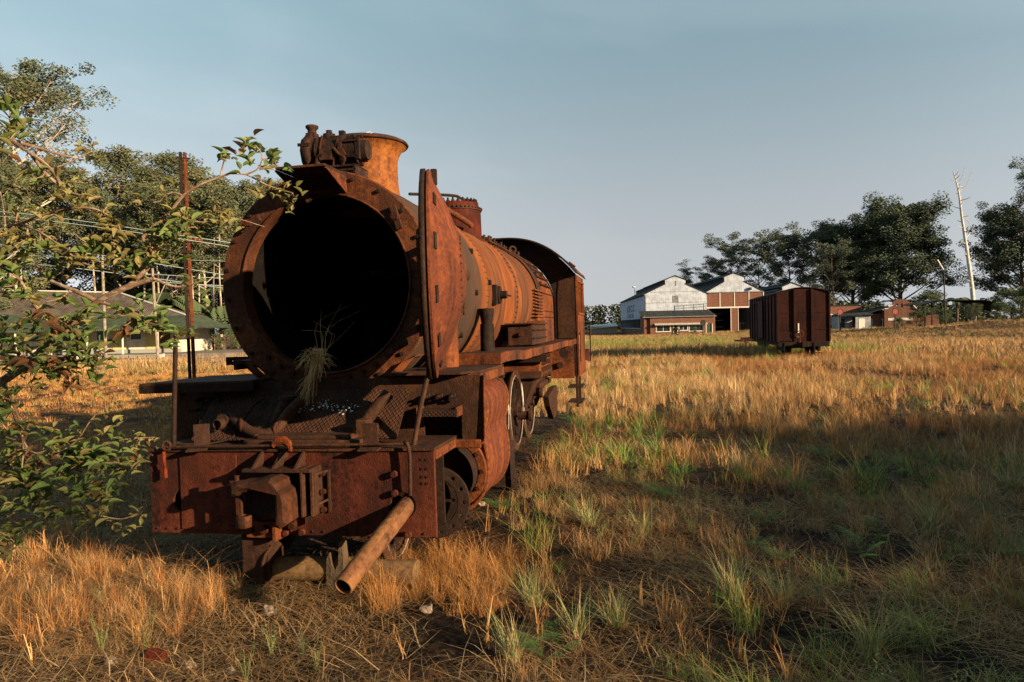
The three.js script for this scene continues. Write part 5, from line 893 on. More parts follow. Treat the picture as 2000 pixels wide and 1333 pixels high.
  mesh('wing_wall', [bx(0.3, 2.7, 6, -2.6, 1.35, -4.2), bx(2.6, 2.7, 0.3, -1.3, 1.35, -1.3)], brick, Hs);
  mesh('wing_roof', [bx(4.9, 0.1, 9.5, -1.8, 3.0, -4.5, 0, 0, 0.32)], darkSheet, Hs); mesh('wing_roof', [bx(3.2, 0.1, 9.3, 5.5, 2.95, -4.5, 0, 0, -0.34)], darkSheet, Hs);
  mesh('roof', [bx(2.6, 0.1, 9.2, 1.2, 4.75, -4.9, 0, 0, 0.16), bx(2.6, 0.1, 9.2, 3.6, 4.75, -4.9, 0, 0, -0.16)], darkSheet, Hs);
  mesh('roof_sheet', [bx(0.8, 0.03, 6, -2.4, 2.87, -3.2, 0, 0, 0.32)], greySheet, Hs);
  const hw = mesh('window', [bx(0.7, 1.4, 0.06, -1.9, 1.2, -1.12)], trimW, Hs); mesh('pane', [bx(0.46, 1.15, 0.03, -1.9, 1.2, -1.08)], paneM, hw);
  const hw2 = mesh('window', [bx(0.06, 1.4, 0.8, -0.18, 1.2, -0.8)], trimW, Hs); mesh('pane', [bx(0.03, 1.15, 0.55, -0.22, 1.2, -0.8)], paneM, hw2);
  mesh('side_shed', [bx(3.2, 2.3, 3, 6.6, 1.15, -2.6)], brick, Hs);

  const Bw = thing('brick_store', 'plain brick store with a barred window right behind the wagon', 'building', [53.4, 0.3, -122], -3 * D2R);
  mesh('front_wall', [ext(shape(rect(0, 0, 6, 4.2), [hole(0.5, 1.1, 2.6, 2.8)]), 0.3, 0, 0, -0.3)], brick, Bw); mesh('roof', [bx(6.4, 0.12, 5, 3, 4.3, -2.3)], darkSheet, Bw); mesh('back_wall', [bx(6, 4.2, 0.3, 3, 2.1, -4.6)], brick, Bw);
  const bw = mesh('window', [bx(2.3, 0.12, 0.1, 1.55, 1.08, 0), bx(2.3, 0.12, 0.1, 1.55, 2.8, 0), bx(0.12, 1.8, 0.1, 0.45, 1.95, 0), bx(0.12, 1.8, 0.1, 2.65, 1.95, 0)], trimW, Bw); mesh('pane', [bx(2.1, 1.7, 0.03, 1.55, 1.95, -0.1)], paneM, bw); for (let k = 1; k < 4; k++) mesh('glazing_bar', [bx(0.05, 1.7, 0.05, 0.5 + k * 0.52, 1.95, -0.06)], trimW, bw);

  const Tn = thing('tin_shed', 'small blue grey corrugated tin shed beside the brick house', 'shed', [50.7, 0.2, -110], -6 * D2R);
  const blueTin = std({ map: rep(noiseTint(191, [0.17, 0.2, 0.22], [0.32, 0.35, 0.36]), 0.3), bumpMap: rep(corrB, 1), bumpScale: 0.03, roughness: 0.7 });
  mesh('front_wall', [bx(2.0, 2.5, 0.08, 1.0, 1.25, -1.4), bx(2.2, 2.3, 0.08, 3.1, 1.15, 0)], blueTin, Tn); mesh('side_wall', [bx(0.08, 2.4, 3, 4.2, 1.2, -1.5), bx(0.08, 2.4, 3, 0, 1.2, -2.9)], blueTin, Tn);
  mesh('corner_post', [bx(0.16, 2.9, 0.16, 0, 1.45, -1.35)], trimW, Tn); mesh('roof', [bx(4.8, 0.08, 3.6, 2.1, 2.75, -1.4, 0.1, 0, 0.03)], darkSheet, Tn); mesh('door', [bx(0.9, 2.0, 0.05, 2.9, 1.05, 0.06)], trimW, Tn); mesh('shutter', [bx(0.5, 1.4, 0.04, 0.6, 1.4, -1.33)], darkSheet, Tn);

  // open carport with a sagging dark canopy
  const K = thing('open_carport', 'open carport with a black canopy on thin posts at the right', 'carport', [51.8, 0.7, -90], -4 * D2R);
  const cg = new THREE.PlaneGeometry(11.4, 6, 20, 6).rotateX(-Math.PI / 2).translate(5.6, 0, -3), cpn = cg.attributes.position;
  for (let i = 0; i < cpn.count; i++) { const x = cpn.getX(i), z = cpn.getZ(i), t = x / 11.2; cpn.setY(i, 3.1 + 0.75 * Math.sin(Math.PI * clamp(t * 0.95 + 0.02)) - 0.9 * t * t + 0.12 * Math.sin(z * 2 + x)); }
  cg.computeVertexNormals(); const c2 = cg.clone().translate(0, -0.04, 0);
  mesh('canopy', [cg, c2], std({ color: new THREE.Color(0.02, 0.021, 0.022), roughness: 1 }), K);
  for (const [x, z, h] of [[0.2, -0.2, 3.0], [1.7, -1.5, 3.4], [5.0, -5.8, 3.5], [8.2, -5.8, 3.2], [10.6, -0.2, 2.2]]) mesh('post', [bx(0.14, h, 0.14, x, h / 2 - 0.1, z)], darkIn, K);
  mesh('cross_rail', [bx(4, 0.08, 0.08, 8.6, 0.9, -0.3)], darkIn, K);
}
// round signals on posts
{
  const sg = (label, x, y, z, h, r, m) => { const s = thing('disc_signal', label, 'signal', [x, y, z], 0, 'disc signals on posts'); mesh('post', [bx(0.14, h, 0.1, 0, h / 2, 0)], darkIn, s); mesh('disc', [cyl(r, r, 0.05, 0, h - r * 0.4, 0.08, 'z', 20)], m, s); mesh('disc_rim', [put(new THREE.TorusGeometry(r, 0.04, 5, 20), 0, h - r * 0.4, 0.1)], darkIn, s); };
  const redP = std({ color: new THREE.Color(0.26, 0.07, 0.05), roughness: 0.8 });
  sg('red disc signal on a dark post before the brick house', 45.5, 0.4, -85, 2.7, 0.36, redP);
  sg('red disc signal on a post beside the tin shed corner', 45.85, 0.4, -100, 3.0, 0.4, redP);
  sg('dark disc signal on a post before the brick office', 29.35, 0, -110, 2.3, 0.42, darkIn);
  const lp = thing('street_lamp', 'thin dark lamp pole with an angled arm by the carport', 'lamp', [51.5, 0.6, -85], 0); mesh('pole', [bar([0, 0, 0], [-0.2, 7.9, 0], 0.09, 0.06)], darkIn, lp); mesh('arm', [beam([-0.2, 7.2, 0], [-0.9, 8.4, 0], 0.12, 0.1)], trimW, lp); mesh('bracket', [bx(0.4, 0.25, 0.2, -0.1, 3.6, 0.1)], darkIn, lp);
}
// low pale hut far behind the left shed
{ const t = thing('distant_hut', 'pale low hut roof far behind beside the dark woods', 'hut', [23, 0, -180], 0); mesh('roof', [bx(7, 0.15, 4, 0, 1.9, 0, 0.2, 0, 0.08)], trimW, t); mesh('wall', [bx(6.4, 1.8, 3.4, 0, 0.9, 0)], std({ color: new THREE.Color(0.4, 0.3, 0.2) }), t); }

// ---------------------------------------------------------------- station building and yard on the left
{
  const S = thing('station_building', 'cream station building with a wide green veranda roof behind the bush', 'station', [-29.7, 0.45, -62], 4 * D2R);
  const cream = std({ map: rep(noiseTint(201, [0.5, 0.46, 0.36], [0.68, 0.64, 0.52]), 0.3) }), yellow = std({ map: rep(noiseTint(205, [0.5, 0.42, 0.16], [0.6, 0.52, 0.22]), 0.3) }), greenTin = std({ map: rep(noiseTint(207, [0.04, 0.058, 0.036], [0.085, 0.105, 0.065]), 0.25), bumpMap: rep(corrB, 0.8), bumpScale: 0.03, roughness: 0.8 });
  const brownTin = std({ map: rep(noiseTint(209, [0.07, 0.056, 0.045], [0.14, 0.115, 0.092]), 0.25), bumpMap: rep(corrB, 0.8), bumpScale: 0.03, roughness: 0.8 });
  mesh('front_wall', [bx(26, 2.9, 0.3, -13, 1.45, -2.2)], cream, S); mesh('end_wall', [bx(0.3, 2.9, 8, -0.1, 1.45, -6.3)], cream, S); mesh('plinth', [bx(26.4, 0.35, 0.4, -13, 0.17, -2.1)], std({ color: new THREE.Color(0.3, 0.3, 0.27) }), S);
  for (let k = 0; k < 9; k++) mesh('wall_panel', [bx(1.1, 2.2, 0.06, -2.2 - k * 2.9, 1.3, -2.02)], yellow, S);
  for (let k = 0; k < 6; k++) { const w = mesh('window', [bx(1.1, 1.0, 0.1, -3.6 - k * 2.9, 1.6, -2.0)], trimW, S); mesh('pane', [bx(0.85, 0.75, 0.04, -3.6 - k * 2.9, 1.6, -1.95)], paneM, w); }
  for (let k = 0; k < 3; k++) mesh('door', [bx(0.9, 2.0, 0.08, -1.1 - k * 7.2, 1.15, -2.0)], std({ color: new THREE.Color(0.1, 0.06, 0.035) }), S);
  const V0 = [2.8, 2.15, 1.2], V1 = [-27, 2.15, 1.2], U0 = [0.3, 3.3, -3.2], U1 = [-27, 4.0, -3.2];
  const quad = (a, b, c, d, t = 0.06) => { const g = new THREE.BufferGeometry(), p = [...a, ...b, ...c, ...a, ...c, ...d], q = p.map((v, i) => (i % 3 === 1 ? v - t : v)); g.setAttribute('position', new THREE.Float32BufferAttribute([...p, ...q], 3)); g.computeVertexNormals(); return g; };
  mesh('veranda_roof', [quad(V1, V0, U0, U1), quad(V0, [2.8, 2.15, -10], [0.3, 3.3, -9], U0)], greenTin, S);
  mesh('main_roof', [quad(U1, U0, [-7.0, 5.6, -6.5], [-27, 6.4, -6.5]), quad(U0, [0.3, 3.3, -9], [-7.0, 5.6, -6.5], [-7.0, 5.6, -6.5]), quad([0.3, 3.3, -9], [-27, 4, -9], [-27, 6.4, -6.5], [-7, 5.6, -6.5])], brownTin, S);
  mesh('hip_cap', [beam([0.3, 3.36, -3.2], [-7, 5.68, -6.5], 0.16, 0.1), beam([-7, 5.68, -6.5], [-27, 6.45, -6.5], 0.16, 0.1)], trimW, S);
  mesh('fascia', [beam([2.8, 2.1, 1.22], [-27, 2.1, 1.22], 0.05, 0.14)], greenTin, S);
  for (let k = 0; k < 9; k++) mesh('veranda_post', [bx(0.1, 2.1, 0.1, 2.4 - k * 2.9, 1.05, 1.0)], trimW, S);
  // platform, rails
  const pf = mesh('station_platform', [bx(60, 0.55, 11, -42, 0.16, -64.5), bx(18, 0.5, 9, -4.5 - 7, 0.12, -66)], std({ map: rep(noiseTint(215, [0.13, 0.11, 0.09], [0.26, 0.22, 0.18]), 0.2) })); tag(pf, 'grey stone edged station platform below the veranda', 'platform');
  const ed = thing('platform_edging', 'row of pale whitewashed stones along the platform edge', 'kerb', [-43, 0.3, -58.8], 0); { const r = rng(31); for (let k = 0; k < 40; k++) mesh('stone', [warp(new THREE.BoxGeometry(0.62, 0.28, 0.3, 2, 2, 2), 0.05, 3, k).translate(-14 + k * 0.72, -0.02 + r() * 0.05, 0)], r() < 0.5 ? trimW : std({ color: new THREE.Color(0.3, 0.28, 0.24) }), ed); }
  const railM = std({ color: new THREE.Color(0.22, 0.17, 0.13), roughness: 0.45, metalness: 0.5 });
  const rp = [[0, 0], [0.07, 0], [0.07, 0.02], [0.015, 0.03], [0.015, 0.1], [0.035, 0.105], [0.035, 0.14], [-0.035, 0.14], [-0.035, 0.105], [-0.015, 0.1], [-0.015, 0.03], [-0.07, 0.02], [-0.07, 0]];
  const tr = ['nearest yard track', 'second yard track from the locomotive', 'yard track next to the platform'];
  [[-46, 0.12], [-49.6, 0.12], [-53.5, 0.12]].forEach(([z, y], i) => { const t = thing('railway_track', 'rusty rails of the ' + tr[i] + ' left of the locomotive', 'track', [-22, y, z], 2 * D2R, 'yard tracks'); for (const dz of [0, 1.07]) mesh('rail', [ext(shape(rp), 56, -32, 0, dz, 0, Math.PI / 2, 0)], railM, t); for (let k = 0; k < 60; k++) mesh('sleeper', [bx(0.22, 0.12, 1.9, -31 + k * 0.92, -0.06, 0.53)], M.dark, t); });
}
// poles and wires
{
  const pole = (label, x, z, h, r, m, lean = 0) => { const p = thing('telegraph_pole', label, 'pole', [x, terrain(x, z), z], 0, 'telegraph poles in the yard'); mesh('shaft', [bar([0, -0.2, 0], [-lean * h, h, 0], r, r * 0.8, 10)], m, p); mesh('cross_arm', [beam([-lean * h - 0.5, h - 0.4, 0], [-lean * h + 0.5, h - 0.4, 0], 0.08, 0.08)], m, p); for (const dx of [-0.4, 0.4]) mesh('insulator', [lat([[0.03, 0], [0.05, 0.05], [0.03, 0.12], [0, 0.13]], -lean * h + dx, h - 0.36, 0, 'y', 8)], trimW, p); return p; };
  const wood = std({ map: rep(noiseTint(221, [0.16, 0.13, 0.1], [0.34, 0.29, 0.23]), 1) });
  pole('grey telegraph pole in front of the station roof', -33.2, -58.5, 8.6, 0.13, wood, 0.005);
  pole('thin brown telegraph pole nearest the end of the station', -23.7, -47.9, 6.4, 0.1, wood, 0.03);
  const st = thing('guy_stay', 'slanting stay beside the thin telegraph pole', 'stay', [-23.7, 0, -47.9], 0); mesh('strut', [bar([-0.9, 2.3, 0], [0.9, 6.0, 0], 0.04)], wood, st);
  const rp = thing('rail_post', 'tall rusty post made of two old rails behind the footplate', 'post', [-5.36, terrain(-5.36, -12), -12], 0.35, undefined); rp.rotation.z = 0.012;
  for (const s of [-1, 1]) mesh('rail', [bx(0.012, 5.1, 0.07, s * 0.013, 2.5, 0), bx(0.035, 5.1, 0.012, s * 0.032, 2.5, 0.05), bx(0.05, 5.1, 0.014, s * 0.036, 2.5, -0.04)], s < 0 ? M.dark : M.rust, rp);
  mesh('cap_bolt', [bx(0.22, 0.02, 0.02, 0, 4.95, 0.05)], M.dark, rp); 
  mesh('insulator', [lat([[0.02, 0], [0.05, 0.02], [0.05, 0.05], [0.03, 0.06], [0.055, 0.08], [0.05, 0.12], [0.02, 0.14]], 0.1, 3.6, 0, 'x', 12)], std({ color: new THREE.Color(0.16, 0.03, 0.02), roughness: 0.3 }), rp);
  mesh('stay_clamp', [bx(0.16, 0.05, 0.16, 0, 3.4, 0)], M.dark, rp);
  const wireM = std({ color: new THREE.Color(0.34, 0.42, 0.4), roughness: 0.5 });
  const wires = [[[-13, 4.62, -13.5], [-8.5, 4.18, -12.2], [-5.3, 3.66, -11.9], [-2.0, 3.15, -13]], [[-13, 4.5, -13.5], [-8.5, 4.1, -12.2], [-5.3, 3.6, -11.9], [-2.0, 3.05, -13]], [[-34, 8.2, -58.5], [-28, 7.0, -53], [-23.9, 6.1, -47.9], [-14, 5.4, -50]], [[-34, 7.8, -58.5], [-28, 6.4, -53], [-23.9, 5.6, -47.9], [-14, 4.9, -50]], [[-13, 4.1, -14], [-8, 3.6, -13], [-3, 2.7, -14]], [[-13, 3.8, -14], [-8, 3.3, -13], [-3, 2.5, -14]], [[-50, 9.4, -60], [-33.4, 8.4, -58.5], [-14, 7.3, -56]]];
  const names = ['uppermost pale wire running to the rail post', 'pale wire just below the uppermost one at the rail post', 'upper wire between the two telegraph poles', 'lower wire between the two telegraph poles', 'wire passing below the red insulator', 'lowest wire passing behind the bush', 'thin wire high above the station roof'];
  wires.forEach((w, i) => tag(mesh('overhead_wire', [tube(w, w[0][2] < -40 ? 0.022 : 0.007, 30, 4)], wireM), names[i], 'wire', 'overhead wires'));
}
// ---------------------------------------------------------------- trees
const barkPale = std({ map: rep(dataTex(256, 256, (u, v) => { const n = fbm(u * 6, v * 3, 311, 4, 6, 3), s = smooth(0.5, 0.62, fbm(u * 10, v * 4, 321, 3, 10, 4)); return mix3(mix3([0.34, 0.28, 0.21], [0.5, 0.44, 0.36], n), [0.17, 0.1, 0.065], s * 0.8); }, true), 0.4), roughness: 0.9 });
const barkDark = std({ map: rep(noiseTint(331, [0.05, 0.04, 0.03], [0.13, 0.1, 0.075]), 0.5), roughness: 1 });
const barkGrey = std({ map: rep(noiseTint(341, [0.36, 0.33, 0.3], [0.58, 0.55, 0.5]), 0.5), roughness: 0.9 });
const leafMat = std({ vertexColors: true, roughness: 0.75, specularIntensity: 0.5 });
function leaves(list) {                                     // list of [x, y, z, length, dx, dy, dz, side angle, r, g, b]: small folded blades
  const P = new Float32Array(list.length * 18), N = new Float32Array(list.length * 18), C = new Float32Array(list.length * 18), d = V(), s = V(), n = V(), t = V();
  list.forEach(([x, y, z, l, dx, dy, dz, sa, r, g, b], i) => {
    d.set(dx, dy, dz).normalize(); t.set(Math.cos(sa), 0.3, Math.sin(sa)); s.crossVectors(d, t).normalize(); n.crossVectors(d, s).normalize().negate();
    const w = l * 0.24, q = [[x, y, z], [x + d.x * l * 0.5 + s.x * w, y + d.y * l * 0.5 + s.y * w, z + d.z * l * 0.5 + s.z * w], [x + d.x * l, y + d.y * l, z + d.z * l], [x + d.x * l * 0.5 - s.x * w, y + d.y * l * 0.5 - s.y * w, z + d.z * l * 0.5 - s.z * w]];
    [0, 1, 2, 0, 2, 3].forEach((k, v) => { const o = i * 18 + v * 3; P.set(q[k], o); N.set([n.x, n.y, n.z], o); C.set([r, g, b], o); });
  });
  const g = new THREE.BufferGeometry(); g.setAttribute('position', new THREE.BufferAttribute(P, 3)); g.setAttribute('normal', new THREE.BufferAttribute(N, 3)); g.setAttribute('color', new THREE.BufferAttribute(C, 3)); g.userData.done = true;
  return g;
}
function makeTree(seed, o) {
  const r = rng(seed), { H = 25, R = 0.35, base = 0.4, spread = 6, limbs = 12, sub = 4, leafN = 90, leaf = 0.34, clump = 1.3, flat = 0.6, cols, bark = barkPale, lean = 0.05, shapeF = (t) => Math.sin(Math.PI * (0.18 + 0.75 * t)) } = o;
  const wood = [], L = [], la = r() * 6.28;
  const tp = []; for (let i = 0; i <= 6; i++) { const t = i / 6; tp.push(V(Math.cos(la) * lean * H * t * t + (r() - 0.5) * 0.35 * t, H * 0.93 * t - 0.3, Math.sin(la) * lean * H * t * t + (r() - 0.5) * 0.35 * t)); }
  const tc = new THREE.CatmullRomCurve3(tp); wood.push(taper(tp, R, R * 0.14, 16, 9, 0.85));
  const puff = (c, rc) => {
    const g = 0.65 + 0.7 * r(), col = cols[Math.floor(r() * cols.length)];
    for (let k = 0; k < leafN; k++) {
      let x, y, z; do { x = r() * 2 - 1; y = r() * 2 - 1; z = r() * 2 - 1; } while (x * x + y * y + z * z > 1);
      const f = 0.75 + 0.5 * r(), a = r() * 6.28;
      L.push([c.x + x * rc, c.y + y * rc * flat, c.z + z * rc, leaf * (0.6 + 0.7 * r()), Math.cos(a), -0.9 + r() * 1.3, Math.sin(a), r() * 6.28, col[0] * g * f, col[1] * g * f, col[2] * g * f]);
    }
  };
  for (let k = 0; k < limbs; k++) {
    const t = lerp(base, 0.97, Math.pow((k + 0.5) / limbs, 0.9)), p0 = tc.getPoint(Math.min(1, t)), a = k * 2.4 + r() * 0.8, tt = (t - base) / (1 - base), len = spread * shapeF(tt) * (0.75 + 0.5 * r()), up = lerp(0.35, 1.1, tt) + r() * 0.25;
    const dir = V(Math.cos(a), up, Math.sin(a)).normalize(), p1 = p0.clone().addScaledVector(dir, len * 0.55).add(V(0, len * 0.02, 0)), p2 = p0.clone().addScaledVector(dir, len).add(V((r() - 0.5) * 0.6, len * 0.12, (r() - 0.5) * 0.6)), lr = R * 0.34 * (1 - 0.6 * tt);
    wood.push(taper([p0, p1, p2], lr, lr * 0.3, 6, 5));
    for (let j = 0; j < sub; j++) {
      const q0 = p0.clone().lerp(p2, 0.45 + 0.5 * (j / sub)), b = a + (r() - 0.5) * 2.6, l2 = len * (0.25 + 0.3 * r()), q1 = q0.clone().add(V(Math.cos(b) * l2, l2 * (0.25 + 0.6 * r()), Math.sin(b) * l2));
      wood.push(taper([q0, q0.clone().lerp(q1, 0.5).add(V(0, l2 * 0.08, 0)), q1], lr * 0.35, lr * 0.12, 4, 4));
      puff(q1, clump * (0.7 + 0.6 * r())); if (r() < 0.5) puff(q0.clone().lerp(q1, 0.6).add(V(r() - 0.5, 0.3, r() - 0.5)), clump * 0.7);
    }
    puff(p2, clump * (0.8 + 0.5 * r()));
  }
  return { wood: join(wood), crown: leaves(L), bark };
}
const treeGeo = {};
function tree(name, kind, label, x, z, h, turn, group, cat = 'tree') {
  const g = treeGeo[kind], o = thing(name, label, cat, [x, terrain(x, z) - 0.1, z], turn, group); o.scale.setScalar(h / g.H);
  const mk = (n, ge, m) => { const q = new THREE.Mesh(ge, m); q.name = n; q.castShadow = q.receiveShadow = true; o.add(q); };
  mk('trunk', g.wood, g.bark); mk('crown', g.crown, leafMat); return o;
}
const gum = [[0.066, 0.086, 0.054], [0.078, 0.096, 0.06], [0.092, 0.104, 0.066]], gumL = [[0.075, 0.09, 0.045], [0.095, 0.105, 0.05], [0.06, 0.08, 0.045], [0.12, 0.115, 0.055]], darkG = [[0.042, 0.062, 0.035], [0.052, 0.072, 0.04], [0.06, 0.078, 0.046]];
const def = (k, seed, o) => { treeGeo[k] = Object.assign(makeTree(seed, o), { H: o.H }); };
def('gumA', 1001, { H: 25, R: 0.34, base: 0.2, spread: 4.6, limbs: 28, sub: 4, leafN: 95, leaf: 0.3, clump: 1.2, cols: gumL });
def('gumB', 1002, { H: 25, R: 0.28, base: 0.3, spread: 3.2, limbs: 24, sub: 4, leafN: 75, leaf: 0.3, clump: 1.0, cols: gumL, lean: 0.08 });
def('gumC', 1003, { H: 24, R: 0.3, base: 0.16, spread: 5.2, limbs: 30, sub: 4, leafN: 110, leaf: 0.3, clump: 1.25, cols: gumL, lean: 0.03 });
def('bigGum', 1004, { H: 31, R: 0.55, base: 0.4, spread: 8.0, limbs: 30, sub: 5, leafN: 100, leaf: 0.34, clump: 1.35, cols: gumL, lean: 0.04 });
def('farGum', 1005, { H: 27, R: 0.45, base: 0.25, spread: 8.2, limbs: 23, sub: 5, leafN: 80, leaf: 0.5, clump: 1.6, flat: 0.6, cols: gum, bark: barkDark });
def('farGumB', 1006, { H: 25, R: 0.42, base: 0.35, spread: 10, limbs: 19, sub: 5, leafN: 85, leaf: 0.5, clump: 1.7, flat: 0.45, cols: gum, bark: barkDark, shapeF: (t) => 0.55 + 0.45 * Math.sin(Math.PI * (0.2 + 0.6 * t)) });
def('darkTree', 1007, { H: 30, R: 0.8, base: 0.16, spread: 11.5, limbs: 40, sub: 7, leafN: 130, leaf: 0.58, clump: 2.2, flat: 0.7, cols: darkG, bark: barkDark, lean: 0.02, shapeF: (t) => Math.sqrt(Math.max(0.05, 1 - (t * 1.15 - 0.3) ** 2)) });
def('shade', 1008, { H: 13, R: 0.35, base: 0.12, spread: 4.8, limbs: 24, sub: 5, leafN: 52, leaf: 0.42, clump: 1.25, flat: 0.7, cols: darkG, bark: barkDark });
def('stem', 1010, { H: 21, R: 0.17, base: 0.55, spread: 2.6, limbs: 15, sub: 4, leafN: 70, leaf: 0.28, clump: 0.95, cols: gumL, lean: 0.06 });
def('bushy', 1009, { H: 6, R: 0.16, base: 0.06, spread: 2.6, limbs: 12, sub: 4, leafN: 60, leaf: 0.26, clump: 0.8, flat: 0.8, cols: [[0.05, 0.08, 0.03], [0.06, 0.09, 0.035], [0.09, 0.1, 0.04]], bark: barkDark });
{
  const gl = 'gum trees behind the station', gr = 'tall trees behind the sheds';
  tree('gum_tree', 'bigGum', 'tallest gum tree at the left edge, its top high above the rest', -52, -75, 30, 0.4, gl);
  tree('gum_tree', 'gumC', 'gum tree half cut by the left picture edge', -47.5, -66, 19, 2.2, gl);
  tree('gum_tree', 'gumA', 'gum tree between the tallest gum and the rail post', -47, -85, 25.4, 1.0, gl);
  tree('gum_tree', 'gumC', 'gum tree just left of the rail post', -41.5, -88, 25.5, 3.0, gl);
  tree('gum_tree', 'gumB', 'slender gum tree with pale trunk right of the rail post', -35.5, -84, 22.8, 0.2, gl);
  tree('gum_tree', 'gumB', 'thin pale trunked gum tree beside the smokebox ring', -33.0, -88, 22.4, 4.0, gl);
  tree('gum_tree', 'gumA', 'gum tree partly hidden behind the smokebox', -29.5, -92, 22.5, 5.0, gl);
  tree('gum_tree', 'gumA', 'back row gum tree above the station roof ridge', -60, -96, 26, 2.0, gl);
  tree('gum_tree', 'gumB', 'back row gum tree above the station hip', -52, -102, 26, 5.2, gl);
  tree('gum_tree', 'gumC', 'back row gum tree seen through the gap by the post', -44, -104, 25.5, 1.3, gl);
  tree('gum_tree', 'gumB', 'back row gum tree nearest the locomotive', -37.5, -104, 25, 2.6, gl);
  tree('gum_tree', 'gumB', 'bare stemmed gum tree beside the palm at the station end', -37.6, -79, 21, 3.6, gl);
  tree('gum_tree', 'gumA', 'gum tree far left behind the bush top', -66, -90, 28, 1.1, gl);
  tree('gum_tree', 'gumC', 'gum tree at far left behind the tallest gum', -62, -80, 27, 0.1, gl);
  [[-56, -90, 24], [-50, -93, 23], [-40, -95, 24], [-33, -98, 24], [-28, -98, 23], [-70, -100, 27], [-48, -110, 25], [-58, -110, 26], [-40, -112, 25], [-33, -110, 24], [-38, -82, 21], [-36.5, -90, 22], [-31.5, -85, 20], [-43, -84, 22], [-45, -98, 24], [-29, -86, 20]].forEach(([x, z, h], i) => tree('gum_tree', i > 9 ? 'gumB' : ['gumC', 'gumA', 'gumC', 'gumB', 'gumA'][i % 5], 'gum tree deep in the grove behind the station', x, z, h, i * 1.3, gl));
  for (const [x, z, h, lab] of [[-28, -70, 2.6, 'low brown green shrub at the foot of the gums beside the smokebox'], [-31.5, -72, 3.0, 'low shrub at the foot of the gums right of the rail post'], [-34.5, -74, 3.4, 'dark shrub below the slender gum'], [-25.5, -74, 2.6, 'low shrub hidden mostly by the smokebox'], [-39, -78, 5.5, 'dark understory shrub behind the station end'], [-45, -80, 6.5, 'dark understory shrub above the station roof'], [-53, -82, 7, 'dark understory shrub at the far left'], [-43, -92, 8, 'dark understory tree deep in the grove'], [-36, -94, 8, 'dark understory tree behind the pale trunks'], [-30, -96, 8, 'dark understory tree just left of the smokebox'], [-48, -88, 9, 'dark understory tree over the middle of the station roof'], [-57, -88, 9, 'dark understory tree over the left of the station roof'], [-40, -86, 8, 'dark understory tree behind the station hip'], [-26, -94, 8, 'dark understory tree hidden by the smokebox'], [-64, -92, 10, 'dark understory tree at the far left edge']]) tree('shrub', 'bushy', lab, x, z, h, x, 'shrubs below the gum trees', 'shrub');

  [[-31.8, -72, 17.5, 'slender pale stem just right of the rail post'], [-30.4, -73, 18, 'pale stem between the rail post and the smokebox'], [-29.2, -72, 17, 'pale leaning stem nearest the smokebox ring'], [-36.2, -74, 18.5, 'slender pale stem left of the rail post'], [-39, -76, 19, 'slender pale stem above the station hip'], [-44, -76, 19.5, 'slender pale stem above the middle of the station roof'], [-49, -72, 20, 'pale stem beside the tallest gum at the left'], [-33.2, -76, 18, 'pale stem straight behind the rail post']].forEach(([x, z, h, lab], i) => tree('gum_tree', 'stem', lab, x, z, h, i * 2.3, gl));
  tree('shed_tree', 'farGumB', 'second flat topped tree behind the shed roofs', 64, -184, 20.5, 4.4, gr);
  tree('shed_tree', 'farGumB', 'flat topped tree behind the gap between the two sheds', 58, -190, 19.5, 0.7, gr);
  tree('shed_tree', 'farGumB', 'low tree just right of the white shed ridge', 48.5, -188, 14, 2.6, gr);
  tree('shed_tree', 'farGum', 'loose grey green tree above the third shed', 67, -172, 22.5, 0.3, gr);
  tree('shed_tree', 'farGum', 'loose tall tree right above the goods wagon', 76, -174, 25, 2.1, gr);
  tree('shed_tree', 'farGum', 'tree filling the gap left of the dense dark tree', 72, -160, 19, 4.2, gr);
  tree('shed_tree', 'darkTree', 'dense dark rounded tree, the largest behind the brick house', 88.0, -162, 24.5, 0.5, gr);
  tree('shed_tree', 'darkTree', 'dark tree merging into the left of the largest tree', 80, -168, 21, 3.3, gr);
  tree('shed_tree', 'darkTree', 'tree at the right edge cut by the picture', 108.5, -152, 22, 1.4, gr);
  tree('shed_tree', 'bigGum', 'taller tree past the right edge whose tip enters the picture', 99.5, -128, 29.5, 2.7, gr);
  tree('shrub', 'bushy', 'small round tree behind the carport', 88, -150, 6.8, 0.6, 'shrubs by the carport', 'shrub');
  for (const [x, z, h, lab] of [[50, -88.5, 2.2, 'green bush at the left foot of the mound'], [53, -87.5, 2.0, 'green bush under the left of the carport'], [56.5, -87.5, 2.2, 'green bush below the middle of the carport'], [60, -88, 2.4, 'green bush below the right of the carport'], [63.5, -89, 3.2, 'taller grey bush right of the carport'], [66.5, -92, 5, 'grey green bush at the right picture edge'], [47.5, -88, 1.6, 'low bush beside the red disc signal'], [70, -100, 5, 'bush behind the dead tree'], [31.5, -124, 1.4, 'small green bush before the office windows'], [27, -118, 1.5, 'small green bush before the shed corner']]) tree('shrub', 'bushy', lab, x, z, h, x * 3, 'shrubs by the carport', 'shrub');
  // trees outside the picture at the right, behind the camera: the long shade on the near field comes from those set along the sun direction
  const sh = (u, s, h, lab, k) => { const ca = Math.cos(SUN_AZ), sa = Math.sin(SUN_AZ), x = -0.5 + s * ca + (u - 5.5) * sa, z = -7 + s * sa - (u - 5.5) * ca; tree('shade_tree', 'shade', lab, x, z, h, k, 'trees right of the camera'); };
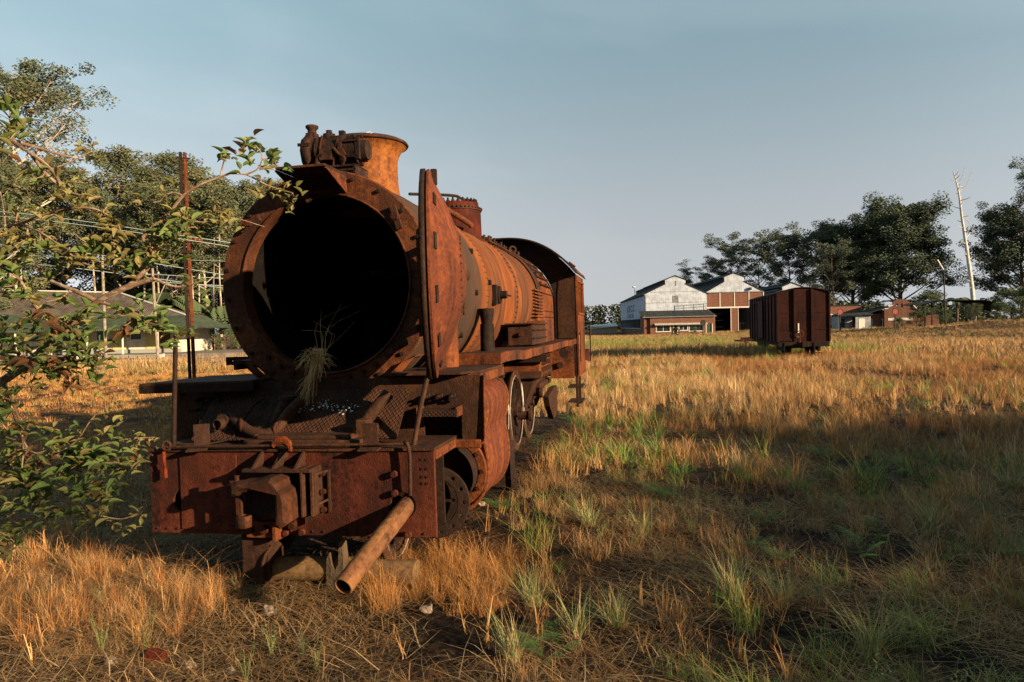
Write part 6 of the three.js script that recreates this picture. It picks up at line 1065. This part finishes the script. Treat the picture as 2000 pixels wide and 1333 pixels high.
  for (const [x, z, h, lab] of [[11, 20, 17, 'added unseen tall tree behind the camera to the right'], [3, 22, 18, 'added unseen tall tree straight behind the camera'], [-5, 20, 17, 'added unseen tall tree behind the camera to the left'], [-13, 17, 16, 'added unseen tree behind the left bush'], [-3, 27, 20, 'added unseen second row tree behind the camera'], [8, 28, 20, 'added unseen second row tree to the right behind']]) tree('shade_tree', 'shade', lab, x, z, h, x, 'added trees behind the camera that dim the sky light');  // unseen row added to cut sky light on the locomotive front
  sh(13.5, 44, 11.9, 'broad tree outside the picture shading the middle field', 0.5);
  sh(8.5, 47, 12.6, 'broad tree outside the picture shading the near field', 2.5);
  sh(4.6, 44, 11.2, 'broad tree outside the picture nearest the camera side', 4.0);
  sh(-2.5, 46, 14.2, 'taller tree outside the picture behind the camera', 1.0);
  sh(-8, 46, 14.2, 'last tall tree outside the picture behind the camera', 3.0);
}
// dead tree: pale bare trunk with stubs
{
  const d = thing('dead_tree', 'tall bleached dead tree trunk with short broken stubs', 'dead tree', [61.4, 0.5, -95], 0), r = rng(555), tp = [V(0, -0.3, 0), V(-0.35, 5, 0.1), V(-0.9, 10, 0), V(-1.6, 15, 0), V(-2.1, 18.5, 0.1), V(-2.7, 21, 0)], c = new THREE.CatmullRomCurve3(tp);
  mesh('trunk', [taper(tp, 0.32, 0.05, 24, 9)], barkGrey, d);
  for (let k = 0; k < 26; k++) { const t = 0.22 + 0.75 * k / 26, p = c.getPoint(t), a = r() * 6.28, l = 0.35 + r() * 0.9 * (r() < 0.25 ? 2 : 1), q = p.clone().add(V(Math.cos(a) * l, l * (0.1 + 0.5 * r()), Math.sin(a) * l)); mesh('broken_branch', [taper([p, p.clone().lerp(q, 0.6).add(V(0, -0.05, 0)), q], 0.09 * (1 - 0.5 * t), 0.03, 4, 5)], barkGrey, d); }
  for (const [t, dx, dy] of [[0.78, 1.6, 2.6], [0.85, 0.9, 2.2], [0.6, 1.5, -2.6]]) { const p = c.getPoint(t); mesh('long_branch', [taper([p, p.clone().add(V(dx * 0.6, dy * 0.3, 0)), p.clone().add(V(dx, dy, 0.3))], 0.07, 0.02, 8, 5)], barkGrey, d); }
}
// palms
function palm(label, x, z, h, n, len, seed) {
  const p = thing('palm_tree', label, 'palm', [x, terrain(x, z), z], 0, 'palms'), r = rng(seed), L = [];
  mesh('trunk', [taper([V(0, -0.2, 0), V(0.1, h * 0.5, 0), V(0, h, 0)], 0.28, 0.2, 10, 8)], barkDark, p);
  for (let k = 0; k < n; k++) { const a = k / n * 6.28 + r(), e = 0.3 + r() * 0.9; for (let i = 1; i < 16; i++) { const t = i / 16, cx = Math.cos(a) * len * t * 0.9, cy = h + len * (e * t - 1.1 * e * t * t - 0.25 * t * t), cz = Math.sin(a) * len * t * 0.9; for (const s of [-1, 1]) L.push([cx, cy, cz, len * 0.3 * Math.sin(Math.PI * (0.15 + 0.8 * t)), Math.cos(a + s * 0.9), -0.5, Math.sin(a + s * 0.9), a, 0.06, 0.085, 0.035]); } }
  const m = new THREE.Mesh(leaves(L), leafMat); m.name = 'fronds'; m.castShadow = m.receiveShadow = true; p.add(m);
}
palm('distant palm between the dead tree and the carport', 82, -132, 4.6, 14, 3.2, 61);
palm('drooping palm behind the end of the station', -33.5, -71, 5.2, 22, 4.2, 62);
palm('second palm half hidden beside the drooping palm', -29.5, -73, 4.0, 18, 3.6, 63);
// far woods behind everything
{
  const r = rng(808), L = [], W = [];
  for (let k = 0; k < 150; k++) { const x = -60 + k * 1.75 + r() * 3, z = -285 - r() * 30, h = 7.5 + r() * 4; for (let i = 0; i < 170; i++) { const a = r() * 6.28, t = r(), rr = 3.6 * Math.sqrt(r()) * (1.1 - t * 0.45), c = [[0.03, 0.045, 0.025], [0.045, 0.055, 0.03], [0.055, 0.055, 0.03]][i % 3], f = 0.7 + 0.6 * r(); L.push([x + Math.cos(a) * rr, h * (0.02 + 0.98 * t), z + Math.sin(a) * rr, 1.5, Math.cos(a * 3), r() - 0.5, Math.sin(a * 5), r() * 6, c[0] * f, c[1] * f, c[2] * f]); } }
  const m = new THREE.Mesh(leaves(L), leafMat); m.name = 'distant_woods'; m.castShadow = m.receiveShadow = true; scene.add(m); tag(m, 'dark line of distant woods on the horizon', 'woods', undefined, 'stuff');
}
const BRANCHES = [
  [0.034, 0.016, [[-2.895, 1.458, -3.500], [-2.622, 1.734, -3.450], [-2.335, 1.903, -3.400], [-2.104, 2.069, -3.350], [-1.903, 2.207, -3.300], [-1.760, 2.274, -3.300], [-1.631, 2.305, -3.280]]],
  [0.016, 0.009, [[-1.903, 2.207, -3.300], [-1.996, 2.256, -3.300], [-2.148, 2.314, -3.350], [-2.246, 2.396, -3.400]]],
  [0.013, 0.008, [[-2.104, 2.069, -3.350], [-2.186, 2.189, -3.300], [-2.257, 2.320, -3.300]]],
  [0.02, 0.008, [[-2.950, 2.904, -3.600], [-2.540, 2.972, -3.400], [-2.301, 2.960, -3.300], [-2.153, 2.879, -3.250], [-2.020, 2.778, -3.200], [-1.988, 2.717, -3.200]]],
  [0.012, 0.006, [[-2.301, 2.960, -3.300], [-2.251, 2.954, -3.400], [-2.163, 2.928, -3.450], [-2.095, 2.914, -3.500]]],
  [0.012, 0.006, [[-2.153, 2.879, -3.250], [-2.119, 2.797, -3.300], [-2.027, 2.721, -3.300], [-1.946, 2.688, -3.300]]],
  [0.013, 0.006, [[-2.605, 2.515, -3.400], [-2.458, 2.548, -3.400], [-2.280, 2.581, -3.350], [-2.075, 2.628, -3.300], [-1.913, 2.636, -3.300], [-1.802, 2.578, -3.300]]],
  [0.009, 0.004, [[-2.280, 2.581, -3.350], [-2.151, 2.529, -3.300], [-2.006, 2.438, -3.250]]],
  [0.016, 0.008, [[-1.760, 2.274, -3.300], [-1.663, 2.366, -3.300], [-1.644, 2.436, -3.300], [-1.684, 2.496, -3.300], [-1.610, 2.564, -3.300], [-1.554, 2.615, -3.300], [-1.495, 2.684, -3.300], [-1.417, 2.731, -3.300], [-1.274, 2.784, -3.300]]],
  [0.008, 0.003, [[-1.274, 2.784, -3.300], [-1.222, 2.787, -3.350], [-1.140, 2.745, -3.400], [-1.025, 2.707, -3.400]]],
  [0.006, 0.003, [[-1.222, 2.787, -3.350], [-1.167, 2.812, -3.350], [-1.144, 2.871, -3.350], [-1.171, 2.919, -3.350]]],
  [0.006, 0.003, [[-1.144, 2.854, -3.350], [-1.105, 2.874, -3.400]]],
  [0.006, 0.003, [[-1.322, 2.769, -3.300], [-1.308, 2.822, -3.300], [-1.295, 2.862, -3.300]]],
  [0.007, 0.0025, [[-1.554, 2.615, -3.300], [-1.464, 2.571, -3.300], [-1.372, 2.562, -3.300], [-1.307, 2.589, -3.350], [-1.160, 2.550, -3.400]]],
  [0.007, 0.004, [[-1.495, 2.684, -3.300], [-1.535, 2.699, -3.300], [-1.577, 2.692, -3.300]]],
  [0.01, 0.004, [[-1.631, 2.305, -3.280], [-1.536, 2.269, -3.300], [-1.406, 2.295, -3.300]]],
  [0.009, 0.004, [[-1.903, 2.207, -3.300], [-1.713, 2.154, -3.250], [-1.600, 2.082, -3.250], [-1.519, 2.058, -3.250]]],
  [0.009, 0.004, [[-2.405, 1.981, -3.300], [-2.151, 1.957, -3.200], [-1.959, 1.955, -3.150], [-1.803, 1.907, -3.150]]],
  [0.012, 0.005, [[-2.570, 1.346, -3.300], [-2.418, 1.627, -3.300], [-2.311, 1.772, -3.250], [-2.229, 1.660, -3.200], [-2.176, 1.544, -3.200]]],
  [0.01, 0.004, [[-2.501, 1.960, -3.300], [-2.327, 1.854, -3.250], [-2.227, 1.729, -3.200], [-2.164, 1.575, -3.150], [-2.174, 1.474, -3.150]]],
  [0.008, 0.003, [[-2.552, 1.273, -3.400], [-2.236, 1.410, -3.300], [-2.115, 1.502, -3.300], [-2.013, 1.576, -3.300], [-1.949, 1.665, -3.300], [-1.895, 1.718, -3.300]]],
  [0.006, 0.003, [[-2.013, 1.576, -3.300], [-1.923, 1.593, -3.300], [-1.858, 1.625, -3.300]]],
  [0.007, 0.003, [[-2.115, 1.502, -3.300], [-1.944, 1.473, -3.250], [-1.816, 1.470, -3.250], [-1.730, 1.456, -3.250]]],
  [0.008, 0.003, [[-2.554, 1.200, -3.400], [-2.240, 1.291, -3.300], [-2.020, 1.287, -3.250], [-1.871, 1.225, -3.250], [-1.789, 1.214, -3.250], [-1.707, 1.245, -3.250]]],
  [0.008, 0.003, [[-2.489, 0.963, -3.300], [-2.283, 1.117, -3.250], [-2.163, 1.208, -3.250], [-2.102, 1.277, -3.250]]],
  [0.007, 0.003, [[-2.020, 1.287, -3.250], [-1.925, 1.343, -3.250], [-1.854, 1.365, -3.250]]],
  [0.007, 0.004, [[-2.016, 1.515, -3.500], [-1.890, 1.542, -3.500], [-1.764, 1.547, -3.500]]],
];
const CLUSTERS = [
  [[-1.195, 2.919, -3.350], 9, 0, 1.1],
  [[-1.118, 2.865, -3.400], 9, 0, 1.05],
  [[-1.089, 2.838, -3.420], 6, 0, 0.9],
  [[-1.296, 2.855, -3.300], 7, 0, 1.05],
  [[-1.062, 2.705, -3.400], 8, 1, 0.8],
  [[-1.146, 2.726, -3.400], 6, 1, 0.8],
  [[-1.014, 2.687, -3.400], 5, 1, 0.7],
  [[-1.371, 2.590, -3.350], 6, 1, 0.8],
  [[-1.312, 2.582, -3.350], 6, 1, 0.8],
  [[-1.410, 2.567, -3.300], 5, 1, 0.7],
  [[-1.570, 2.697, -3.300], 4, 1, 0.9],
  [[-1.526, 2.598, -3.300], 6, 0, 1],
  [[-1.576, 2.517, -3.300], 7, 0, 1],
  [[-1.504, 2.550, -3.300], 6, 0, 1],
  [[-1.630, 2.658, -3.300], 4, 1, 0.9],
  [[-1.541, 2.475, -3.250], 6, 0, 0.9],
  [[-1.904, 2.898, -3.300], 6, 1, 1],
  [[-2.274, 3.069, -3.300], 8, 0, 1.2],
  [[-2.241, 2.998, -3.300], 6, 0, 1.1],
  [[-2.315, 2.895, -3.300], 6, 1, 1],
  [[-1.988, 2.717, -3.200], 5, 1, 1],
  [[-2.154, 2.798, -3.300], 5, 0, 1],
  [[-2.112, 2.753, -3.200], 5, 0, 1],
  [[-2.027, 2.737, -3.300], 6, 1, 1],
  [[-1.970, 2.677, -3.300], 8, 1, 1.1],
  [[-2.076, 2.656, -3.300], 5, 1, 1],
  [[-2.148, 2.615, -3.300], 7, 1, 1],
  [[-1.847, 2.640, -3.300], 5, 1, 0.9],
  [[-2.403, 2.740, -3.400], 5, 0, 1],
  [[-2.321, 2.678, -3.400], 5, 1, 0.9],
  [[-1.800, 2.498, -3.300], 8, 1, 1],
  [[-1.882, 2.488, -3.300], 8, 1, 1],
  [[-1.942, 2.442, -3.300], 8, 0, 1],
  [[-2.002, 2.420, -3.300], 7, 1, 0.9],
  [[-1.730, 2.363, -3.250], 8, 0, 1.2],
  [[-1.669, 2.369, -3.200], 5, 0, 1.3],
  [[-1.838, 2.393, -3.300], 8, 1, 1],
  [[-2.189, 2.448, -3.300], 9, 0, 1.2],
  [[-2.271, 2.473, -3.300], 8, 1, 1],
  [[-2.297, 2.379, -3.300], 8, 0, 1.1],
  [[-2.328, 2.521, -3.300], 7, 1, 1],
  [[-2.170, 2.482, -3.400], 7, 1, 0.9],
  [[-2.101, 2.384, -3.400], 7, 0, 1],
  [[-2.336, 2.286, -3.300], 8, 0, 1.1],
  [[-2.289, 2.240, -3.350], 8, 0, 1],
  [[-2.074, 2.207, -3.200], 5, 0, 1],
  [[-1.921, 2.371, -3.300], 8, 1, 0.9],
  [[-1.613, 2.435, -3.300], 6, 1, 0.9],
  [[-1.568, 2.388, -3.300], 6, 0, 0.9],
  [[-1.635, 2.483, -3.300], 5, 1, 0.9],
  [[-1.454, 2.268, -3.300], 5, 0, 0.9],
  [[-1.496, 2.057, -3.200], 6, 0, 1],
  [[-1.574, 2.116, -3.200], 7, 0, 1],
  [[-1.701, 2.166, -3.250], 7, 0, 1],
  [[-1.756, 2.143, -3.200], 8, 0, 1],
  [[-1.746, 2.086, -3.200], 5, 2, 1],
  [[-1.621, 2.083, -3.200], 5, 0, 1],
  [[-1.531, 2.012, -3.200], 4, 0, 0.9],
  [[-2.110, 2.139, -3.200], 7, 2, 1.1],
  [[-2.031, 2.126, -3.200], 7, 2, 1.1],
  [[-2.259, 2.132, -3.300], 7, 0, 1],
  [[-2.000, 2.114, -3.300], 7, 0, 1],
  [[-1.919, 2.043, -3.200], 8, 0, 1],
  [[-2.057, 2.024, -3.200], 8, 0, 1],
  [[-2.171, 2.026, -3.200], 8, 0, 1],
  [[-2.331, 2.074, -3.300], 8, 0, 1],
  [[-1.847, 1.953, -3.150], 8, 0, 1],
  [[-1.959, 1.955, -3.150], 7, 2, 1],
  [[-2.073, 1.937, -3.100], 7, 2, 1.2],
  [[-2.029, 1.889, -3.150], 8, 0, 1],
  [[-2.219, 1.958, -3.200], 7, 2, 0.9],
  [[-2.278, 1.914, -3.200], 8, 0, 1],
  [[-1.856, 1.882, -3.200], 6, 0, 0.9],
  [[-1.928, 1.979, -3.100], 5, 0, 1.2],
  [[-2.121, 1.846, -3.150], 6, 0, 1],
  [[-1.971, 1.850, -3.200], 5, 2, 0.9],
  [[-1.830, 1.973, -3.200], 6, 2, 0.8],
  [[-1.951, 2.184, -3.300], 6, 0, 0.9],
  [[-2.260, 1.753, -3.200], 7, 0, 1.2],
  [[-2.282, 1.788, -3.200], 6, 0, 1],
  [[-2.137, 1.688, -3.150], 7, 2, 1],
  [[-1.883, 1.734, -3.300], 4, 1, 0.7],
  [[-1.846, 1.634, -3.300], 4, 1, 0.8],
  [[-2.136, 1.579, -3.300], 6, 0, 1],
  [[-2.067, 1.525, -3.300], 8, 0, 1.1],
  [[-1.942, 1.531, -3.250], 8, 0, 1.1],
  [[-1.873, 1.506, -3.250], 8, 0, 1.1],
  [[-1.793, 1.481, -3.250], 7, 0, 1.1],
  [[-1.704, 1.454, -3.200], 5, 1, 1],
  [[-1.806, 1.423, -3.250], 7, 0, 1],
  [[-1.870, 1.446, -3.200], 8, 0, 1.1],
  [[-1.992, 1.438, -3.250], 8, 0, 1.1],
  [[-2.074, 1.417, -3.250], 8, 0, 1.1],
  [[-1.987, 1.356, -3.200], 8, 0, 1.1],
  [[-1.907, 1.343, -3.200], 8, 0, 1],
  [[-1.852, 1.284, -3.200], 8, 1, 0.9],
  [[-1.827, 1.330, -3.200], 7, 0, 1],
  [[-1.718, 1.245, -3.250], 5, 1, 0.7],
  [[-1.777, 1.219, -3.250], 4, 1, 0.6],
  [[-1.963, 1.251, -3.250], 8, 0, 0.8],
  [[-2.069, 1.229, -3.250], 8, 0, 0.8],
  [[-2.150, 1.254, -3.250], 8, 0, 0.9],
  [[-2.239, 1.339, -3.300], 8, 0, 1.1],
  [[-2.272, 1.411, -3.300], 8, 0, 1.1],
  [[-2.328, 1.483, -3.300], 8, 0, 1.1],
  [[-2.367, 1.389, -3.300], 8, 0, 1.1],
  [[-2.336, 1.269, -3.300], 8, 0, 1],
  [[-2.188, 1.522, -3.200], 7, 2, 0.9],
  [[-2.096, 1.543, -3.200], 6, 2, 0.9],
  [[-2.211, 1.457, -3.300], 8, 0, 1],
  [[-2.363, 1.151, -3.300], 8, 0, 0.9],
  [[-2.269, 1.149, -3.300], 7, 0, 0.8],
  [[-2.355, 1.055, -3.300], 6, 0, 0.8],
  [[-2.301, 1.577, -3.300], 7, 0, 1],
  [[-1.840, 1.511, -3.500], 6, 1, 0.7],
  [[-1.915, 1.533, -3.500], 6, 0, 0.8],
  [[-1.790, 1.530, -3.500], 5, 1, 0.6],
  [[-2.209, 1.315, -3.400], 8, 0, 1.1],
  [[-2.017, 1.595, -3.300], 4, 0, 0.8],
  [[-2.347, 1.626, -3.300], 6, 0, 1.1],
];
// ---------------------------------------------------------------- the leafy bush at the left, close to the camera
{
  const B = thing('leafy_bush', 'large leafy bush with crooked brown branches at the left in front', 'bush', [0, 0, 0]), r = rng(2024);
  const bark = std({ map: rep(dataTex(256, 256, (u, v) => { const n = fbm(u * 5, v * 20, 361, 4, 5, 20), s = smooth(0.52, 0.6, fbm(u * 4, v * 8, 371, 3, 4, 8)); return mix3(mix3([0.13, 0.075, 0.045], [0.3, 0.2, 0.13], n), [0.42, 0.34, 0.27], s * 0.6); }, true), 4), bumpMap: rep(pitTex, 6), bumpScale: 0.004 });
  const samples = [];
  BRANCHES.forEach(([r0, r1, pts]) => { mesh('branch', [taper(pts, r0 * 0.72, r1 * 0.72, pts.length * 5, 8)], bark, B); const c = new THREE.CatmullRomCurve3(pts.map((p) => V(...p))); for (let i = 0; i <= 30; i++) samples.push(c.getPoint(i / 30)); });
  // leaf blade: folded along the midrib, tip curling down; 5 variants
  const blade = (seed) => {
    const q = rng(seed), P = [], n = 6, cup = 0.15 + 0.45 * q(), droop = 0.05 + 0.75 * q(), wd = 0.4 + 0.12 * q();
    const row = []; for (let i = 0; i <= n; i++) { const t = i / n, w = wd * 0.5 * Math.sin(Math.PI * Math.pow(t, 0.8)) + (i === 0 || i === n ? 0 : 0.01), y = -droop * t * t; row.push([[-w, y + cup * w * 2, t], [-w * 0.5, y + cup * w * 0.6, t], [0, y, t], [w * 0.5, y + cup * w * 0.6, t], [w, y + cup * w * 2, t]]); }
    for (let i = 0; i < n; i++) for (let j = 0; j < 4; j++) { const a = row[i][j], b = row[i][j + 1], c = row[i + 1][j], d = row[i + 1][j + 1]; P.push(...a, ...c, ...b, ...b, ...c, ...d); }
    const g = new THREE.BufferGeometry(); g.setAttribute('position', new THREE.Float32BufferAttribute(P, 3)); g.computeVertexNormals();
    const uv = []; for (let i = 0; i < P.length; i += 3) uv.push(P[i] + 0.5, P[i + 2]); g.setAttribute('uv', new THREE.Float32BufferAttribute(uv, 2)); g.userData.done = true; return g;
  };
  const geos = [1, 2, 3, 4, 5].map(blade);
  const vein = (a, b, seed) => dataTex(64, 128, (u, v) => { const x = Math.abs(u - 0.5), side = Math.abs(((v * 9 - x * 7) % 1 + 1) % 1 - 0.5), k = Math.max(smooth(0.03, 0.0, x), smooth(0.06, 0.0, side) * 0.55), n = fbm(u * 6, v * 12, seed, 3); return mix3(mix3(a, b, n), b.map((q) => q * 1.35), k); }, true);
  const lm = (a, b, s) => new THREE.MeshPhysicalMaterial({ map: vein(a, b, s), roughness: 0.65, specularIntensity: 0.5, side: THREE.DoubleSide, transmission: 0.28, thickness: 0 });
  const mats = [[lm([0.07, 0.125, 0.03], [0.12, 0.185, 0.046], 1), lm([0.1, 0.15, 0.038], [0.165, 0.215, 0.06], 2)], [lm([0.16, 0.17, 0.05], [0.25, 0.24, 0.08], 3), lm([0.19, 0.16, 0.055], [0.28, 0.22, 0.085], 4)], [lm([0.12, 0.055, 0.022], [0.22, 0.105, 0.04], 5), lm([0.08, 0.042, 0.02], [0.16, 0.08, 0.035], 6)]];
  const twigs = [], all = [];
  CLUSTERS.forEach(([c, n, kind, size]) => {
    const p = V(...c); let best = samples[0], bd = 1e9; for (const s of samples) { const d = s.distanceTo(p); if (d < bd) { bd = d; best = s; } }
    const dir = p.clone().sub(best); if (dir.length() < 0.03) dir.set(r() - 0.5, 0.6, r() - 0.5); dir.normalize(); dir.y += 0.25; dir.normalize();
    if (bd > 0.02) twigs.push(taper([best, best.clone().lerp(p, 0.5).add(V((r() - 0.5) * 0.02, -0.012, (r() - 0.5) * 0.03)), p], 0.0045, 0.002, 6, 5));
    for (let k = 0; k < n * (c[1] > 2.6 ? 1.7 : 2.4); k++) {
      const a = k * 2.4 + r(), t = r(), pos = p.clone().addScaledVector(dir, (t - 0.7) * 0.12).add(V((r() - 0.5) * 0.06, (r() - 0.5) * 0.06, (r() - 0.5) * 0.12)), s = size * (0.032 + 0.044 * r());
      const out = V(Math.cos(a), 0.15 + 0.5 * r() - (kind === 2 ? 0.7 : 0), Math.sin(a)).addScaledVector(dir, 0.5).normalize();
      const mk = kind === 2 ? (r() < 0.6 ? 2 : 0) : r() < 0.25 && kind === 0 ? 1 : r() < 0.02 ? 2 : kind; all.push({ pos, out, s, g: geos[Math.floor(r() * 5)], m: mats[mk][r() < 0.5 ? 0 : 1], roll: (r() - 0.5) * 1.2 });
    }
  });
  mesh('twigs', twigs, bark, B).userData.kind = 'stuff';
  all.sort((a, b) => b.s - a.s);
  const o = new THREE.Object3D(), rest = new Map();
  all.forEach((l, i) => {
    o.position.copy(l.pos); o.up.set(0, 1, 0); o.lookAt(l.pos.clone().add(l.out)); o.rotateZ(l.roll); o.scale.set(l.s, l.s, l.s); o.updateMatrix();
    if (i < 290) { const m = new THREE.Mesh(l.g, l.m); m.name = 'leaf'; m.position.copy(o.position); m.quaternion.copy(o.quaternion); m.scale.copy(o.scale); m.castShadow = m.receiveShadow = true; B.add(m); }
    else { if (!rest.has(l.m)) rest.set(l.m, []); rest.get(l.m).push(l.g.clone().applyMatrix4(o.matrix)); }
  });
  for (const [m, gs] of rest) { const g = mergeGeometries(gs); g.userData.done = true; mesh('foliage', g, m, B).userData.kind = 'stuff'; }
}
renderer.render(scene, camera);
